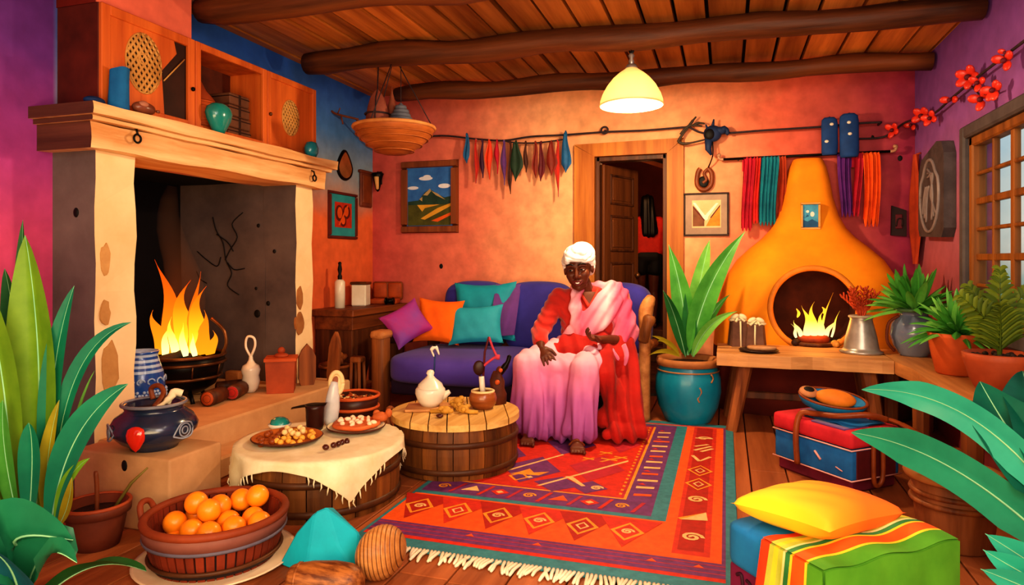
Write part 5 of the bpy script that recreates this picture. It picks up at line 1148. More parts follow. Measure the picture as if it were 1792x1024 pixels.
c = V(-1.235, 2.225, 0); mb = MB(); W = Matrix.Rotation(.35, 4, 'Y') @ Matrix.Rotation(.2, 4, 'X')
mb.lathe([(.0001+.098*math.sqrt(max(0, 1-(k/48*2-1)**2))*(1 if k % 4 else .955), .1*(k/48*2-1), 1 if k % 4 == 0 else 0) for k in range(49)], 36, c+V(0, 0, .1), 0, mat=basis(RGT*.9+FWD*.3, FWD, UP).to_3x3().to_4x4() @ Matrix.Rotation(1.45, 4, 'Y'))
zmin = min(v.z for v in mb.v)
for v in mb.v: v.z -= zmin-.001
single('wooden_ball', mb, [wood('ball_wood', '#c48a50', '#9a602c', 'X', 9, rough=.4), W_dark], c, 'ribbed round wooden ball at the front corner of the rug', 'ball')
c = V(-1.34, 2.02, 0); d = (RGT*1-FWD*.05).normalized(); mb = MB(); prof = [(-.135, .03), (-.13, .045), (-.12, .052), (-.1, .058), (-.05, .066), (.03, .068), (.09, .06), (.12, .045), (.135, .02)]
mb.tube([c+d*a+V(0, 0, .069) for a, r in prof], [r for a, r in prof], 24); mb.tube([c+d*-.1+V(0, 0, .069), c+d*-.092+V(0, 0, .069)], [.062, .062], 24)
single('wooden_log', mb, M('log_front_wood', '#a0622f', '#5a2c12', scale=16, stretch=(.6, 3, 3), rough=.45, contrast=.12), c, 'short rounded wooden log lying in front of the turquoise bag', 'log')
c = V(-1.50, 2.285, 0); t = [c+RGT*x+FWD*y+V(0, 0, z_) for x, y, z_ in ((-.19, -.03, .002), (-.06, -.115, .002), (.13, -.10, .002), (.155, .06, .002), (-.05, .11, .002), (-.12, -.04, .13), (-.045, -.05, .215), (.0, -.04, .232), (.125, -.03, .13), (.06, -.09, .1), (.0, .05, .2), (-.08, .06, .12))]
bm = bmesh.new()
for p in t: bm.verts.new(p)
bmesh.ops.convex_hull(bm, input=bm.verts[:]); bmesh.ops.bevel(bm, geom=bm.edges[:], offset=.006, segments=1, affect='EDGES'); mb = MB(); mb.bm(bm, 0, False)
single('cloth_bag', mb, M('turquoise_bag', '#0ab4c8', '#0894aa', scale=5, rough=.7), c, 'bright turquoise folded cloth bag between the orange tub and the wooden ball', 'bag')
# ================================================================== PENDANT LAMP
lc = D(1105, 185, 4.38); lc.y = 4.41
t = thing('pendant_lamp', 'glowing cream bell-shaped lamp hanging on a chain from the log beam', 'lamp', lc)
shm, nt, b = new_mat('lamp_shade'); b.inputs['Base Color'].default_value = C('#e6d2a0'); b.inputs['Roughness'].default_value = .4
b.inputs['Emission Color'].default_value = C('#e8c070'); b.inputs['Emission Strength'].default_value = .12
tr = nt.nodes.new('ShaderNodeBsdfTranslucent'); tr.inputs[0].default_value = C('#fff0d0'); ms = nt.nodes.new('ShaderNodeMixShader'); ms.inputs[0].default_value = .22
nt.links.new(b.outputs[0], ms.inputs[1]); nt.links.new(tr.outputs[0], ms.inputs[2]); nt.links.new(ms.outputs[0], nt.nodes['Material Output'].inputs[0])
mb = MB(); mb.lathe([(.207, 0), (.205, .03), (.19, .075), (.16, .13), (.12, .18), (.08, .215), (.045, .24), (.035, .25)], 44, lc); mb.lathe([(.203, 0), (.186, .075), (.156, .13), (.116, .178), (.076, .212), (.03, .24)], 44, lc); mb.torus(lc+V(0, 0, .002), .205, .006, 0, 44, 6); mb.build('lamp_shade', shm, t)
mb = MB(); mb.lathe([(0, .275), (.03, .27), (.042, .25), (.035, .235)], 20, lc); mb.lathe([(.012, .27), (.02, .29), (.012, .31), (.022, .33), (.01, .345), (0, .35)], 16, lc); mb.build('cap', STEEL, t)
mb = MB(); zt = 2.565-lc.z
for k in range(8): mb.torus(lc+V(0, 0, .36+k*(zt-.36)/8+.01), .014, .004, 0, 12, 5, Matrix.Rotation(PI/2, 4, 'X') if k % 2 else Matrix.Rotation(PI/2, 4, 'Y'), (1, 1))
mb.tube([lc+V(0, 0, .34), lc+V(0, 0, zt+.07)], .0045, 6); mb.build('chain', IRON, t)
mb = MB(); mb.lathe([(.0, .0), (.02, .005), (.025, .04), (0, .045)], 14, lc+V(0, 0, zt+.03)); mb.build('ceiling_hook', IRON, t)
mb = MB(); mb.ell(lc+V(0, 0, .075), (.042, .042, .055), 0, 16); mb.build('bulb', emit('bulb_glow', [(0, '#fff0c0'), (1, '#fff8e0')], 0, .2, 9), t)
mb = MB(); mb.lathe([(0, .03), (.185, .03)], 40, lc); mb.build('diffuser', emit('diffuser_glow', [(0, '#fff0c4'), (1, '#fff4d0')], 0, .1, 2.2, .5), t)
# ================================================================== ON THE BACK WALL
cn = [V(onY(1196, 400, YB).x, YB-.001, 0), V(onY(1276, 400, YB).x, YB-.001, 0)]
z1, z0 = 1.2+(455-336)/1160*5.65, 1.2+(455-413)/1160*5.65
PG = M('mat_grey', '#b0917a', '#8a6e5c', scale=6); PC = M('picture_cream', '#e8c898', '#cfa870', scale=6); PY = M('picture_amber', '#e89a2c', '#b86412', scale=12); PW = M('picture_white', '#f0e6d8', '#d8c8b4'); PBR = M('picture_brown', '#8a5230', '#5c321c', scale=12)
picture('framed_picture', 'framed picture of an orange winged shape in a wide grey mat beside the door', [V(cn[0].x, YB-.001, z0), V(cn[1].x, YB-.001, z0), V(cn[1].x, YB-.001, z1), V(cn[0].x, YB-.001, z1)], .018, M('frame_dark_brown', '#3a221c', '#24140f'), PG, .03, (0, -1, 0),
        [(PC, [rc(.16, .86, .16, .86)]), (PY, [[(.5, .2), (.62, .44), (.84, .72), (.84, .2)]]), (PBR, [[(.18, .2), (.18, .74), (.46, .4), (.46, .2)]]), (PW, [[(.18, .8), (.24, .8), (.5, .44), (.46, .36)], [(.54, .42), (.8, .78), (.74, .78), (.5, .5)], el(.5, .42, .05, .07)]), (PD, [[(.18, .72), (.47, .36), (.46, .33), (.18, .68)], [(.6, .42), (.84, .74), (.84, .70), (.62, .4)]])])
p = onY(1232, 312, YB-.03); t = thing('carved_charm', 'oval reddish carved wooden charm with a dark hollow hung on a cord above the picture', 'charm', p)
mb = MB(); mb.tube(bez([p+V(0.03, 0, .085), p+V(.062, 0, .04), p+V(.06, 0, -.05), p+V(.02, 0, -.095), p+V(-.03, 0, -.09), p+V(-.06, 0, -.04), p+V(-.05, 0, .05), p+V(-.03, 0, .085)], 5), .02, 10); mb.tube(bez([p+V(.03, 0, .08), p+V(.0, 0, .04), p+V(.02, 0, -.01), p+V(-.01, 0, -.04)], 5), .013, 8); mb.build('charm_body', LEATHER, t)
mb = MB(); mb.ell(p+V(-.005, .01, -.03), (.045, .012, .05), 0, 14); mb.build('hollow', BLACK, t)
bp_ = onY(1247, 236, LY-.02); mb = MB(); mb.tube(bez([bp_+V(-.0, 0, -.06), bp_+V(.0, 0, -.18), p+V(.03, 0, .08)], 5), .006, 6); mb.build('cord', IRON, t)
t = thing('bird_ornament', 'dark navy bird-like bundle with a round black eye sitting on the line', 'ornament', bp_)
mb = MB(); mb.ell(bp_+V(0, 0, .01), (.075, .045, .07), 0, 18); mb.ell(bp_+V(.05, 0, .03), (.06, .035, .035), 0, 14); mb.tube(bez([bp_+V(.06, 0, .03), bp_+V(.11, 0, .04), bp_+V(.12, 0, -.01)], 4), [.03]*4+[.018]*4+[.006], 8); mb.tube([bp_+V(-.03, 0, -.03), bp_+V(-.035, 0, -.12), bp_+V(-.01, 0, -.17)], [.035, .025, .008], 8); mb.tube([bp_+V(0, 0, .06), bp_+V(.01, 0, .13)], [.016, .006], 7); mb.tube([bp_+V(-.04, 0, .05), bp_+V(-.055, 0, .09)], [.014, .005], 6); mb.build('bird_body', M('bird_navy', '#20345c', '#121e38', scale=8), t)
mb = MB(); mb.ell(bp_+V(-.025, -.038, .0), (.042, .022, .045), 0, 16); mb.build('eye', BLACK, t)
q = onY(1212, 222, LY-.01); mb = MB()
for a, b, c_ in (((-.1, .0, -.06), (-.03, 0, .01), (.08, 0, .0)), ((-.03, 0, .01), (.0, 0, .05), (.03, 0, .085)), ((-.12, 0, -.12), (-.09, 0, -.07), (-.03, 0, .0)), ((-.12, 0, -.12), (-.05, 0, -.14), (.12, 0, -.11)), ((.0, 0, .01), (.05, 0, .03), (.1, 0, .02))): mb.tube(bez([q+V(*a), q+V(*b), q+V(*c_)], 4), [.012]*5+[.008]*3+[.004], 7)
single('dry_twig', mb, M('twig_grey', '#4a3c2e', '#2c221a'), q, 'dry forked grey twig caught on the line above the door corner', 'twig')
# rod with scarves
RY_ = YB-.085; r0, r1 = onY(1266, 279, RY_), onY(1558, 268, RY_); r1.z = r0.z+.005
t = thing('hanging_rod', 'thin dark rod with curled metal ends fixed on the wall above the orange stove', 'rod', (r0+r1)/2)
mb = MB(); mb.tube([r0, r1], .011, 8); mb.build('rod_bar', IRON, t)
for q, s in ((r0, -1), (r1, 1)): mb = MB(); mb.tube(bez([q, q+V(.03*s, 0, .005), q+V(.04*s, 0, .03), q+V(.02*s, 0, .045)], 4), [.012]*8+[.016, .018, .016, .012, .008], 8); mb.build('finial', M('rod_tip', '#c89a78', '#8a5a40', rough=.3), t)
for x in (r0.x+.12, r1.x-.12): mb = MB(); mb.tube([V(x, RY_, r0.z), V(x, YB, r0.z)], .008, 6); mb.build('bracket', IRON, t)
def scarf(x0, x1, ybot, mat, nf, label, taper=.9, jag=.03, z=None, yo=0):
    a0, a1 = onY(x0, 280, RY_).x, onY(x1, 280, RY_).x; zb = onY((x0+x1)/2, ybot, RY_).z; zt = r0.z; w = a1-a0; xm = (a0+a1)/2; rr = random.Random(int(x0))
    mb = MB(); ph = rr.random()*6
    def fn(a, b, o=0):
        k = 1-(1-taper)*sin(a*PI*.5); x = xm+(b-.5)*w*k+.012*sin(a*3+ph); jz = jag*(.5+.5*sin(b*nf*PI*2+ph))*a**3
        y = RY_-.016-yo-.013*(1.6+sin(b*nf*2*PI+ph+a*1.6)+.6*sin(b*nf*3.1+a*5+ph*2))-o
        zz = zt-(zt-zb)*a+jz
        if a < .02: y, zz = RY_-o*.5, zt+.014
        return (x, y, zz)
    mb.grid(fn, 22, nf*10, 0); mb.grid(lambda a, b: fn(a, b, -.006), 22, nf*10, 0)
    mb.grid(lambda a, b: (xm+(b-.5)*w, RY_+.02*a, zt+.014-.12*a*a), 4, 6, 0)
    return single('scarf', mb, mat, V(xm, RY_, zt), label, 'scarf', 'scarves on the rod')
TEALS = M('teal_scarf', '#1a8a9a', '#0f5f72', scale=6, rough=.85); ORS = M('orange_scarf', '#f0641a', '#c8420e', scale=6, rough=.85); REDS = M('red_scarf', '#e83a2c', '#b81f20', scale=6, rough=.85); PURS = M('purple_scarf', '#6a2a86', '#481a5e', scale=6, rough=.85); RUST = M('rust_scarf', '#c04a24', '#8a2e16', scale=6, rough=.85)
scarf(1299, 1319, 405, CRIM, 3, 'crimson scarf at the end of the rod nearest the door', .95)
scarf(1319, 1330, 392, REDS, 2, 'narrow red orange scarf between the crimson and teal ones', .9, yo=-.008)
scarf(1330, 1361, 396, TEALS, 5, 'teal scarf with fringed end on the rod', .95, .04)
scarf(1361, 1373, 392, RUST, 2, 'narrow rust scarf against the stove neck beside the teal one', .9)
scarf(1467, 1491, 381, PURS, 3, 'purple scarf hanging below the dotted blue roll', .85, .05)
scarf(1491, 1507, 380, CRIM, 2, 'dark red scarf between the purple and the orange ones', .8, .05)
scarf(1507, 1537, 398, ORS, 4, 'broad orange scarf at the far end of the rod', .9, .07)
ROLLB = M('roll_blue', '#1c4a8a', '#123060', scale=6, rough=.75)
for x0, x1, y0, y1, lab, dots in ((1437, 1466, 205, 272, 'shorter dotted blue cloth roll on the wall above the stove', ((.6, .8), (.3, .35))), (1469, 1503, 198, 276, 'taller dotted blue cloth roll on the wall above the purple scarf', ((.45, .78), (.5, .52)))):
    a, b_ = onY(x0, y1, YB-.16), onY(x1, y0, YB-.16); c = V((a.x+b_.x)/2, YB-.165, 0); rx = (b_.x-a.x)/2; mb = MB(); H = b_.z-a.z
    t = thing('cloth_roll', lab, 'cloth roll', V(c.x, c.y, a.z), 0, 'dotted blue rolls')
    mb.lathe([(0, 0), (rx*.86, 0), (rx*.97, .02), (rx, .06), (rx, H-.06), (rx*.93, H-.02), (rx*.6, H), (0, H+.003)], 28, V(c.x, c.y, a.z), sq=(1, .5), wob=lambda q, z: .003*sin(q*3+z*14)); mb.build('roll', ROLLB, t)
    mb = MB()
    for u, v in dots: xx = (u*2-1)*rx; mb.ell(V(c.x+xx, c.y-.5*math.sqrt(max(0, rx*rx-xx*xx))-.001, a.z+H*v), (.016, .005, .012), 0, 10)
    mb.build('white_dot', WHITE, t)
    mb = MB(); mb.tube([V(c.x, c.y, a.z+H), V(c.x, YB-.02, a.z+H+.01), V(c.x, YB, a.z+H+.01)], .008, 6); mb.build('loop', IRON, t)
# dark plaque and orange cloth in the corner
a, b_ = onY(1558, 412, YB), onY(1585, 362, YB); mb = MB(); mb.slab([V(a.x, YB-.002, a.z), V(b_.x, YB-.002, a.z-.01), V(b_.x, YB-.002, b_.z-.03), V(a.x+.005, YB-.002, b_.z+.01)], (0, -.025, 0), 0); mb.box((a.x+.03, YB-.036, a.z+.05), (b_.x-.03, YB-.025, b_.z-.06), 1, .008)
mb.tube(bez([V((a.x+b_.x)/2-.02, YB-.036, a.z+.07), V((a.x+b_.x)/2-.01, YB-.036, b_.z-.1), V((a.x+b_.x)/2+.02, YB-.036, b_.z-.1), V((a.x+b_.x)/2+.02, YB-.036, a.z+.07)], 4), .006, 6, 0)
single('dark_plaque', mb, [M('plaque_dark', '#2c1014', '#180809'), MAROON], V((a.x+b_.x)/2, YB, a.z), 'small dark carved plaque on the back wall near the corner', 'plaque')
p0 = V(1.395, 5.77, onY(1603, 276, YB).z); zb = onY(1603, 462, YB-.02).z; mb = MB()
for sg in (1, -1):
    mb.grid(lambda a, b: (p0.x-.012*sg*(1-(b*2-1)**2)-.010*sin(b*9)-.012, p0.y+(b-.5)*.32*min(1, .12+a*2.2)*(1 if a < .7 else (1-(a-.7)/.3*.75))+.01*sin(a*4), p0.z-(p0.z-zb)*a), 20, 12)
mb.tube([p0+V(-.01, -.0, 0), p0+V(.022, .0, .01)], .008, 6)
single('hanging_cloth', mb, RUST, V(p0.x, p0.y, zb), 'long rust orange cloth hanging in the corner between the plaques', 'cloth')
# grey carved plaque on the right wall
X = XR-.002; ya, yb_ = 4.96, 5.56; za, zb = 1.35, 2.0; t = thing('carved_plaque', 'large grey carved plaque with flowing lines on the wall beside the window', 'plaque', (XR, (ya+yb_)/2, za))
mb = MB(); pts = [V(X, y, z_) for y, z_ in ((ya+.0, za+.06), (ya+.05, za+.0), (yb_-.04, za+.02), (yb_, za+.08), (yb_-.01, zb-.18), (yb_-.08, zb-.08), (ya+.16, zb), (ya+.05, zb-.02), (ya, zb-.1))]
mb.slab(pts, (-.07, 0, 0)); mb.build('slab', M('plaque_grey', '#574e50', '#332c2e', scale=7, bump=.3), t)
mb = MB(); cy, cz = (ya+yb_)/2+.01, (za+zb)/2-.03; s_ = lambda y, z_: V(X-.072, cy+y, cz+z_)
mb.tube([s_(.22*cos(a)*(1-.2*(sin(a) > .5)), .25*sin(a)) for a in [2*PI*k/28 for k in range(29)]], .012, 7)
for k in range(3): mb.tube(bez([s_(-.06-.05*k, -.17+.02*k), s_(-.08+.02*k, .0), s_(-.03-.03*k, .14), s_(.04, .19-.03*k)], 5), .009, 6); mb.tube(bez([s_(.07+.04*k, -.18+.03*k), s_(.05+.04*k, -.02), s_(.0+.04*k, .07)], 5), .009, 6)
mb.build('carving', M('plaque_light', '#8c8080', '#6a5e60'), t)
# garland
def rw(px, py, X=XR-.05): return onX(px, py, X)
gp = [onY(1500, 243, YB-.03), onY(1548, 239, YB-.04), V(1.33, YB-.1, 2.27), rw(1630, 201), rw(1665, 172), rw(1700, 143), rw(1745, 108), rw(1792, 72), rw(1850, 28)]
t = thing('flower_garland', 'dark wire garland of red blossoms running from the back wall along the purple wall', 'garland', gp[4])
mb = MB(); mb.tube(bez(gp, 7), .008, 7); mb.tube([gp[0], V(gp[0].x, YB, gp[0].z)], .008, 6); mb.tube([gp[-1], V(XR, gp[-1].y, gp[-1].z)], .008, 6); mb.build('wire', ROPE, t)
BLO = M('blossom_red', '#e23a22', '#a81c12', scale=10, rough=.45, coat=.2)
def blossom(p, r, n, face, seed):
    mb = MB(); rr = random.Random(seed); f = Vector(face).normalized(); x = f.cross(UP).normalized(); y = x.cross(f)
    for k in range(n):
        a = 2*PI*k/n+rr.random(); q = p+x*cos(a)*r*.62+y*sin(a)*r*.62; B = basis(x*cos(a)+y*sin(a), f.cross(x*cos(a)+y*sin(a)), f) @ Matrix.Rotation(-.5, 4, 'Y'); mb.ell(q, (r*.62, r*.46, r*.2), 0, 10, B)
    mb.ell(p+f*r*.1, r*.28, 1, 8); mb.build('blossom', [BLO, MAROON], t)
tocm = lambda p: (CAM-p).normalized()*.8+V(-.6, 0, 0)
for i, (px, py, r, n) in enumerate(((1561, 228, .055, 4), (1594, 219, .045, 2), (1612, 203, .06, 5), (1627, 207, .05, 4), (1662, 175, .05, 2), (1694, 135, .062, 5), (1710, 145, .045, 3), (1716, 174, .055, 3), (1737, 158, .05, 5), (1757, 106, .05, 3), (1759, 92, .03, 2))):
    p = rw(px, py, XR-.075) if px > 1605 else onY(px, py, YB-.1); blossom(p, r, n, tocm(p), i)
mb = MB(); mb.tube([rw(1697, 147, XR-.06), rw(1716, 168, XR-.065), rw(1735, 160, XR-.065)], .005, 6); mb.build('stem', ROPE, t)
# ================================================================== ORANGE STOVE
KX, KY = .635, YB-.005
KP = [(0, .74, .50), (.3, .74, .50), (.5, .735, .49), (.75, .715, .475), (.95, .675, .455), (1.08, .62, .43), (1.2, .545, .39), (1.3, .44, .345), (1.38, .345, .30), (1.45, .285, .265), (1.55, .232, .235), (1.7, .19, .21), (1.85, .165, .195), (1.95, .142, .18), (2.0, .12, .165), (2.02, .11, .15)]
mb = MB(); n = 40; rows = []
def kring(z, hw, dp):
    out = []
    for k in range(n+1):
        q = PI*k/n; c_, s_ = cos(q), sin(q); e = .62
        out.append(V(KX-hw*math.copysign(abs(c_)**e, c_), KY-dp*abs(s_)**e, z))
    return out
PP = []
for i in range(len(KP)-1):
    for k in range(3): f = k/3; PP.append(tuple(KP[i][j]*(1-f)+KP[i+1][j]*f for j in range(3)))
PP.append(KP[-1]); R_ = [kring(*p) for p in PP]; vs = [p for r in R_ for p in r]; fs = []
for i in range(len(R_)-1):
    for k in range(n+1): k2 = (k+1) % (n+1); fs.append((i*(n+1)+k, i*(n+1)+k2, (i+1)*(n+1)+k2, (i+1)*(n+1)+k))
fs.append(tuple(range(n, -1, -1))); fs.append(tuple((len(R_)-1)*(n+1)+k for k in range(n+1)))
mb.add(vs, fs, 0, True)
KM = M('stove_orange', '#f59a12', '#dd7208', scale=2.5, rough=.8, bump=.08); KIN = M('stove_inside', '#5a2616', '#2c110a', scale=5, rough=1)
st = thing('clay_stove', 'bright orange bell-shaped clay stove with a round fire opening against the back wall', 'stove', (KX, 5.7, 0))
kb = mb.build('stove_body', [KM, KIN], st)
OZ, OR_ = .83, .30
mc = MB(); mc.tube([V(KX-.0, 5.0, OZ), V(KX, 5.84, OZ)], OR_, 48, 1, smooth=False); ct = mc.build('cutter', [KM, KIN], None, (0, 0, 0))
bo = kb.modifiers.new('b', 'BOOLEAN'); bo.operation = 'DIFFERENCE'; bo.object = ct; bo.solver = 'EXACT'
try: bo.material_mode = 'INDEX'
except Exception: pass
dg = bpy.context.evaluated_depsgraph_get(); dg.update(); me = bpy.data.meshes.new_from_object(kb.evaluated_get(dg)); kb.modifiers.clear(); kb.data = me; me.name = 'stove_body'
bpy.data.objects.remove(ct)
me.materials.append(M('stove_base_red', '#7a2a1c', '#521810', scale=3, rough=.9))
for p_ in me.polygons:
    if (p_.center+kb.matrix_world.translation).z+0 < .50: p_.material_index = 2
def front_y(x, z_):
    for i in range(len(KP)-1):
        if KP[i][0] <= z_ <= KP[i+1][0]:
            f = (z_-KP[i][0])/(KP[i+1][0]-KP[i][0]); hw = KP[i][1]*(1-f)+KP[i+1][1]*f; dp = KP[i][2]*(1-f)+KP[i+1][2]*f; break
    c_ = min(1, abs((x-KX)/hw))**(1/.62); return KY-dp*math.sqrt(max(0, 1-c_*c_))**.62
mb = MB(); mb.tube([V(KX+cos(a)*(OR_+.008), front_y(KX+cos(a)*(OR_+.008), OZ+sin(a)*(OR_+.008))+.004, OZ+sin(a)*(OR_+.008)) for a in [2*PI*k/48 for k in range(49)]], .022, 8); mb.build('opening_rim', M('stove_rim', '#d98a2a', '#b0601a'), st)
p = onY(1418, 380, 5.70); fy = front_y(p.x, p.z)-.012
picture('tile_picture', 'small blue tile picture in a cream frame on the neck of the orange stove', [V(p.x-.072, fy-.0, p.z-.10), V(p.x+.072, fy-.0, p.z-.10), V(p.x+.072, fy, p.z+.115), V(p.x-.072, fy, p.z+.115)], .018, M('tile_frame', '#e0a85c', '#b87c34'), M('tile_blue', '#4fa8c8', '#2a6e9a', scale=22), .026, (0, -1, 0), [(PW, [el(.62, .58, .14, .11), el(.3, .7, .1, .06)]), (M('tile_dark', '#1f5a8a', '#143e64', scale=16), [[(.0, 0), (1, 0), (1, .22), (.6, .36), (.3, .26), (0, .34)], [(.1, .42), (.4, .5), (.3, .56)]])])
# fire in the stove
BZ = .55
f0 = V(KX, 5.52, BZ+.001)
mb = MB(); mb.lathe([(0, 0), (.15, 0), (.16, .02), (.14, .028), (0, .026)], 30, f0); mb.lathe([(0, .026), (.11, .026), (.115, .055), (.1, .075), (0, .075)], 30, f0, 1); single('hearth_dish', mb, [W_dark, M('ember_clay', '#b04a20', '#6a2410', scale=12)], f0, 'round dark dish of glowing clay under the small stove fire', 'dish')
for i, (dx, dy, m_) in enumerate(((-.19, .0, 0), (-.16, .07, 1), (.19, .0, 0), (.17, .08, 1), (-.13, -.09, 1), (.14, -.09, 0))):
    mb = MB(); mb.ell((0, 0, .026), (.04, .03, .028), 0, 10, Matrix.Rotation(i, 4, 'Z')); o = mb.build('ember', [(M('ember_lit', '#e8b45a', '#6a3210', scale=16), CHAR)[m_]], None, (0, 0, 0)); o.location = f0+V(dx, dy, -.001); tag(o, 'rounded ember lying around the small stove fire', 'ember', 'embers in the stove')
fl = thing('stove_fire', 'small bright yellow flames inside the round stove opening', 'fire', f0+V(0, 0, .075))
SF = emit('stove_flame', [(0, '#fff0a0'), (.4, '#ffd03a'), (1, '#ff8c14')], 0, .3, 1.5)
for dx, h, w, ln, s in ((-.09, .13, .07, -.05, 1), (-.05, .24, .11, .0, 2), (.0, .27, .12, .01, 3), (.05, .2, .1, .03, 4), (.1, .14, .07, .05, 5), (-.13, .1, .05, -.03, 6), (.14, .2, .035, .06, 7), (.05, .34, .035, .09, 9)): flame(fl, f0+RGT*dx+V(0, 0, .06), h, w, ln, s, SF)
for px, py, h in ((1395, 548, .07), (1440, 543, .05)): mb = MB(); q = V(onY(px, py, 5.5).x, 5.5, onY(px, py, 5.5).z); mb.tube(bez([q+V(0, 0, -h/2), q+V(.012, 0, 0), q+V(-.006, 0, h/2)], 4), [.002, .006, .009, .011, .011, .009, .006, .004, .001], 8); mb.build('spark', SF, fl)
# ================================================================== BENCHES
def bench(name, label, X0, X1, Y0, Y1, Z, th, mat, legs, seed, splay=.05):
    t = thing(name, label, 'bench', ((X0+X1)/2, (Y0+Y1)/2, 0)); mb = MB(); n = 16
    def e(a): return .012*sin(a*11+seed)+.008*sin(a*23+seed)
    along = (X1-X0) > (Y1-Y0)
    def P(a, b, z_):
        if along: return (X0+(X1-X0)*a, Y0+(Y1-Y0)*b+(e(a) if b < .5 else 0), z_)
        return (X0+(X1-X0)*b+(e(a) if b < .5 else 0), Y0+(Y1-Y0)*a, z_)
    for z_ in (Z, Z-th): mb.grid(lambda a, b: P(a, b, z_), n, 3, 0, False)
    for bb in (0, 1): mb.grid(lambda a, b: P(a, bb, Z-th*b), n, 1, 0, False)
    for aa in (0, 1): mb.grid(lambda a, b: P(aa, a, Z-th*b), 3, 1, 0, False)
    mb.build('bench_top', mat, t)
    for x, y, dx, dy in legs: mb = MB(); mb.tube([V(x, y, Z-th), V(x+dx, y+dy, 0)], [.052, .042], 8, smooth=False); mb.build('leg', W_leg, t)
    return t
bench('plank_bench', 'thick pale plank bench with splayed legs in front of the orange stove', -.06, 1.03, 4.82, 5.43, BZ, .085, W_bench, ((.13, 4.92, -.09, -.03), (.90, 4.92, .07, -.03), (.10, 5.33, -.08, .03), (.92, 5.33, .07, .03)), 1)
mb = MB(); mb.box((.06, 4.97, .22), (.95, 5.01, .27), 0, .006); mb.build('stretcher', W_dark, bpy.data.objects['plank_bench'])
bench('side_bench', 'narrow plank bench along the window wall holding potted plants', 1.045, 1.41, 3.58, 5.42, BZ, .08, W_bench2, ((1.12, 3.68, 0, 0), (1.34, 3.68, 0, 0), (1.12, 5.3, 0, 0), (1.34, 5.3, 0, 0), (1.12, 4.55, 0, 0)), 3)
BT = BZ+.001
# things on the benches
POUCH = M('pouch_taupe', '#7a5444', '#54362c', scale=9, rough=.9)
for i, (px, w, h) in enumerate(((1292, .115, .19), (1323, .115, .17))):
    t_ = 4.98 if i else 5.02; c = D(px, 600, t_); c = V(c.x, 5.30 if i == 0 else 5.25, BT); tt = thing('gift_pouch', ['taupe cloth pouch tied with a cream knot, nearest the turquoise plant pot', 'taupe cloth pouch tied with a cream knot, nearer the stove fire'][i], 'pouch', c, 0, 'tied pouches on the bench'); mb = MB()
    R4 = Matrix.Translation(c) @ Matrix.Rotation(.3-.5*i, 4, 'Z')
    mb.hexa([R4 @ V(x*w*.56, y*w*.5, 0) for x, y in ((-1, -1), (1, -1), (1, 1), (-1, 1))], [R4 @ V(x*w*.44, y*w*.4, h) for x, y in ((-1, -1), (1, -1), (1, 1), (-1, 1))]); mb.build('pouch_body', POUCH, tt)
    mb = MB()
    mb.tube([R4 @ V(0, -w*.5-.004, 0), R4 @ V(0, -w*.42-.002, h)], .007, 6); mb.tube([R4 @ V(-w*.3, -w*.46, h*.98), R4 @ V(0, 0, h+.03), R4 @ V(w*.3, -w*.4, h*.98)], .010, 6)
    for s in (-1, 1): mb.ell(R4 @ V(s*.03, -.01, h+.03), (.035, .022, .02), 0, 10, Matrix.Rotation(s*.5, 4, 'Y'))
    for s in (-1, 0, 1): mb.ell(R4 @ V(s*.04, .01, h+.005), (.03, .035, .014), 0, 8)
    mb.build('ribbon', CREAM, tt)
c = D(1327, 601, 4.75); c = V(c.x, 5.0, BT); mb = MB(); mb.lathe([(0, 0), (.10, 0), (.135, .012), (.13, .018), (0, .012)], 32, c); single('dark_plate', mb, M('plate_black', '#2c1610', '#180c08', rough=.4), c, 'flat dark plate with a slice of bread on the plank bench', 'plate')
mb = MB(); mb.lathe([(0, 0), (.09, 0), (.095, .012), (.09, .022), (0, .024)], 24, c+V(.02, 0, .0175), 0, sq=(1, .75), wob=lambda q, z: .006*sin(2*q+1)); single('bread_slice', mb, M('bread_tan', '#c89468', '#a06c44', scale=12), c+V(.02, 0, .0175), 'tan slice of flat bread lying on the dark plate', 'bread')
c = V(D(1508, 600, 4.6).x, 5.10, BT); c.x = onY(1508, 600, 5.14).x; c.y = 5.16
t = thing('steel_jug', 'dull grey flared metal jug holding dried orange sprigs on the plank bench', 'jug', c)
mb = MB(); mb.lathe([(0, 0), (.135, 0), (.14, .012), (.118, .022), (.112, .04), (.098, .12), (.078, .20), (.07, .235), (.078, .255), (.07, .26), (.062, .245), (.06, .2), (0, .2)], 36, c); mb.build('body', STEEL, t)
mb = MB(); mb.torus(c+V(0, 0, .254), .073, .010, 0, 34, 8); mb.build('rim', M('jug_rim', '#b8ac98', '#8a7c68', rough=.35), t)
mb = MB(); rr = random.Random(4)
for k in range(9):
    a = -1.1+2.2*k/8; base = c+V(0, 0, .2); tip = c+RGT*(.12*sin(a))+FWD*(.05*cos(k*2.3))+V(0, 0, .26+.20*cos(a*.8)); P = bez([base, c+RGT*(.04*sin(a))+V(0, 0, .3), tip], 5); mb.tube(P, [.009*(1-.06*i) for i in range(len(P))], 6)
    for j in (5, 6, 7, 8, 9):
        for s in (-1, 1):
            q = P[j]; d = (RGT*s*cos(a)+UP*.8+RGT*sin(a)*.6).normalized(); mb.tube([q, q+d*.022, q+d*.038+UP*.008], [.006, .008, .005], 5)
o = single('dried_sprigs', mb, M('sprig_orange', '#c84a1c', '#8a2a0e', scale=10), c+V(0, 0, .2), 'bunch of dried rust orange coral-like sprigs in the metal jug', 'dried plant')
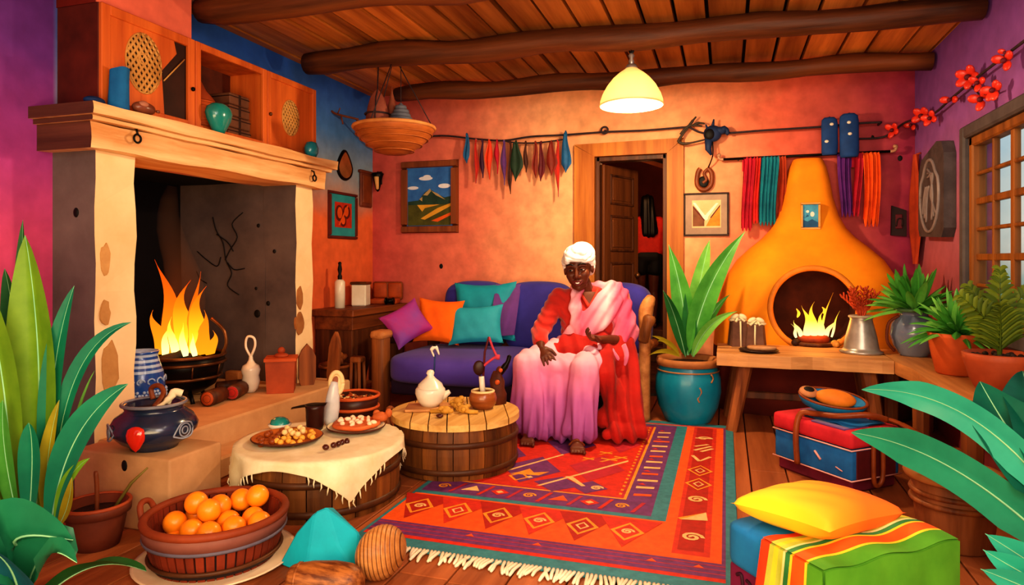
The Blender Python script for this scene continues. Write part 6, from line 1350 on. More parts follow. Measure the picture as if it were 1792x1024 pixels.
# grey jar with spiky plant
def spiky(parent, c, n, L, w, mats, seed, up=(.2, 1.2), droop=.3, name='foliage'):
    mb = MB(); rr = random.Random(seed)
    for k in range(n):
        a = k*2.399+rr.random()*.5; el_ = up[0]+(up[1]-up[0])*((k+.5)/n)+(rr.random()-.5)*.2; l = L*(.75+.35*rr.random())
        d = V(cos(a)*cos(el_), sin(a)*cos(el_), sin(el_)); s = V(-sin(a), cos(a), 0); p0 = c+V(cos(a), sin(a), 0)*.015
        leaf_geo(mb, p0, p0+d*l*.55+V(0, 0, .05*l), p0+d*l-V(0, 0, droop*l*cos(el_)), w*(.8+.4*rr.random()), s, .7, rr.randrange(len(mats)), 9, lambda t: (min(1, .45+t*2.2) if t < .3 else 1)*(1-t**3.2)**.8 if t < .999 else .02)
    for v in mb.v: v.x = min(v.x, 1.408-.002*sin(v.z*40))
    return mb.build(name, mats, parent)
c = V(1.215, 5.12, BT); t = thing('potted_plant', 'spiky green plant in a glossy blue grey jar on the side bench', 'plant', c, 0)
GJ = M('jar_grey_blue', '#7a8496', '#56607a', rough=.15, coat=.7, scale=3)
mb = MB(); mb.lathe([(0, 0), (.085, 0), (.09, .012), (.125, .07), (.145, .14), (.135, .21), (.105, .26), (.085, .275), (.088, .29), (.115, .305), (.112, .315), (.095, .312), (.08, .295), (0, .29)], 40, c); mb.build('jar', GJ, t)
mb = MB(); mb.torus(c+V(0, 0, .31), .108, .013, 0, 36, 8); mb.build('jar_rim', M('rim_green', '#5a7a52', '#3e5a3a', rough=.3), t)
mb = MB(); mb.tube(bez([c-RGT*.10+V(0, 0, .27), c-RGT*.17+V(0, 0, .22), c-RGT*.18+V(0, 0, .1), c-RGT*.13+V(0, 0, .03)], 5), .010, 7); mb.build('jar_handle', M('handle_brown', '#7a3a22', '#542414'), t)
spiky(t, c+V(0, 0, .30), 58, .33, .062, [L_MD, L_MD, M('leaf_bright', '#8cd060', '#58a03c', transl=.2)], 3, (.0, 1.42), .20)
c = V(1.258, 4.37, BT); t = thing('potted_plant', 'bushy drooping green plant in a bright orange clay pot on the side bench', 'plant', c, 0)
mb = MB(); mb.lathe([(0, 0), (.10, 0), (.11, .01), (.135, .12), (.15, .21), (.152, .235), (.14, .235), (.13, .2), (0, .2)], 36, c); mb.build('pot', TERRA_B, t); mb = MB(); mb.lathe([(0, .215), (.138, .212)], 24, c); mb.build('soil', SOIL, t)
spiky(t, c+V(0, 0, .22), 84, .29, .046, [L_MD, L_MD, _M['leaf_bright']], 8, (-.05, 1.45), .35)
c = V(1.250, 3.74, BT); t = thing('potted_plant', 'olive green frond plant in a wide reddish clay bowl on the side bench', 'plant', c, 0)
mb = MB(); mb.lathe([(0, 0), (.08, 0), (.09, .012), (.125, .08), (.15, .17), (.155, .20), (.145, .205), (.13, .18), (0, .17)], 36, c); mb.build('pot', TERRA, t); mb = MB(); mb.lathe([(0, .18), (.138, .178)], 24, c)
rr = random.Random(1)
for k in range(30): a, q = rr.random()*6.28, .125*math.sqrt(rr.random()); mb.ell(c+V(cos(a)*q, sin(a)*q, .186), .014, 0, 6)
mb.build('soil', SOIL, t)
OL = [M('leaf_olive', '#7a8a24', '#515e14', transl=.25, rough=.5), M('leaf_olive_d', '#5a701c', '#3a4a10', transl=.25, rough=.5)]
mb = MB()
for (ax, ay, hh, bend) in ((.0, .0, .42, .0), (-.12, -.02, .30, -.16), (.10, .05, .34, .14), (-.03, -.10, .26, -.02), (-.08, .08, .34, -.08)):
    P = bez([c+V(0, 0, .17), c+RGT*(ax*.4)+V(0, ay*.4, .17+hh*.55), c+RGT*(ax+bend*.4)+V(0, ay, .17+hh)], 8); mb.tube(P, [.007*(1-.05*i) for i in range(len(P))], 6, 1)
    for i in range(3, len(P)):
        t_ = i/(len(P)-1); T = (P[min(i+1, len(P)-1)]-P[i-1]).normalized(); sd = (RGT-T*RGT.dot(T)).normalized()
        for s in (-1, 1):
            L = .20*(1-t_*.75)*(.6+.4*sin(t_*PI)) if t_ < 1 else .05; d = (sd*s*.85+T*.65).normalized(); leaf_geo(mb, P[i], P[i]+d*L*.55+T*.02, P[i]+d*L-UP*.01, .026, T, .4, i % 2, 6)

for v in mb.v: v.x = min(v.x, 1.405)
mb.build('foliage', OL, t)
# ================================================================== TURQUOISE POT
c = V(-.268, 5.11, 0); t = thing('potted_plant', 'tall broad-leaved plant in a big turquoise ribbed pot beside the sofa', 'plant', c)
TP = M('turquoise_pot', '#1492ac', '#0b6684', scale=3, rough=.4, coat=.2)
mb = MB(); mb.lathe([(0, 0), (.15, 0), (.165, .015), (.215, .12), (.236, .23), (.232, .33), (.205, .415), (.2, .43)], 48, c, wob=lambda q, z: .0035*abs(sin(q*14))); mb.build('pot_body', TP, t)
mb = MB(); mb.lathe([(.198, .415), (.225, .42), (.235, .45), (.225, .475), (.195, .47), (.18, .44), (.175, .42)], 44, c); mb.build('pot_rim', M('pot_rim_tan', '#b87a48', '#8a5228', scale=6), t)
mb = MB(); mb.lathe([(0, .44), (.19, .435)], 30, c); mb.build('soil', SOIL, t)
mb = MB(); mb.torus(c+V(0, 0, .385), .222, .006, 0, 44, 6); q = c-FWD*.232+RGT*.02+V(0, 0, .24); sd = RGT
mb.tube(bez([q+V(0, 0, .05), q+sd*.014+V(0, 0, .02), q+V(0, 0, -.01), q-sd*.012+V(0, 0, -.03), q+V(0, 0, -.055)], 4), .006, 6); mb.tube(bez([q+sd*.09+FWD*.02+V(0, 0, .14), q+sd*.105+FWD*.025+V(0, 0, .11), q+sd*.09+FWD*.02+V(0, 0, .08)], 4), .006, 6); mb.build('ornament', M('pot_mark', '#b07a50', '#8a5a34'), t)
def PL(px, py, t_=None): return D(px, py, t_ or 4.98)
for pts, w, m_ in ((((1203, 622, 5.0), (1200, 520, 5.05), (1170, 428, 5.1)), .16, L_MD), (((1210, 622, 5.0), (1225, 500, 4.95), (1304, 405, 4.9)), .17, L_MD), (((1200, 622, 5.05), (1228, 470, 5.2), (1242, 420, 5.25)), .13, M('leaf_bright', '#7cc050')), (((1200, 625, 5.0), (1180, 540, 4.95), (1160, 508, 4.9)), .09, L_DK), (((1212, 625, 4.95), (1232, 560, 4.85), (1290, 545, 4.8)), .08, _M['leaf_bright']), (((1214, 625, 5.0), (1238, 545, 5.0), (1278, 515, 5.0)), .07, L_MD), (((1205, 622, 5.0), (1210, 560, 5.0), (1200, 505, 5.05)), .11, L_DK), (((1215, 624, 5.0), (1240, 500, 5.05), (1275, 455, 5.1)), .10, L_DK)):
    mb = MB(); leaf_geo(mb, *[PL(*p) for p in pts], w, RGT*.9-FWD*.3, .45, 0, 16, None, 1); mb.build('leaf', [m_, L_RIB], t)
for pts in (((1190, 622, 4.9), (1165, 590, 4.85), (1140, 588, 4.8)), ((1190, 625, 4.9), (1165, 605, 4.85), (1135, 622, 4.8)), ((1190, 623, 4.9), (1170, 590, 4.85), (1150, 597, 4.8))): mb = MB(); leaf_geo(mb, *[PL(*p) for p in pts], .035, UP, .2, 0, 8); mb.build('leaf', [L_YE], t)
# ================================================================== SUITCASE
NL, NN, NR = V(.27, 4.13, 0), V(.59, 3.76, 0), V(.84, 3.96, 0)
ex = (NN-NL); ey = (NR-NN); W_, D_ = ex.length, ey.length; ex.normalize(); ey = UP.cross(ex)
cM = Matrix.Translation(NL) @ basis(ex, ey, UP) @ Matrix.Diagonal((1.06, 1.1, 1.22, 1))      # x along the front, y back, z up
cs = thing('travel_trunk', 'striped red and blue fabric trunk with leather straps on the plank floor', 'trunk', NL+(ex*W_+ey*D_)/2)
TR_B = M('trunk_blue', '#2272b8', '#154c88', scale=8, rough=.8); TR_R = M('trunk_red', '#d8303c', '#a81c2a', scale=8, rough=.8); TR_M = M('trunk_maroon', '#7a1a34', '#4c0e20', scale=8, rough=.8)
mb = MB(); mb.box((.012, .012, .0), (W_-.012, D_-.012, .06), 0, .01, mat=cM); mb.build('trunk_base', TR_M, cs)
mb = MB(); mb.box((0, 0, .055), (W_, D_, .185), 0, .012, seg=2, mat=cM); mb.box((W_-.002, .03, .06), (W_+.004, D_-.03, .18), 1, .002, mat=cM); mb.build('trunk_body', [TR_B, M('trunk_side', '#6a1c20', '#3f1014', scale=6)], cs)
mb = MB(); mb.box((-.008, -.008, .19), (W_+.008, D_+.008, .265), 0, .018, seg=2, mat=cM); mb.box((W_*.5, .0, .262), (W_*.92, D_*.5, .27), 1, .003, mat=cM); mb.box((.03, D_*.45, .262), (W_*.25, D_*.95, .269), 1, .003, mat=cM); mb.build('lid', [TR_R, PURPLE], cs)
mb = MB()
for z_ in (.187, .06): mb.tube([cM @ V(x, y, z_) for x, y in ((-.006, -.006), (W_+.006, -.006), (W_+.006, D_+.006))], .004, 6)
mb.build('piping', M('piping_pink', '#f0b8b0', '#d89088'), cs)
mb = MB(); mb.tube([cM @ V(W_*.56, -.004, .14), cM @ V(W_*.64, -.006, .11)], .006, 6); mb.build('clasp', M('piping_pink', '#f0b8b0'), cs); mb = MB(); mb.tube([cM @ V(W_*.82, -.004, .10), cM @ V(W_*.9, -.004, .09)], .003, 6); mb.build('clasp', M('piping_pink', '#f0b8b0'), cs)
STR = M('strap_leather', '#9a4a1e', '#5e280e', scale=8, rough=.4)
mb = MB(); mb.tube(bez([cM @ V(W_*.36, -.018, .06), cM @ V(W_*.35, -.022, .2), cM @ V(W_*.37, .0, .285), cM @ V(W_*.5, .03, .295), cM @ V(W_*.75, .05, .305), cM @ V(W_*.95, .14, .32), cM @ V(W_*1.02, .22, .30)], 6), .016, 9); mb.build('strap', STR, cs)
mb = MB(); mb.tube(bez([cM @ V(W_+.01, D_*.5, .26), cM @ V(W_+.03, D_*.52, .2), cM @ V(W_+.035, D_*.5, .06), cM @ V(W_+.03, D_*.35, .05), cM @ V(W_+.02, D_*.38, .24)], 5), .012, 7); mb.build('strap', STR, cs)
mb = MB(); mb.tube(bez([cM @ V(W_*.8, D_*.75, .285), cM @ V(W_*1.02, D_*.85, .29), V(.98, 3.80, .29), V(1.06, 3.55, .25)], 6), [.02]*8+[.024]*6+[.03]*4+[.026], 8, 0, .5); single('leather_strip', mb, STR, cM @ V(W_*.8, D_*.75, .28), 'long brown leather strip trailing from the trunk behind the banana leaf', 'strip')
# blue cloth and slipper on the trunk
mb = MB(); mb.grid(lambda a, b: cM @ V(W_*(.30+.62*a), D_*(.12+.75*b)-.0, .271+.018*sin(PI*a)*sin(PI*b)+.005*sin(a*11+b*5)), 14, 10); mb.grid(lambda a, b: cM @ V(W_*(.30+.62*a), D_*(.12+.75*b), .2705), 6, 6)
single('blue_cloth', mb, BLUE, cM @ V(W_*.6, D_*.5, .27), 'folded blue cloth lying under the slipper on the trunk', 'cloth')
sc_ = cM @ V(W_*.50, D_*.42, .272); sl = thing('blue_slipper', 'blue slipper with a fat orange pad and dark eyelet lying on the trunk', 'slipper', sc_)
sx = (RGT*.95-FWD*.3).normalized(); sM = Matrix.Translation(sc_) @ basis(sx, UP.cross(sx), UP) @ Matrix.Translation((0, 0, .035)) @ Matrix.Rotation(.12, 4, 'Y') @ Matrix.Rotation(.38, 4, 'X')
mb = MB(); mb.lathe([(0, 0), (.07, .005), (.115, .035), (.13, .07), (.128, .085), (.115, .075), (.09, .045), (0, .035)], 34, V(0, 0, 0), sq=(1.35, .72), mat=None)
mb.v = [sM @ v for v in mb.v]; mb.build('shell', M('slipper_blue', '#1f7fb0', '#115a8a', scale=6), sl)
mb = MB(); mb.torus(V(0, 0, .082), .126, .007, 0, 36, 6, None, (1.35, .72)); mb.v = [sM @ v for v in mb.v]; mb.build('edging', STR, sl)
mb = MB(); mb.ell((.01, -.005, .085), (.105, .055, .045), 0, 20); mb.v = [sM @ v for v in mb.v]; mb.build('orange_pad', M('pad_orange', '#ee8e2a', '#c0661a', scale=6), sl)
mb = MB(); mb.ell((-.125, .01, .09), (.05, .05, .022), 0, 14); mb.v = [sM @ v for v in mb.v]; mb.build('toe', M('toe_tan', '#c88a5c', '#9a6038'), sl)
mb = MB(); mb.ell((-.125, .008, .108), (.028, .026, .010), 0, 12); mb.v = [sM @ v for v in mb.v]; mb.build('eyelet', BLACK, sl)
# ================================================================== WOVEN POT, BANANA PLANT
c = V(.92, 3.24, 0); t = thing('wooden_pot', 'empty tan wooden planter tub under the banana leaf', 'planter', c)
mb = MB(); mb.lathe([(0, 0), (.125, 0), (.135, .01), (.15, .16), (.165, .3), (.155, .3), (.14, .16), (.125, .06), (0, .05)], 36, c); mb.build('pot_body', wood('pot_wood', '#a8673a', '#74401f', 'Z', 6), t)
mb = MB(); mb.torus(c+V(0, 0, .295), .168, .022, 0, 40, 9); mb.build('rim', M('pot_rim_wood', '#c08048', '#8f5628'), t)
for z_ in (.225, .185): mb = MB(); mb.torus(c+V(0, 0, z_), .158, .012, 0, 40, 7); mb.build('hoop', W_leg, t)
mb = MB(); mb.lathe([(0, .2), (.138, .2)], 24, c); mb.build('soil', SOIL, t)
c = V(1.20, 2.50, 0); t = thing('banana_plant', 'large turquoise green banana plant arching in over the trunk', 'plant', c)
mb = MB(); mb.lathe([(0, 0), (.11, 0), (.15, .25), (.16, .3), (.145, .3), (.13, .22), (0, .2)], 30, c); mb.build('pot', TERRA, t)
banp = lambda t: min(1, .25+t*3.2)*(1-max(0, t-.72)/.28)**.75 if t < 1 else .02
def big(pts, w, m_, side, fold=.3, ripple=.015, prof=banp):
    mb = MB(); leaf_geo(mb, *[D(*p) for p in pts], w, side, fold, 0, 26, prof, 1, ripple); mb.build('leaf', [m_, L_RIB], t)
B1 = M('banana_teal', '#43c4a4', '#27a088', scale=3, rough=.35, transl=.2); B2 = M('banana_green', '#36ac84', '#1f8a6a', scale=3, rough=.35, transl=.2); B3 = M('banana_dark', '#157a60', '#0a4a40', scale=3, rough=.35, transl=.2)
big(((1885, 930, 2.15), (1715, 672, 2.75), (1508, 682, 3.15)), .125, B1, UP*.8+RGT*.5-FWD*.5)
big(((1885, 1000, 2.15), (1680, 785, 2.65), (1490, 757, 3.0)), .155, B2, UP*.75+RGT*.5-FWD*.5)
big(((1885, 900, 2.2), (1790, 800, 2.5), (1715, 668, 2.8)), .22, B3, RGT*.8+UP*.5)
big(((1880, 900, 2.25), (1830, 760, 2.5), (1790, 650, 2.9)), .24, B3, RGT)
for pts, w in ((((1885, 1040, 1.95), (1790, 975, 1.98), (1724, 934, 2.0)), .10), (((1885, 1055, 1.9), (1780, 1000, 1.92), (1720, 962, 1.95)), .09), (((1885, 1070, 1.88), (1790, 1025, 1.9), (1716, 996, 1.9)), .09)): big(pts, w, B1, UP+RGT*.4, .3, .0, None)
# ================================================================== OTTOMAN
OL_, ON_, OR2 = V(-.005, 2.17, 0), V(.24, 1.875, 0), V(.615, 2.20, 0)
ox = (ON_-OL_); OW = ox.length; ox.normalize(); oy = UP.cross(ox); OD = (OR2-ON_).length
oM = Matrix.Translation(OL_) @ basis(ox, oy, UP); OH = .395
t = thing('ottoman', 'square blue topped ottoman with a maroon scrolled skirt at the front', 'ottoman', OL_+(ox*OW+oy*OD)/2)
mb = MB(); softb = softbox((0, 0, .26), (OW, OD, OH), .03, 0, 12, 12); softb.v = [oM @ v for v in softb.v]; softb.build('cushion_top', M('ottoman_blue', '#1d86c4', '#125c98', scale=5, rough=.8), t)
mb = MB(); mb.box((.01, .01, 0), (OW-.01, OD-.01, .268), 0, .012, seg=2, mat=oM); mb.build('skirt', M('ottoman_plum', '#7a1c4c', '#551034', scale=6), t)
mb = MB()
for q in (.09, .2, .31):
    s_ = lambda a, b: oM @ V(q+a, .008, .17+b)
    mb.tube(bez([s_(-.04, .07), s_(-.02, .075), s_(-.01, .02), s_(.01, -.04), s_(.035, -.03), s_(.03, .0), s_(.01, -.01)], 5), .006, 6); mb.tube(bez([s_(.0, .07), s_(.02, .06), s_(.03, .01)], 5), .005, 6)
mb.build('scroll_pattern', M('scroll_dark', '#3a0a26', '#240518'), t)
# maroon underlay and striped blanket
mb = MB(); mb.grid(lambda a, b: oM @ V(OW*(.30+.69*a), OD*(.42+.57*b), OH+.006+.003*sin(a*9+b*4)), 10, 10); mb.grid(lambda a, b: oM @ V(OW*(.30+.69*a), OD*(.42+.57*b), OH+.0035), 10, 10)
single('maroon_throw', mb, MAROON, oM @ V(OW*.6, OD*.7, OH), 'dark maroon throw lying under the yellow pillow on the ottoman', 'throw')
SM = [M('stripe_red', '#e04a20', '#c0340f', scale=8), M('stripe_lime', '#c0c850', '#98a030', scale=8), M('stripe_yellow', '#f2d23a', '#d8b020', scale=8), M('stripe_orange', '#f0641c', '#d04a10', scale=8), M('stripe_green', '#5a9e2a', '#3c7c1a', scale=5), M('stripe_pale', '#e8e0a0', '#ccc078', scale=8), M('stripe_dgreen', '#3a8a4a', '#246a34', scale=8)]
def strip_mi(w):
    for lim, m_ in ((.10, 0), (.14, 1), (.17, 2), (.22, 1), (.245, 5), (.29, 6), (.31, 2), (.42, 3), (.445, 2)): 
        if w < lim: return m_
    return 4
mb = MB()
def blk(s, w, off):
    # s: 0..1 along the near edge direction (back->near corner, then down the front-left face); w: 0..1 across (inner edge -> over the right edge -> down)
    Ls, Lt = OD*.93, .17; us = s*(Ls+Lt); top_w = .15; drop = .21; uw = w*(top_w+drop)
    x = OW-top_w+min(uw, top_w) + (0 if uw < top_w else .012); dz = max(0, uw-top_w)
    y = OD*.98-min(us, Ls)
    dz2 = max(0, us-Ls)
    yy = y if us < Ls else OD*.05-.02
    if us >= Ls: yy = -.014
    wav = .006*sin(us*28)+.005*sin(uw*30+us*9)
    zz = OH+.012+off+wav*.5-dz-dz2
    r = .02
    if uw > top_w: x = OW+.014+off+abs(wav)*1.4
    if us > Ls and uw > top_w: zz = OH+.012-max(dz, dz2)
    return oM @ V(x if us < Ls else x-(.03*(us-Ls)), yy-off*(us >= Ls), zz)
# top strip with its near end folded down the front-left face, and the side drop
Ls = OD*1.0
def top(a, b, off=0):
    y = OD*.99-(OD*.99+.016)*a; x = OW-.20+(.20+.016)*b; return oM @ V(x, y, OH+.010+off+(.006*sin(a*14)+.012*sin(PI*b)*(.4+.6*sin(a*5+1)**2))*min(1, (1-a)*7))
def fl_(a, b, off=0): x = OW-.20+(.20+.016)*b-.035*a*(1-b); return oM @ V(x, -.016-off-.008*abs(sin(b*9))*a, OH+.010-.20*a)
def sd_(a, b, off=0): y = OD*.99-(OD*.99+.016)*a; return oM @ V(OW+.016+off+.012*abs(sin(a*11))*b, y, OH+.010+.006*sin(a*14)*(1-b)*min(1, (1-a)*7)-(.20+.02*sin(a*6))*b)
for off in (0, .004):
    mb.grid(lambda a, b: top(a, b, off), 30, 26, 0, True, lambda a, b: strip_mi(b*.58)); mb.grid(lambda a, b: fl_(a, b, off), 10, 26, 0, True, lambda a, b: strip_mi(b*.58)); mb.grid(lambda a, b: sd_(a, b, off), 30, 12, 0, True, lambda a, b: 4)
single('striped_blanket', mb, SM, oM @ V(OW*.8, OD*.5, OH), 'green, orange and yellow striped blanket folded over the near corner of the ottoman', 'blanket')
YO, nt, b = new_mat('pillow_yellow_orange'); b.inputs['Roughness'].default_value = .75; tcn = nt.nodes.new('ShaderNodeTexCoord'); sp = nt.nodes.new('ShaderNodeSeparateXYZ'); nt.links.new(tcn.outputs['Generated'], sp.inputs[0]); cr = nt.nodes.new('ShaderNodeValToRGB'); e = cr.color_ramp.elements; e[0].position = .25; e[0].color = C('#f7c21a'); e[1].position = .75; e[1].color = C('#ee6f14'); nt.links.new(sp.outputs['X'], cr.inputs[0]); nt.links.new(cr.outputs[0], b.inputs['Base Color'])
pc = oM @ V(OW*.40, OD*.45, OH+.054); pM = basis(oy, -ox, UP) @ Matrix.Rotation(.20, 4, 'Z') @ Matrix.Rotation(.08, 4, 'Y') @ Matrix.Rotation(-.06, 4, 'X')
mb = cushion(pc, .405, .32, .125, pM, None, 0, 26, .10); single('square_pillow', mb, YO, pc-V(0, 0, .07), 'plump yellow to orange pillow lying on the ottoman', 'pillow')
# ================================================================== LEFT PLANTS
c = V(-2.66, 1.86, 0); t = thing('leafy_plant', 'tall clump of broad green, teal and yellow leaves rising at the left edge', 'plant', c)
mb = MB(); mb.lathe([(0, 0), (.08, 0), (.10, .1), (.105, .12), (.095, .12), (0, .1)], 24, c); mb.build('root_ball', SOIL, t)
for pts, w, m_, fold in ((((60, 900, 2.6), (72, 650, 2.6), (44, 412, 2.6)), .30, L_LT, .5), (((20, 900, 2.55), (10, 650, 2.5), (-40, 470, 2.5)), .26, L_LT, .4), (((70, 900, 2.7), (62, 620, 2.75), (84, 555, 2.75)), .10, L_YE, .4), (((55, 900, 2.7), (30, 560, 2.75), (40, 385, 2.75)), .10, L_DK, .4), (((85, 905, 2.6), (74, 640, 2.6), (130, 500, 2.6)), .13, L_TL, .4), (((92, 905, 2.6), (95, 600, 2.6), (230, 564, 2.65)), .10, L_TL, .5), (((100, 900, 2.65), (125, 720, 2.7), (166, 648, 2.7)), .022, M('leaf_bright', '#7cc050'), .3), (((90, 910, 2.5), (110, 735, 2.5), (224, 672, 2.55)), .17, L_TL, .4), (((82, 905, 2.55), (72, 800, 2.55), (104, 700, 2.55)), .085, L_YE, .5), (((100, 915, 2.5), (105, 830, 2.5), (157, 802, 2.5)), .065, L_LT, .4), (((105, 915, 2.5), (120, 890, 2.48), (126, 835, 2.48)), .06, L_YE, .4), (((50, 910, 2.5), (58, 780, 2.48), (50, 740, 2.48)), .13, L_TL, .4), (((30, 905, 2.5), (-5, 780, 2.45), (5, 700, 2.45)), .12, L_MD, .4), (((10, 910, 2.5), (-30, 860, 2.45), (-10, 800, 2.45)), .10, L_LT, .4), (((40, 900, 2.65), (35, 600, 2.7), (8, 470, 2.72)), .16, L_DK, .4)):
    mb = MB(); leaf_geo(mb, *[D(*p) for p in pts], w*.66, RGT, fold, 0, 18, lambda t: (sin(PI*min(1, (t*.86+.14)**1.15)))**.75 if t < .999 else .01, 1); mb.build('leaf', [m_, L_RIB], t)
c = D(20, 1080, 2.15); c = V(c.x, c.y, 0); t = thing('broadleaf_plant', 'low plant with wide folded teal green leaves in the near left corner', 'plant', c)
FT = M('folded_teal', '#2f8f68', '#176a4c', scale=4, rough=.4, transl=.2)
mb = MB(); mb.lathe([(0, 0), (.06, 0), (.08, .06), (0, .07)], 18, c); mb.build('root_ball', SOIL, t)
def leaf2(pts, w, side, m_=FT, fold=.5): mb = MB(); leaf_geo(mb, *[D(*p) for p in pts], w, side, fold, 0, 20, lambda t: (sin(PI*min(1, (t*.9+.1))))**.6 if t < .999 else .02, 1, .01); mb.build('leaf', [m_, L_RIB], t)
leaf2(((40, 1075, 2.15), (-40, 880, 2.1), (128, 945, 2.0)), .26, RGT*.5+UP*.5-FWD*.4)
leaf2(((30, 1080, 2.1), (60, 900, 2.05), (135, 985, 1.95)), .16, RGT*.8-FWD*.5)
leaf2(((20, 1080, 2.1), (-60, 940, 2.05), (-30, 870, 2.0)), .2, RGT)
leaf2(((30, 1090, 2.1), (30, 1000, 2.0), (-30, 960, 1.95)), .2, RGT, M('leaf_blue', '#1f7a8a', '#125462', transl=.2))
leaf2(((60, 1060, 2.2), (160, 950, 2.35), (256, 1000, 2.30)), .13, -FWD+UP*.3, L_DK, .3)
# ================================================================== PEOPLE
FR = -FWD
def hand_hulls(Wp, d, n, s, curl=(.5, .6, .4), spread=.12, sc=1.0):
    d, n, s = Vector(d).normalized(), Vector(n).normalized(), Vector(s).normalized(); H = []
    kn = [Wp+d*.082*sc+s*(.031-.0205*i)*sc+n*(-.004 if i in (1, 2) else 0)*sc for i in range(4)]
    H.append([(Wp, .023*sc), (Wp+d*.03*sc+s*.018*sc, .017*sc), (Wp+d*.03*sc-s*.018*sc, .016*sc)]); H.append([(Wp+d*.02*sc, .020*sc)]+[(k, .0115*sc) for k in kn])
    for i, (k, L) in enumerate(zip(kn, (.070, .079, .073, .057))):
        dirn = (d+s*spread*(1.5-i)).normalized(); p = k; a = 0
        for j, f in enumerate((.44, .32, .24)):
            a += curl[j]*(1+.12*i); v = dirn*cos(a)+n*sin(a); q = p+v*L*f*sc; H.append([(p, (.0098-.0010*j)*sc), (q, (.0090-.0010*j)*sc)]); p = q
    t0 = Wp+d*.022*sc+s*.024*sc; t1 = t0+(s*.75+d*.6+n*.35).normalized()*.042*sc; t2 = t1+(s*.25+d*.85+n*.45).normalized()*.032*sc; t3 = t2+(d*.9+n*.55).normalized()*.022*sc
    H += [[(t0, .016*sc), (t1, .0115*sc)], [(t1, .011*sc), (t2, .0098*sc)], [(t2, .0098*sc), (t3, .008*sc)]]
    return H
wm = thing('person', 'smiling woman in a white turban, red blouse and pink shawl seated on the sofa', 'person', (-.95, 4.5, 0))
hips = [V(-1.02, 4.68, .56), V(-.82, 4.75, .56)]; knee = [V(-1.27, 4.28, .50), V(-.875, 4.27, .49)]; ank = [V(-1.24, 4.19, .09), V(-.905, 4.12, .09)]
shl = [V(-1.145, 4.655, .925), V(-.725, 4.79, .925)]; elb = [V(-1.25, 4.52, .69), V(-.68, 4.64, .635)]; wri = [V(-1.195, 4.345, .60), V(-.80, 4.425, .665)]
neck0 = V(-.945, 4.70, .955); HC = V(-.99, 4.615, 1.125)
hf = V(.05, -1, -.10).normalized(); hu = V(-.085, 0, 1); hr = hu.cross(hf).normalized(); hu = hf.cross(hr).normalized(); hs = 1.16
def Hd(r, f, u): return HC+(hr*r+hf*f+hu*u)*hs
B = []
B += [[(Hd(0, -.005, .035), (.082*hs, .094*hs, .092*hs))], [(Hd(0, .02, .0), .07*hs), (Hd(0, .035, -.055), .048*hs), (Hd(0, -.03, .0), .07*hs)], [(Hd(0, .035, -.06), .044*hs), (Hd(0, .062, -.098), .022*hs), (Hd(.025, .04, -.085), .024*hs), (Hd(-.025, .04, -.085), .024*hs)]]
for s in (-1, 1): B += [[(Hd(.038*s, .056, -.018), .034*hs), (Hd(.03*s, .052, -.05), .03*hs)], [(Hd(.02*s, .082, .035), .011*hs), (Hd(.05*s, .068, .034), .011*hs)], [(Hd(.084*s, -.005, .005), (.010*hs, .018*hs, .03*hs))], [(Hd(.013*s, .092, -.030), .0105*hs)]]
B += [[(Hd(0, .082, .02), .010*hs), (Hd(0, .104, -.022), .0135*hs)], [(Hd(0, .09, -.032), .013*hs), (Hd(0, .107, -.026), .011*hs)], [(Hd(-.026, .076, -.062), .012*hs), (Hd(.026, .076, -.062), .012*hs), (Hd(0, .086, -.055), .012*hs), (Hd(0, .084, -.072), .010*hs)]]
B += [[(Hd(0, -.015, -.05), .052*hs), (neck0, .058)], [(neck0, .06), (shl[0], .05)], [(neck0, .06), (shl[1], .05)], [(shl[0], .055), (shl[1], .055), (V(-1.0, 4.70, .62), .09), (V(-.85, 4.74, .62), .09)], [(hips[0], .09), (hips[1], .09), (V(-.93, 4.72, .66), .1)]]
for i in (0, 1): B += [[(shl[i], .05), (elb[i], .04)], [(elb[i], .041), (wri[i]*.6+elb[i]*.4, .036), (wri[i], .026)], [(hips[i], .085), (knee[i], .055)], [(knee[i], .052), (knee[i]*.6+ank[i]*.4+FWD*.02, .05), (ank[i], .034)]]
d0 = (V(-1.115, 4.255, .535)-wri[0]).normalized(); n0 = V(.25, .35, -.9); n0 = (n0-d0*n0.dot(d0)).normalized(); s0 = d0.cross(n0); s0 = s0 if s0.dot(RGT) > 0 else -s0
B += hand_hulls(wri[0], d0, n0, s0, (.28, .3, .25), .10, 1.05)
d1 = (V(-.905, 4.325, .70)-wri[1]).normalized(); n1 = UP*.8+FR*.35; n1 = (n1-d1*n1.dot(d1)).normalized(); s1 = d1.cross(n1); s1 = s1 if s1.dot(UP+FR*.6) > 0 else -s1
B += hand_hulls(wri[1], d1, n1, s1, (.45, .55, .4), .12, 1.05)
for i in (0, 1):
    a = ank[i]; dd = (FR*.95+RGT*(-.05+.05*i)); z0 = .0135
    B += [[(a, .032), (V(a.x, a.y, z0+.03)+FWD*.03, .03), (V(a.x, a.y, z0+.035)+dd*.07, .032)], [(V(a.x, a.y, z0+.032)+dd*.06, .03), (V(a.x, a.y, z0+.022)+dd*.14+RGT*.03, .02), (V(a.x, a.y, z0+.022)+dd*.13-RGT*.03, .019)]]
    for k in range(5): x = -.034+.017*k; B.append([(V(a.x, a.y, z0+.018)+dd*(.135+.004*k)+RGT*x, .0105), (V(a.x, a.y, z0+.014)+dd*(.160+.004*(k if k < 4 else 6))+RGT*x*1.1, .009 if k < 4 else .012)])
def face_disp(co, n):
    d = 0
    for s in (-1, 1):
        q = co-Hd(.034*s, .085, .012); 
        if q.length < .03: d -= .011*(1-q.length/.03)**1.2
    return d
body = blob('body', B, [SKIN], wm, .0048, 4, face_disp)
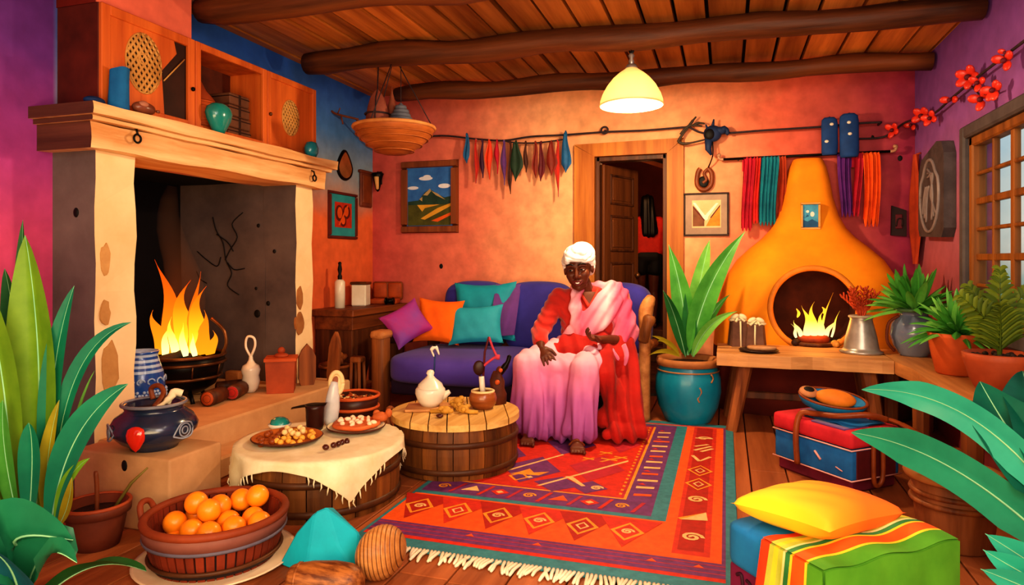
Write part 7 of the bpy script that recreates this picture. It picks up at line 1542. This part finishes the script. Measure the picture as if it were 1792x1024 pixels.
EYEW = M('eye_white', '#e6dcd0', '#d4c8bc', rough=.2); LIP = M('lip_brown', '#7a3030', '#5a2020', rough=.35)
for s in (-1, 1):
    mb = MB(); mb.ell(Hd(.034*s, .073, .013), (.0155*hs, .0095*hs, .0082*hs), 0, 18, basis(hr, hf, hu)); mb.ell(Hd(.034*s-.003, .0825, .0122), (.0078*hs, .0030*hs, .0072*hs), 1, 14, basis(hr, hf, hu)); mb.build('eye', [EYEW, BLACK], body)
    mb = MB(); mb.tube(bez([Hd(.016*s, .083, .012), Hd(.026*s, .0865, .0195), Hd(.042*s, .081, .0195), Hd(.053*s, .072, .012)], 4), .0044*hs, 6); mb.tube(bez([Hd(.016*s, .083, .012), Hd(.026*s, .0845, .0055), Hd(.042*s, .0795, .0055), Hd(.053*s, .072, .012)], 4), .0032*hs, 6); mb.build('eyelid', SKIN, body)
    mb = MB(); mb.tube(bez([Hd(.014*s, .092, .040), Hd(.032*s, .0895, .050), Hd(.06*s, .074, .042)], 5), [.003, .0042, .0046, .0046, .0046, .0044, .0042, .0038, .0034, .003, .002], 6); mb.build('eyebrow', HAIR, body)
mb = MB(); mb.tube(bez([Hd(-.033, .077, -.051), Hd(-.015, .0945, -.0555), Hd(0, .0985, -.057), Hd(.015, .0945, -.0555), Hd(.033, .077, -.051)], 5), [.002]+[.0042*hs]*19+[.002], 8); mb.tube(bez([Hd(-.033, .077, -.053), Hd(-.016, .091, -.072), Hd(0, .0945, -.0765), Hd(.016, .091, -.072), Hd(.033, .077, -.053)], 5), [.002]+[.0052*hs]*19+[.002], 8); mb.build('lips', LIP, body)
mb = MB(); mb.grid(lambda a, b: Hd((a-.5)*.050, .0975-.019*(2*a-1)**2, -.0572+.004*(2*a-1)**2-(.0125*(1-(2*a-1)**2))*b), 14, 4); mb.build('teeth', M('tooth_white', '#f6f0e4', '#eae2d2', rough=.25), body)
for s in (-1, 1): mb = MB(); mb.ell(Hd(.009*s, .105, -.040), (.004, .003, .003), 0, 8); mb.build('nostril', BLACK, body)
# turban
TUR = M('turban_white', '#f4f2ee', '#dcd8d2', scale=6, rough=.85)
tc0 = Hd(0, -.022, .075); tb = []
tb += [[(Hd(.004, -.022, .082), (.102*hs, .108*hs, .076*hs))], [(Hd(0, .05, .075), (.07*hs, .045*hs, .024*hs)), (Hd(0, -.02, .12), (.075*hs, .07*hs, .04*hs))], [(Hd(.01, -.07, .02), (.085*hs, .045*hs, .06*hs)), (Hd(.02, -.05, .09), .085*hs)]]
for s in (-1, 1): tb += [[(Hd(.078*s, .0, .07), .026*hs), (Hd(.080*s, -.015, .012), .020*hs), (Hd(.06*s, -.05, -.012), .03*hs)], [(Hd(.078*s, .005, .055), .022*hs), (Hd(.05*s, .068, .068), .020*hs), (Hd(.04*s, .05, .10), .03*hs)]]
def tdisp(co, n):
    q = co-HC; u, f, r = q.dot(hu), q.dot(hf), q.dot(hr)
    w_ = u*.85+f*.45+r*.25; d = .0012*sin(w_*70)
    for g_ in (.045, .085, .122, .15): d -= .0065*math.exp(-((w_-g_)/.0045)**2)
    return d
blob('turban', tb, [TUR], wm, .0055, 5, tdisp)
# blouse
BL = []
BL += [[(shl[0]+V(0, 0, -.005), .075), (shl[1]+V(0, 0, -.005), .075), (V(-1.02, 4.68, .80)+FR*.015, .12), (V(-.85, 4.73, .80)+FR*.015, .12)], [(V(-1.02, 4.68, .80)+FR*.015, .12), (V(-.85, 4.73, .80)+FR*.015, .12), (V(-1.0, 4.69, .60), .135), (V(-.86, 4.74, .60), .135)]]
BL += [[(shl[0], .075), (elb[0], .066)], [(elb[0], .066), (elb[0]*.45+wri[0]*.55, .054)], [(shl[1], .075), (elb[1], .07)]]
BL += [[(neck0+V(.0, 0, .0)+FWD*.01, .072), (shl[0]+RGT*.06, .06), (shl[1]-RGT*.06, .06)]]
def bdisp(co, n): return .0035*sin(co.z*105+co.x*45+sin(co.x*40)*1.2)*(1 if co.x < -1.08 else .35)
blouse = blob('blouse', BL, [RED], wm, .007, 6, bdisp)
mb = MB()
for s in (-1, 1): mb.tube(bez([neck0+RGT*.075*s+V(0, 0, .045)+FWD*.01, neck0+RGT*.058*s+FR*.055+V(0, 0, .012), neck0+RGT*.004*s+FR*.115+V(0, 0, -.085)], 6), .013, 8)
mb.build('collar', M('collar_red', '#d84028', '#a82418', scale=8), blouse)
mb = MB(); A = [neck0+RGT*x+FR*f+V(0, 0, z_) for x, f, z_ in ((-.05, .072, .02), (.05, .072, .02), (.0, .112, -.075))]; mb.add(A+[neck0+FR*.098+V(0, 0, -.0)], [(0, 2, 3), (3, 2, 1), (0, 3, 1)], 0, True); mb.build('neckline', SKIN, blouse)
# skirt
SK = []
SK += [[(hips[0]+V(0, 0, .02), .125), (hips[1]+V(0, 0, .02), .125), (V(-1.0, 4.69, .64), .12), (V(-.86, 4.73, .64), .12)]]
for i in (0, 1): SK += [[(hips[i]+V(0, 0, .005), .125), (knee[i], .098)], [(knee[i], .098), (ank[i]+V(-.02+.04*i, .04, .04), .115)]]
SK += [[(knee[0]+V(.05, .05, -.02), .075), (knee[1]+V(-.05, .05, -.02), .075), (hips[0], .09), (hips[1], .09)], [(knee[0]+V(.06, .05, -.05), .07), (knee[1]+V(-.06, .05, -.05), .07), (V(-1.19, 4.26, .10), .09), (V(-.97, 4.22, .10), .09)], [(V(-1.30, 4.26, .10), .09), (V(-1.18, 4.18, .10), .09), (knee[0], .09)]]
def sdisp(co, n):
    k = max(0, min(1, (.46-co.z)/.36)); j = max(0, min(1, (co.z-.40)/.1))
    u = (co-CAM).dot(RGT)
    d = k*(.017*sin(u*62+co.z*6+.8)+.010*sin(u*121-co.z*9))+j*.006*sin((co.x*.8+co.y)*60+sin(u*20))
    v = n*d
    if co.z < .05: v.z += max(0, (.03-co.z))
    return v
SKM = ramp_mat('skirt_cloth_highlit', 'Z', [(0, '#8c4a8e'), (.3, '#b0609c'), (.46, '#d880a6'), (.58, '#ecb0c2')], noise_amt=.12, nscale=4, mottled=.06, bump=.05)  # pale upper stops paint the highlights on the knees into the cloth
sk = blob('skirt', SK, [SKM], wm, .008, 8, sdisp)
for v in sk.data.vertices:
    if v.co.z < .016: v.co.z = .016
# shawl: diagonal band, edge strip, shoulder cape
SHM = ramp_mat('shawl_cloth', 'X', [(-1.2, '#d8607f'), (-1.02, '#ecabb8'), (-.95, '#d8607f'), (-.87, '#e68aa2'), (-.78, '#eebac4'), (-.72, '#dc6584'), (-.64, '#cc4a70'), (-.58, '#dc7d94')], noise_amt=.10, nscale=3.5, mottled=.06, bump=.05)
SH = []
def on_t(r, f, z_): return V(-.935, 4.705, z_)+RGT*r+FR*f
band = [((.20, .02, 1.0), (.13, .05, 1.01)), ((.20, .10, .92), (.06, .105, .955)), ((.15, .145, .82), (-.01, .145, .86)), ((.06, .165, .73), (-.09, .150, .785)), ((-.05, .160, .655), (-.15, .130, .71)), ((-.10, .150, .61), (-.185, .09, .65))]
for A, Bq in zip(band, band[1:]): SH.append([(on_t(*A[0]), .024), (on_t(*A[1]), .022), (on_t(*Bq[0]), .024), (on_t(*Bq[1]), .022)])
strip_ = [(-.095, .03, 1.0), (-.125, .095, .95), (-.135, .135, .86), (-.125, .150, .76), (-.10, .155, .70)]
for A, Bq in zip(strip_, strip_[1:]): SH.append([(on_t(*A), .022), (on_t(A[0]+.045, A[1]+.012, A[2]), .02), (on_t(*Bq), .022), (on_t(Bq[0]+.045, Bq[1]+.008, Bq[2]), .02)])
SH += [[(shl[1]+V(-.02, 0, .01), .088), (shl[1]+V(-.10, -.05, .035), .055), (elb[1]+V(.015, .03, .07), .088)], [(elb[1]+V(.015, .03, .08), .09), (elb[1]+V(-.01, -.01, -.0), .082)], [(on_t(.20, -.05, 1.0), .05), (on_t(.0, -.085, 1.0), .04), (on_t(.16, .02, 1.0), .045)], [(on_t(.0, -.085, 1.0), .04), (on_t(-.10, .0, 1.0), .03)]]
def shd(co, n):
    u = (co-CAM).dot(RGT); return .007*sin((u*.80-co.z*.60)*92+1.2*sin(co.z*9))
blob('shawl', SH, [SHM], wm, .0065, 5, shd)
# red drape falling from the arm to the floor
DR = [[(elb[1]+V(.0, -.02, -.01), .075), (V(-.64, 4.56, .40), .105), (V(-.70, 4.52, .45), .09)], [(V(-.64, 4.55, .40), .105), (V(-.60, 4.42, .12), .115), (V(-.72, 4.38, .16), .10)], [(V(-.60, 4.40, .10), .085), (V(-.70, 4.28, .08), .06), (V(-.56, 4.36, .08), .065)],
      [(on_t(.06, .06, .63), .11), (on_t(.17, .08, .60), .09), (V(-.76, 4.42, .53), .075), (V(-.70, 4.55, .52), .09)], [(V(-.78, 4.40, .54), .068), (V(-.745, 4.32, .45), .06), (V(-.70, 4.40, .20), .09)], [(on_t(-.12, .10, .63), .08), (on_t(.08, .12, .62), .09), (V(-1.12, 4.44, .57), .055), (V(-.85, 4.45, .56), .065)]]
def drd(co, n):
    u = (co-CAM).dot(RGT); k = max(0, min(1, (.62-co.z)/.4)); v = n*((.008+.012*k)*sin(u*66+co.z*7+1.5*sin(co.z*8))); return v
DRM = M('red_drape', '#bc1e14', '#84120c', scale=5, rough=.85, sheen=.05)
o = blob('red_drape', DR, [DRM], wm, .0075, 6, drd)
for v in o.data.vertices:
    if v.co.z < .016: v.co.z = .016
mb = MB(); mb.tube(bez([on_t(.13, .12, .62), V(-.72, 4.42, .585), V(-.66, 4.46, .50), V(-.63, 4.45, .56), V(-.66, 4.52, .62)], 6), [.02]*25, 8, 0, .5); mb.build('pink_hem', PINK, o)
mb = MB(); a = ank[1]; dd = FR*.95; q = V(a.x, a.y, .0105); mb.tube(bez([q+dd*.05-RGT*.045+V(0, 0, .03), q+dd*.08+V(0, 0, .072), q+dd*.06+RGT*.05+V(0, 0, .03)], 5), .008, 6); mb.build('sandal_strap', LEATHER, wm)
# ------------------------------------------------------------------ person in the hall
g = V(-.925, 8.32, .361); hp = thing('person', 'person with long black hair and red top standing in the hall, back turned', 'person', g)
def G(r, f, z_): return g+RGT*r+FWD*f+V(0, 0, z_)     # f forward = away from the viewer
PB = [[(G(0, .0, 1.53), (.075, .09, .105)), (G(0, .03, 1.46), .05)], [(G(0, .095, 1.51), .014), (G(0, .085, 1.53), .012)], [(G(0, 0, 1.45), .05), (G(0, -.01, 1.34), .055)], [(G(-.16, 0, 1.32), .05), (G(.16, 0, 1.32), .05), (G(-.1, 0, 1.0), .09), (G(.1, 0, 1.0), .09)], [(G(-.08, 0, .86), .10), (G(.08, 0, .86), .10), (G(0, 0, 1.0), .1)]]
for s in (-1, 1):
    PB += [[(G(.17*s, 0, 1.31), .046), (G(.21*s, -.01, 1.06), .038)], [(G(.21*s, -.01, 1.06), .038), (G(.22*s, .05, .84), .026)], [(G(.085*s, 0, .82), .085), (G(.08*s, .01, .45), .055)], [(G(.08*s, .01, .45), .053), (G(.082*s, -.01, .30), .05), (G(.08*s, .0, .08), .034)], [(G(.08*s, -.02, .035), .032), (G(.085*s, .13, .028), .026)]]
    PB += hand_hulls(G(.22*s, .05, .84), V(0, 0, -1)+FWD*.15, RGT*-s, FWD, (.2, .25, .2), .08)
blob('body', PB, [SKIN], hp, .009, 4)
blob('hair', [[(G(0, -.015, 1.55), (.088, .095, .10)), (G(0, -.06, 1.40), (.09, .05, .1)), (G(0, -.085, 1.17), (.115, .04, .06))]], [HAIR], hp, .012, 4, lambda co, n: .006*sin((co-CAM).dot(RGT)*110))
blob('red_top', [[(G(-.15, 0, 1.31), .068), (G(.15, 0, 1.31), .068), (G(-.1, 0, .94), .11), (G(.1, 0, .94), .11)], [(G(-.17, 0, 1.30), .066), (G(-.205, -.01, 1.08), .056)], [(G(.17, 0, 1.30), .066), (G(.205, -.01, 1.08), .056)]], [M('top_red', '#e0301e', '#a81c12', scale=8)], hp, .011, 5)
blob('shorts', [[(G(-.08, 0, .88), .122), (G(.08, 0, .88), .122)], [(G(-.085, 0, .86), .115), (G(-.09, 0, .72), .10)], [(G(.085, 0, .86), .115), (G(.09, 0, .72), .10)]], [M('shorts_black', '#1a1414', '#0c0a0a')], hp, .011, 5)
# swag curtain at the top of the hall
mb = MB()
def sw(a, b): x = -1.7+1.3*a; return V(x, 6.95+.03*sin(a*9), 2.52-.0*b-(.34+.07*sin(a*7+1.0))*b)
for off in (0, .02): mb.grid(lambda a, b: sw(a, b)+V(0, off+.02*sin(a*22)*b, 0), 40, 8, 0, True, lambda a, b: 1 if .45 < b < .82 else 0)
mb.tube([V(-1.75, 6.96, 2.53), V(-.35, 6.96, 2.53)], .015, 8)
mb.tube([V(-1.70, 6.96, 2.53), V(-1.70, 6.96, 2.70)], .01, 6); mb.tube([V(-.42, 6.96, 2.53), V(-.42, 6.96, 2.70)], .01, 6)
single('swag_curtain', mb, [M('swag_orange', '#c8662a', '#9a4416', scale=6), M('swag_dark', '#3a160c', '#240d07')], V(-1.05, 6.96, 2.2), 'wavy orange and dark brown swag curtain across the top of the hall behind the door', 'curtain')
# ================================================================== LIGHT
def light(name, kind, loc, energy, color, size=.1, rot=None, **k):
    l = bpy.data.lights.new(name, kind); l.energy = energy; l.color = C(color)[:3]
    if kind == 'AREA': l.shape = 'RECTANGLE'; l.size = size[0]; l.size_y = size[1]
    elif kind == 'SUN': l.angle = size
    else: l.shadow_soft_size = size
    for a, b in k.items(): setattr(l, a, b)
    o = bpy.data.objects.new(name, l); COL.objects.link(o); o.location = loc
    if rot is not None:
        d = (Vector(rot)-Vector(loc)).normalized(); o.rotation_euler = d.to_track_quat('-Z', 'Y').to_euler()
    return o
light('pendant_light', 'POINT', lc+V(0, 0, -.03), 125, '#ffdcaa', .07)
light('fire_light', 'POINT', (-3.30, 3.42, 1.02), 9, '#ff8a3a', .16)
light('stove_light', 'POINT', (KX, 5.40, .80), 4, '#ffa040', .1)
light('hall_fill', 'POINT', (-.9, 7.3, 2.2), 26, '#ffb070', .2)  # unseen lamp added to brighten the hall
light('room_fill', 'AREA', (.1, -.2, 2.5), 48, '#ffdcb4', (2.8, 1.6), (-.9, 3.6, .5))
light('side_fill', 'AREA', (1.1, .2, 1.9), 45, '#fff0e4', (1.2, 1.2), (-3.4, 3.2, 2.0))
light('bench_fill', 'AREA', (.5, 1.6, 2.3), 22, '#fff0dc', (.8, .8), (1.15, 4.6, .7))
light('ceiling_fill', 'AREA', (-.6, .3, .9), 85, '#ffd9a0', (2.4, 1.0), (-.8, 3.6, 2.8))
w = bpy.data.worlds.new('world'); scene.world = w; w.use_nodes = True; nt = w.node_tree; bg = nt.nodes['Background']
tc = nt.nodes.new('ShaderNodeTexCoord'); sp = nt.nodes.new('ShaderNodeSeparateXYZ'); nt.links.new(tc.outputs['Generated'], sp.inputs[0])
nz = nt.nodes.new('ShaderNodeTexNoise'); nz.inputs['Scale'].default_value = 4; nz.inputs['Detail'].default_value = 6; nt.links.new(tc.outputs['Generated'], nz.inputs['Vector'])
cr = nt.nodes.new('ShaderNodeValToRGB'); e = cr.color_ramp.elements; e[0].position = .0; e[0].color = C('#6f8f86'); e[1].position = .5; e[1].color = C('#9cc4d8')
e2 = e.new(.15); e2.color = C('#a8c8d4'); e3 = e.new(.3); e3.color = C('#d8dcd0'); nt.links.new(sp.outputs['Z'], cr.inputs[0])
c2 = nt.nodes.new('ShaderNodeValToRGB'); c2.color_ramp.elements[0].position = .42; c2.color_ramp.elements[1].position = .62; nt.links.new(nz.outputs['Fac'], c2.inputs[0])
mx = nt.nodes.new('ShaderNodeMixRGB'); mx.inputs[2].default_value = C('#efe6d2'); nt.links.new(c2.outputs[0], mx.inputs[0]); nt.links.new(cr.outputs[0], mx.inputs[1])
nt.links.new(mx.outputs[0], bg.inputs['Color']); bg.inputs['Strength'].default_value = .9
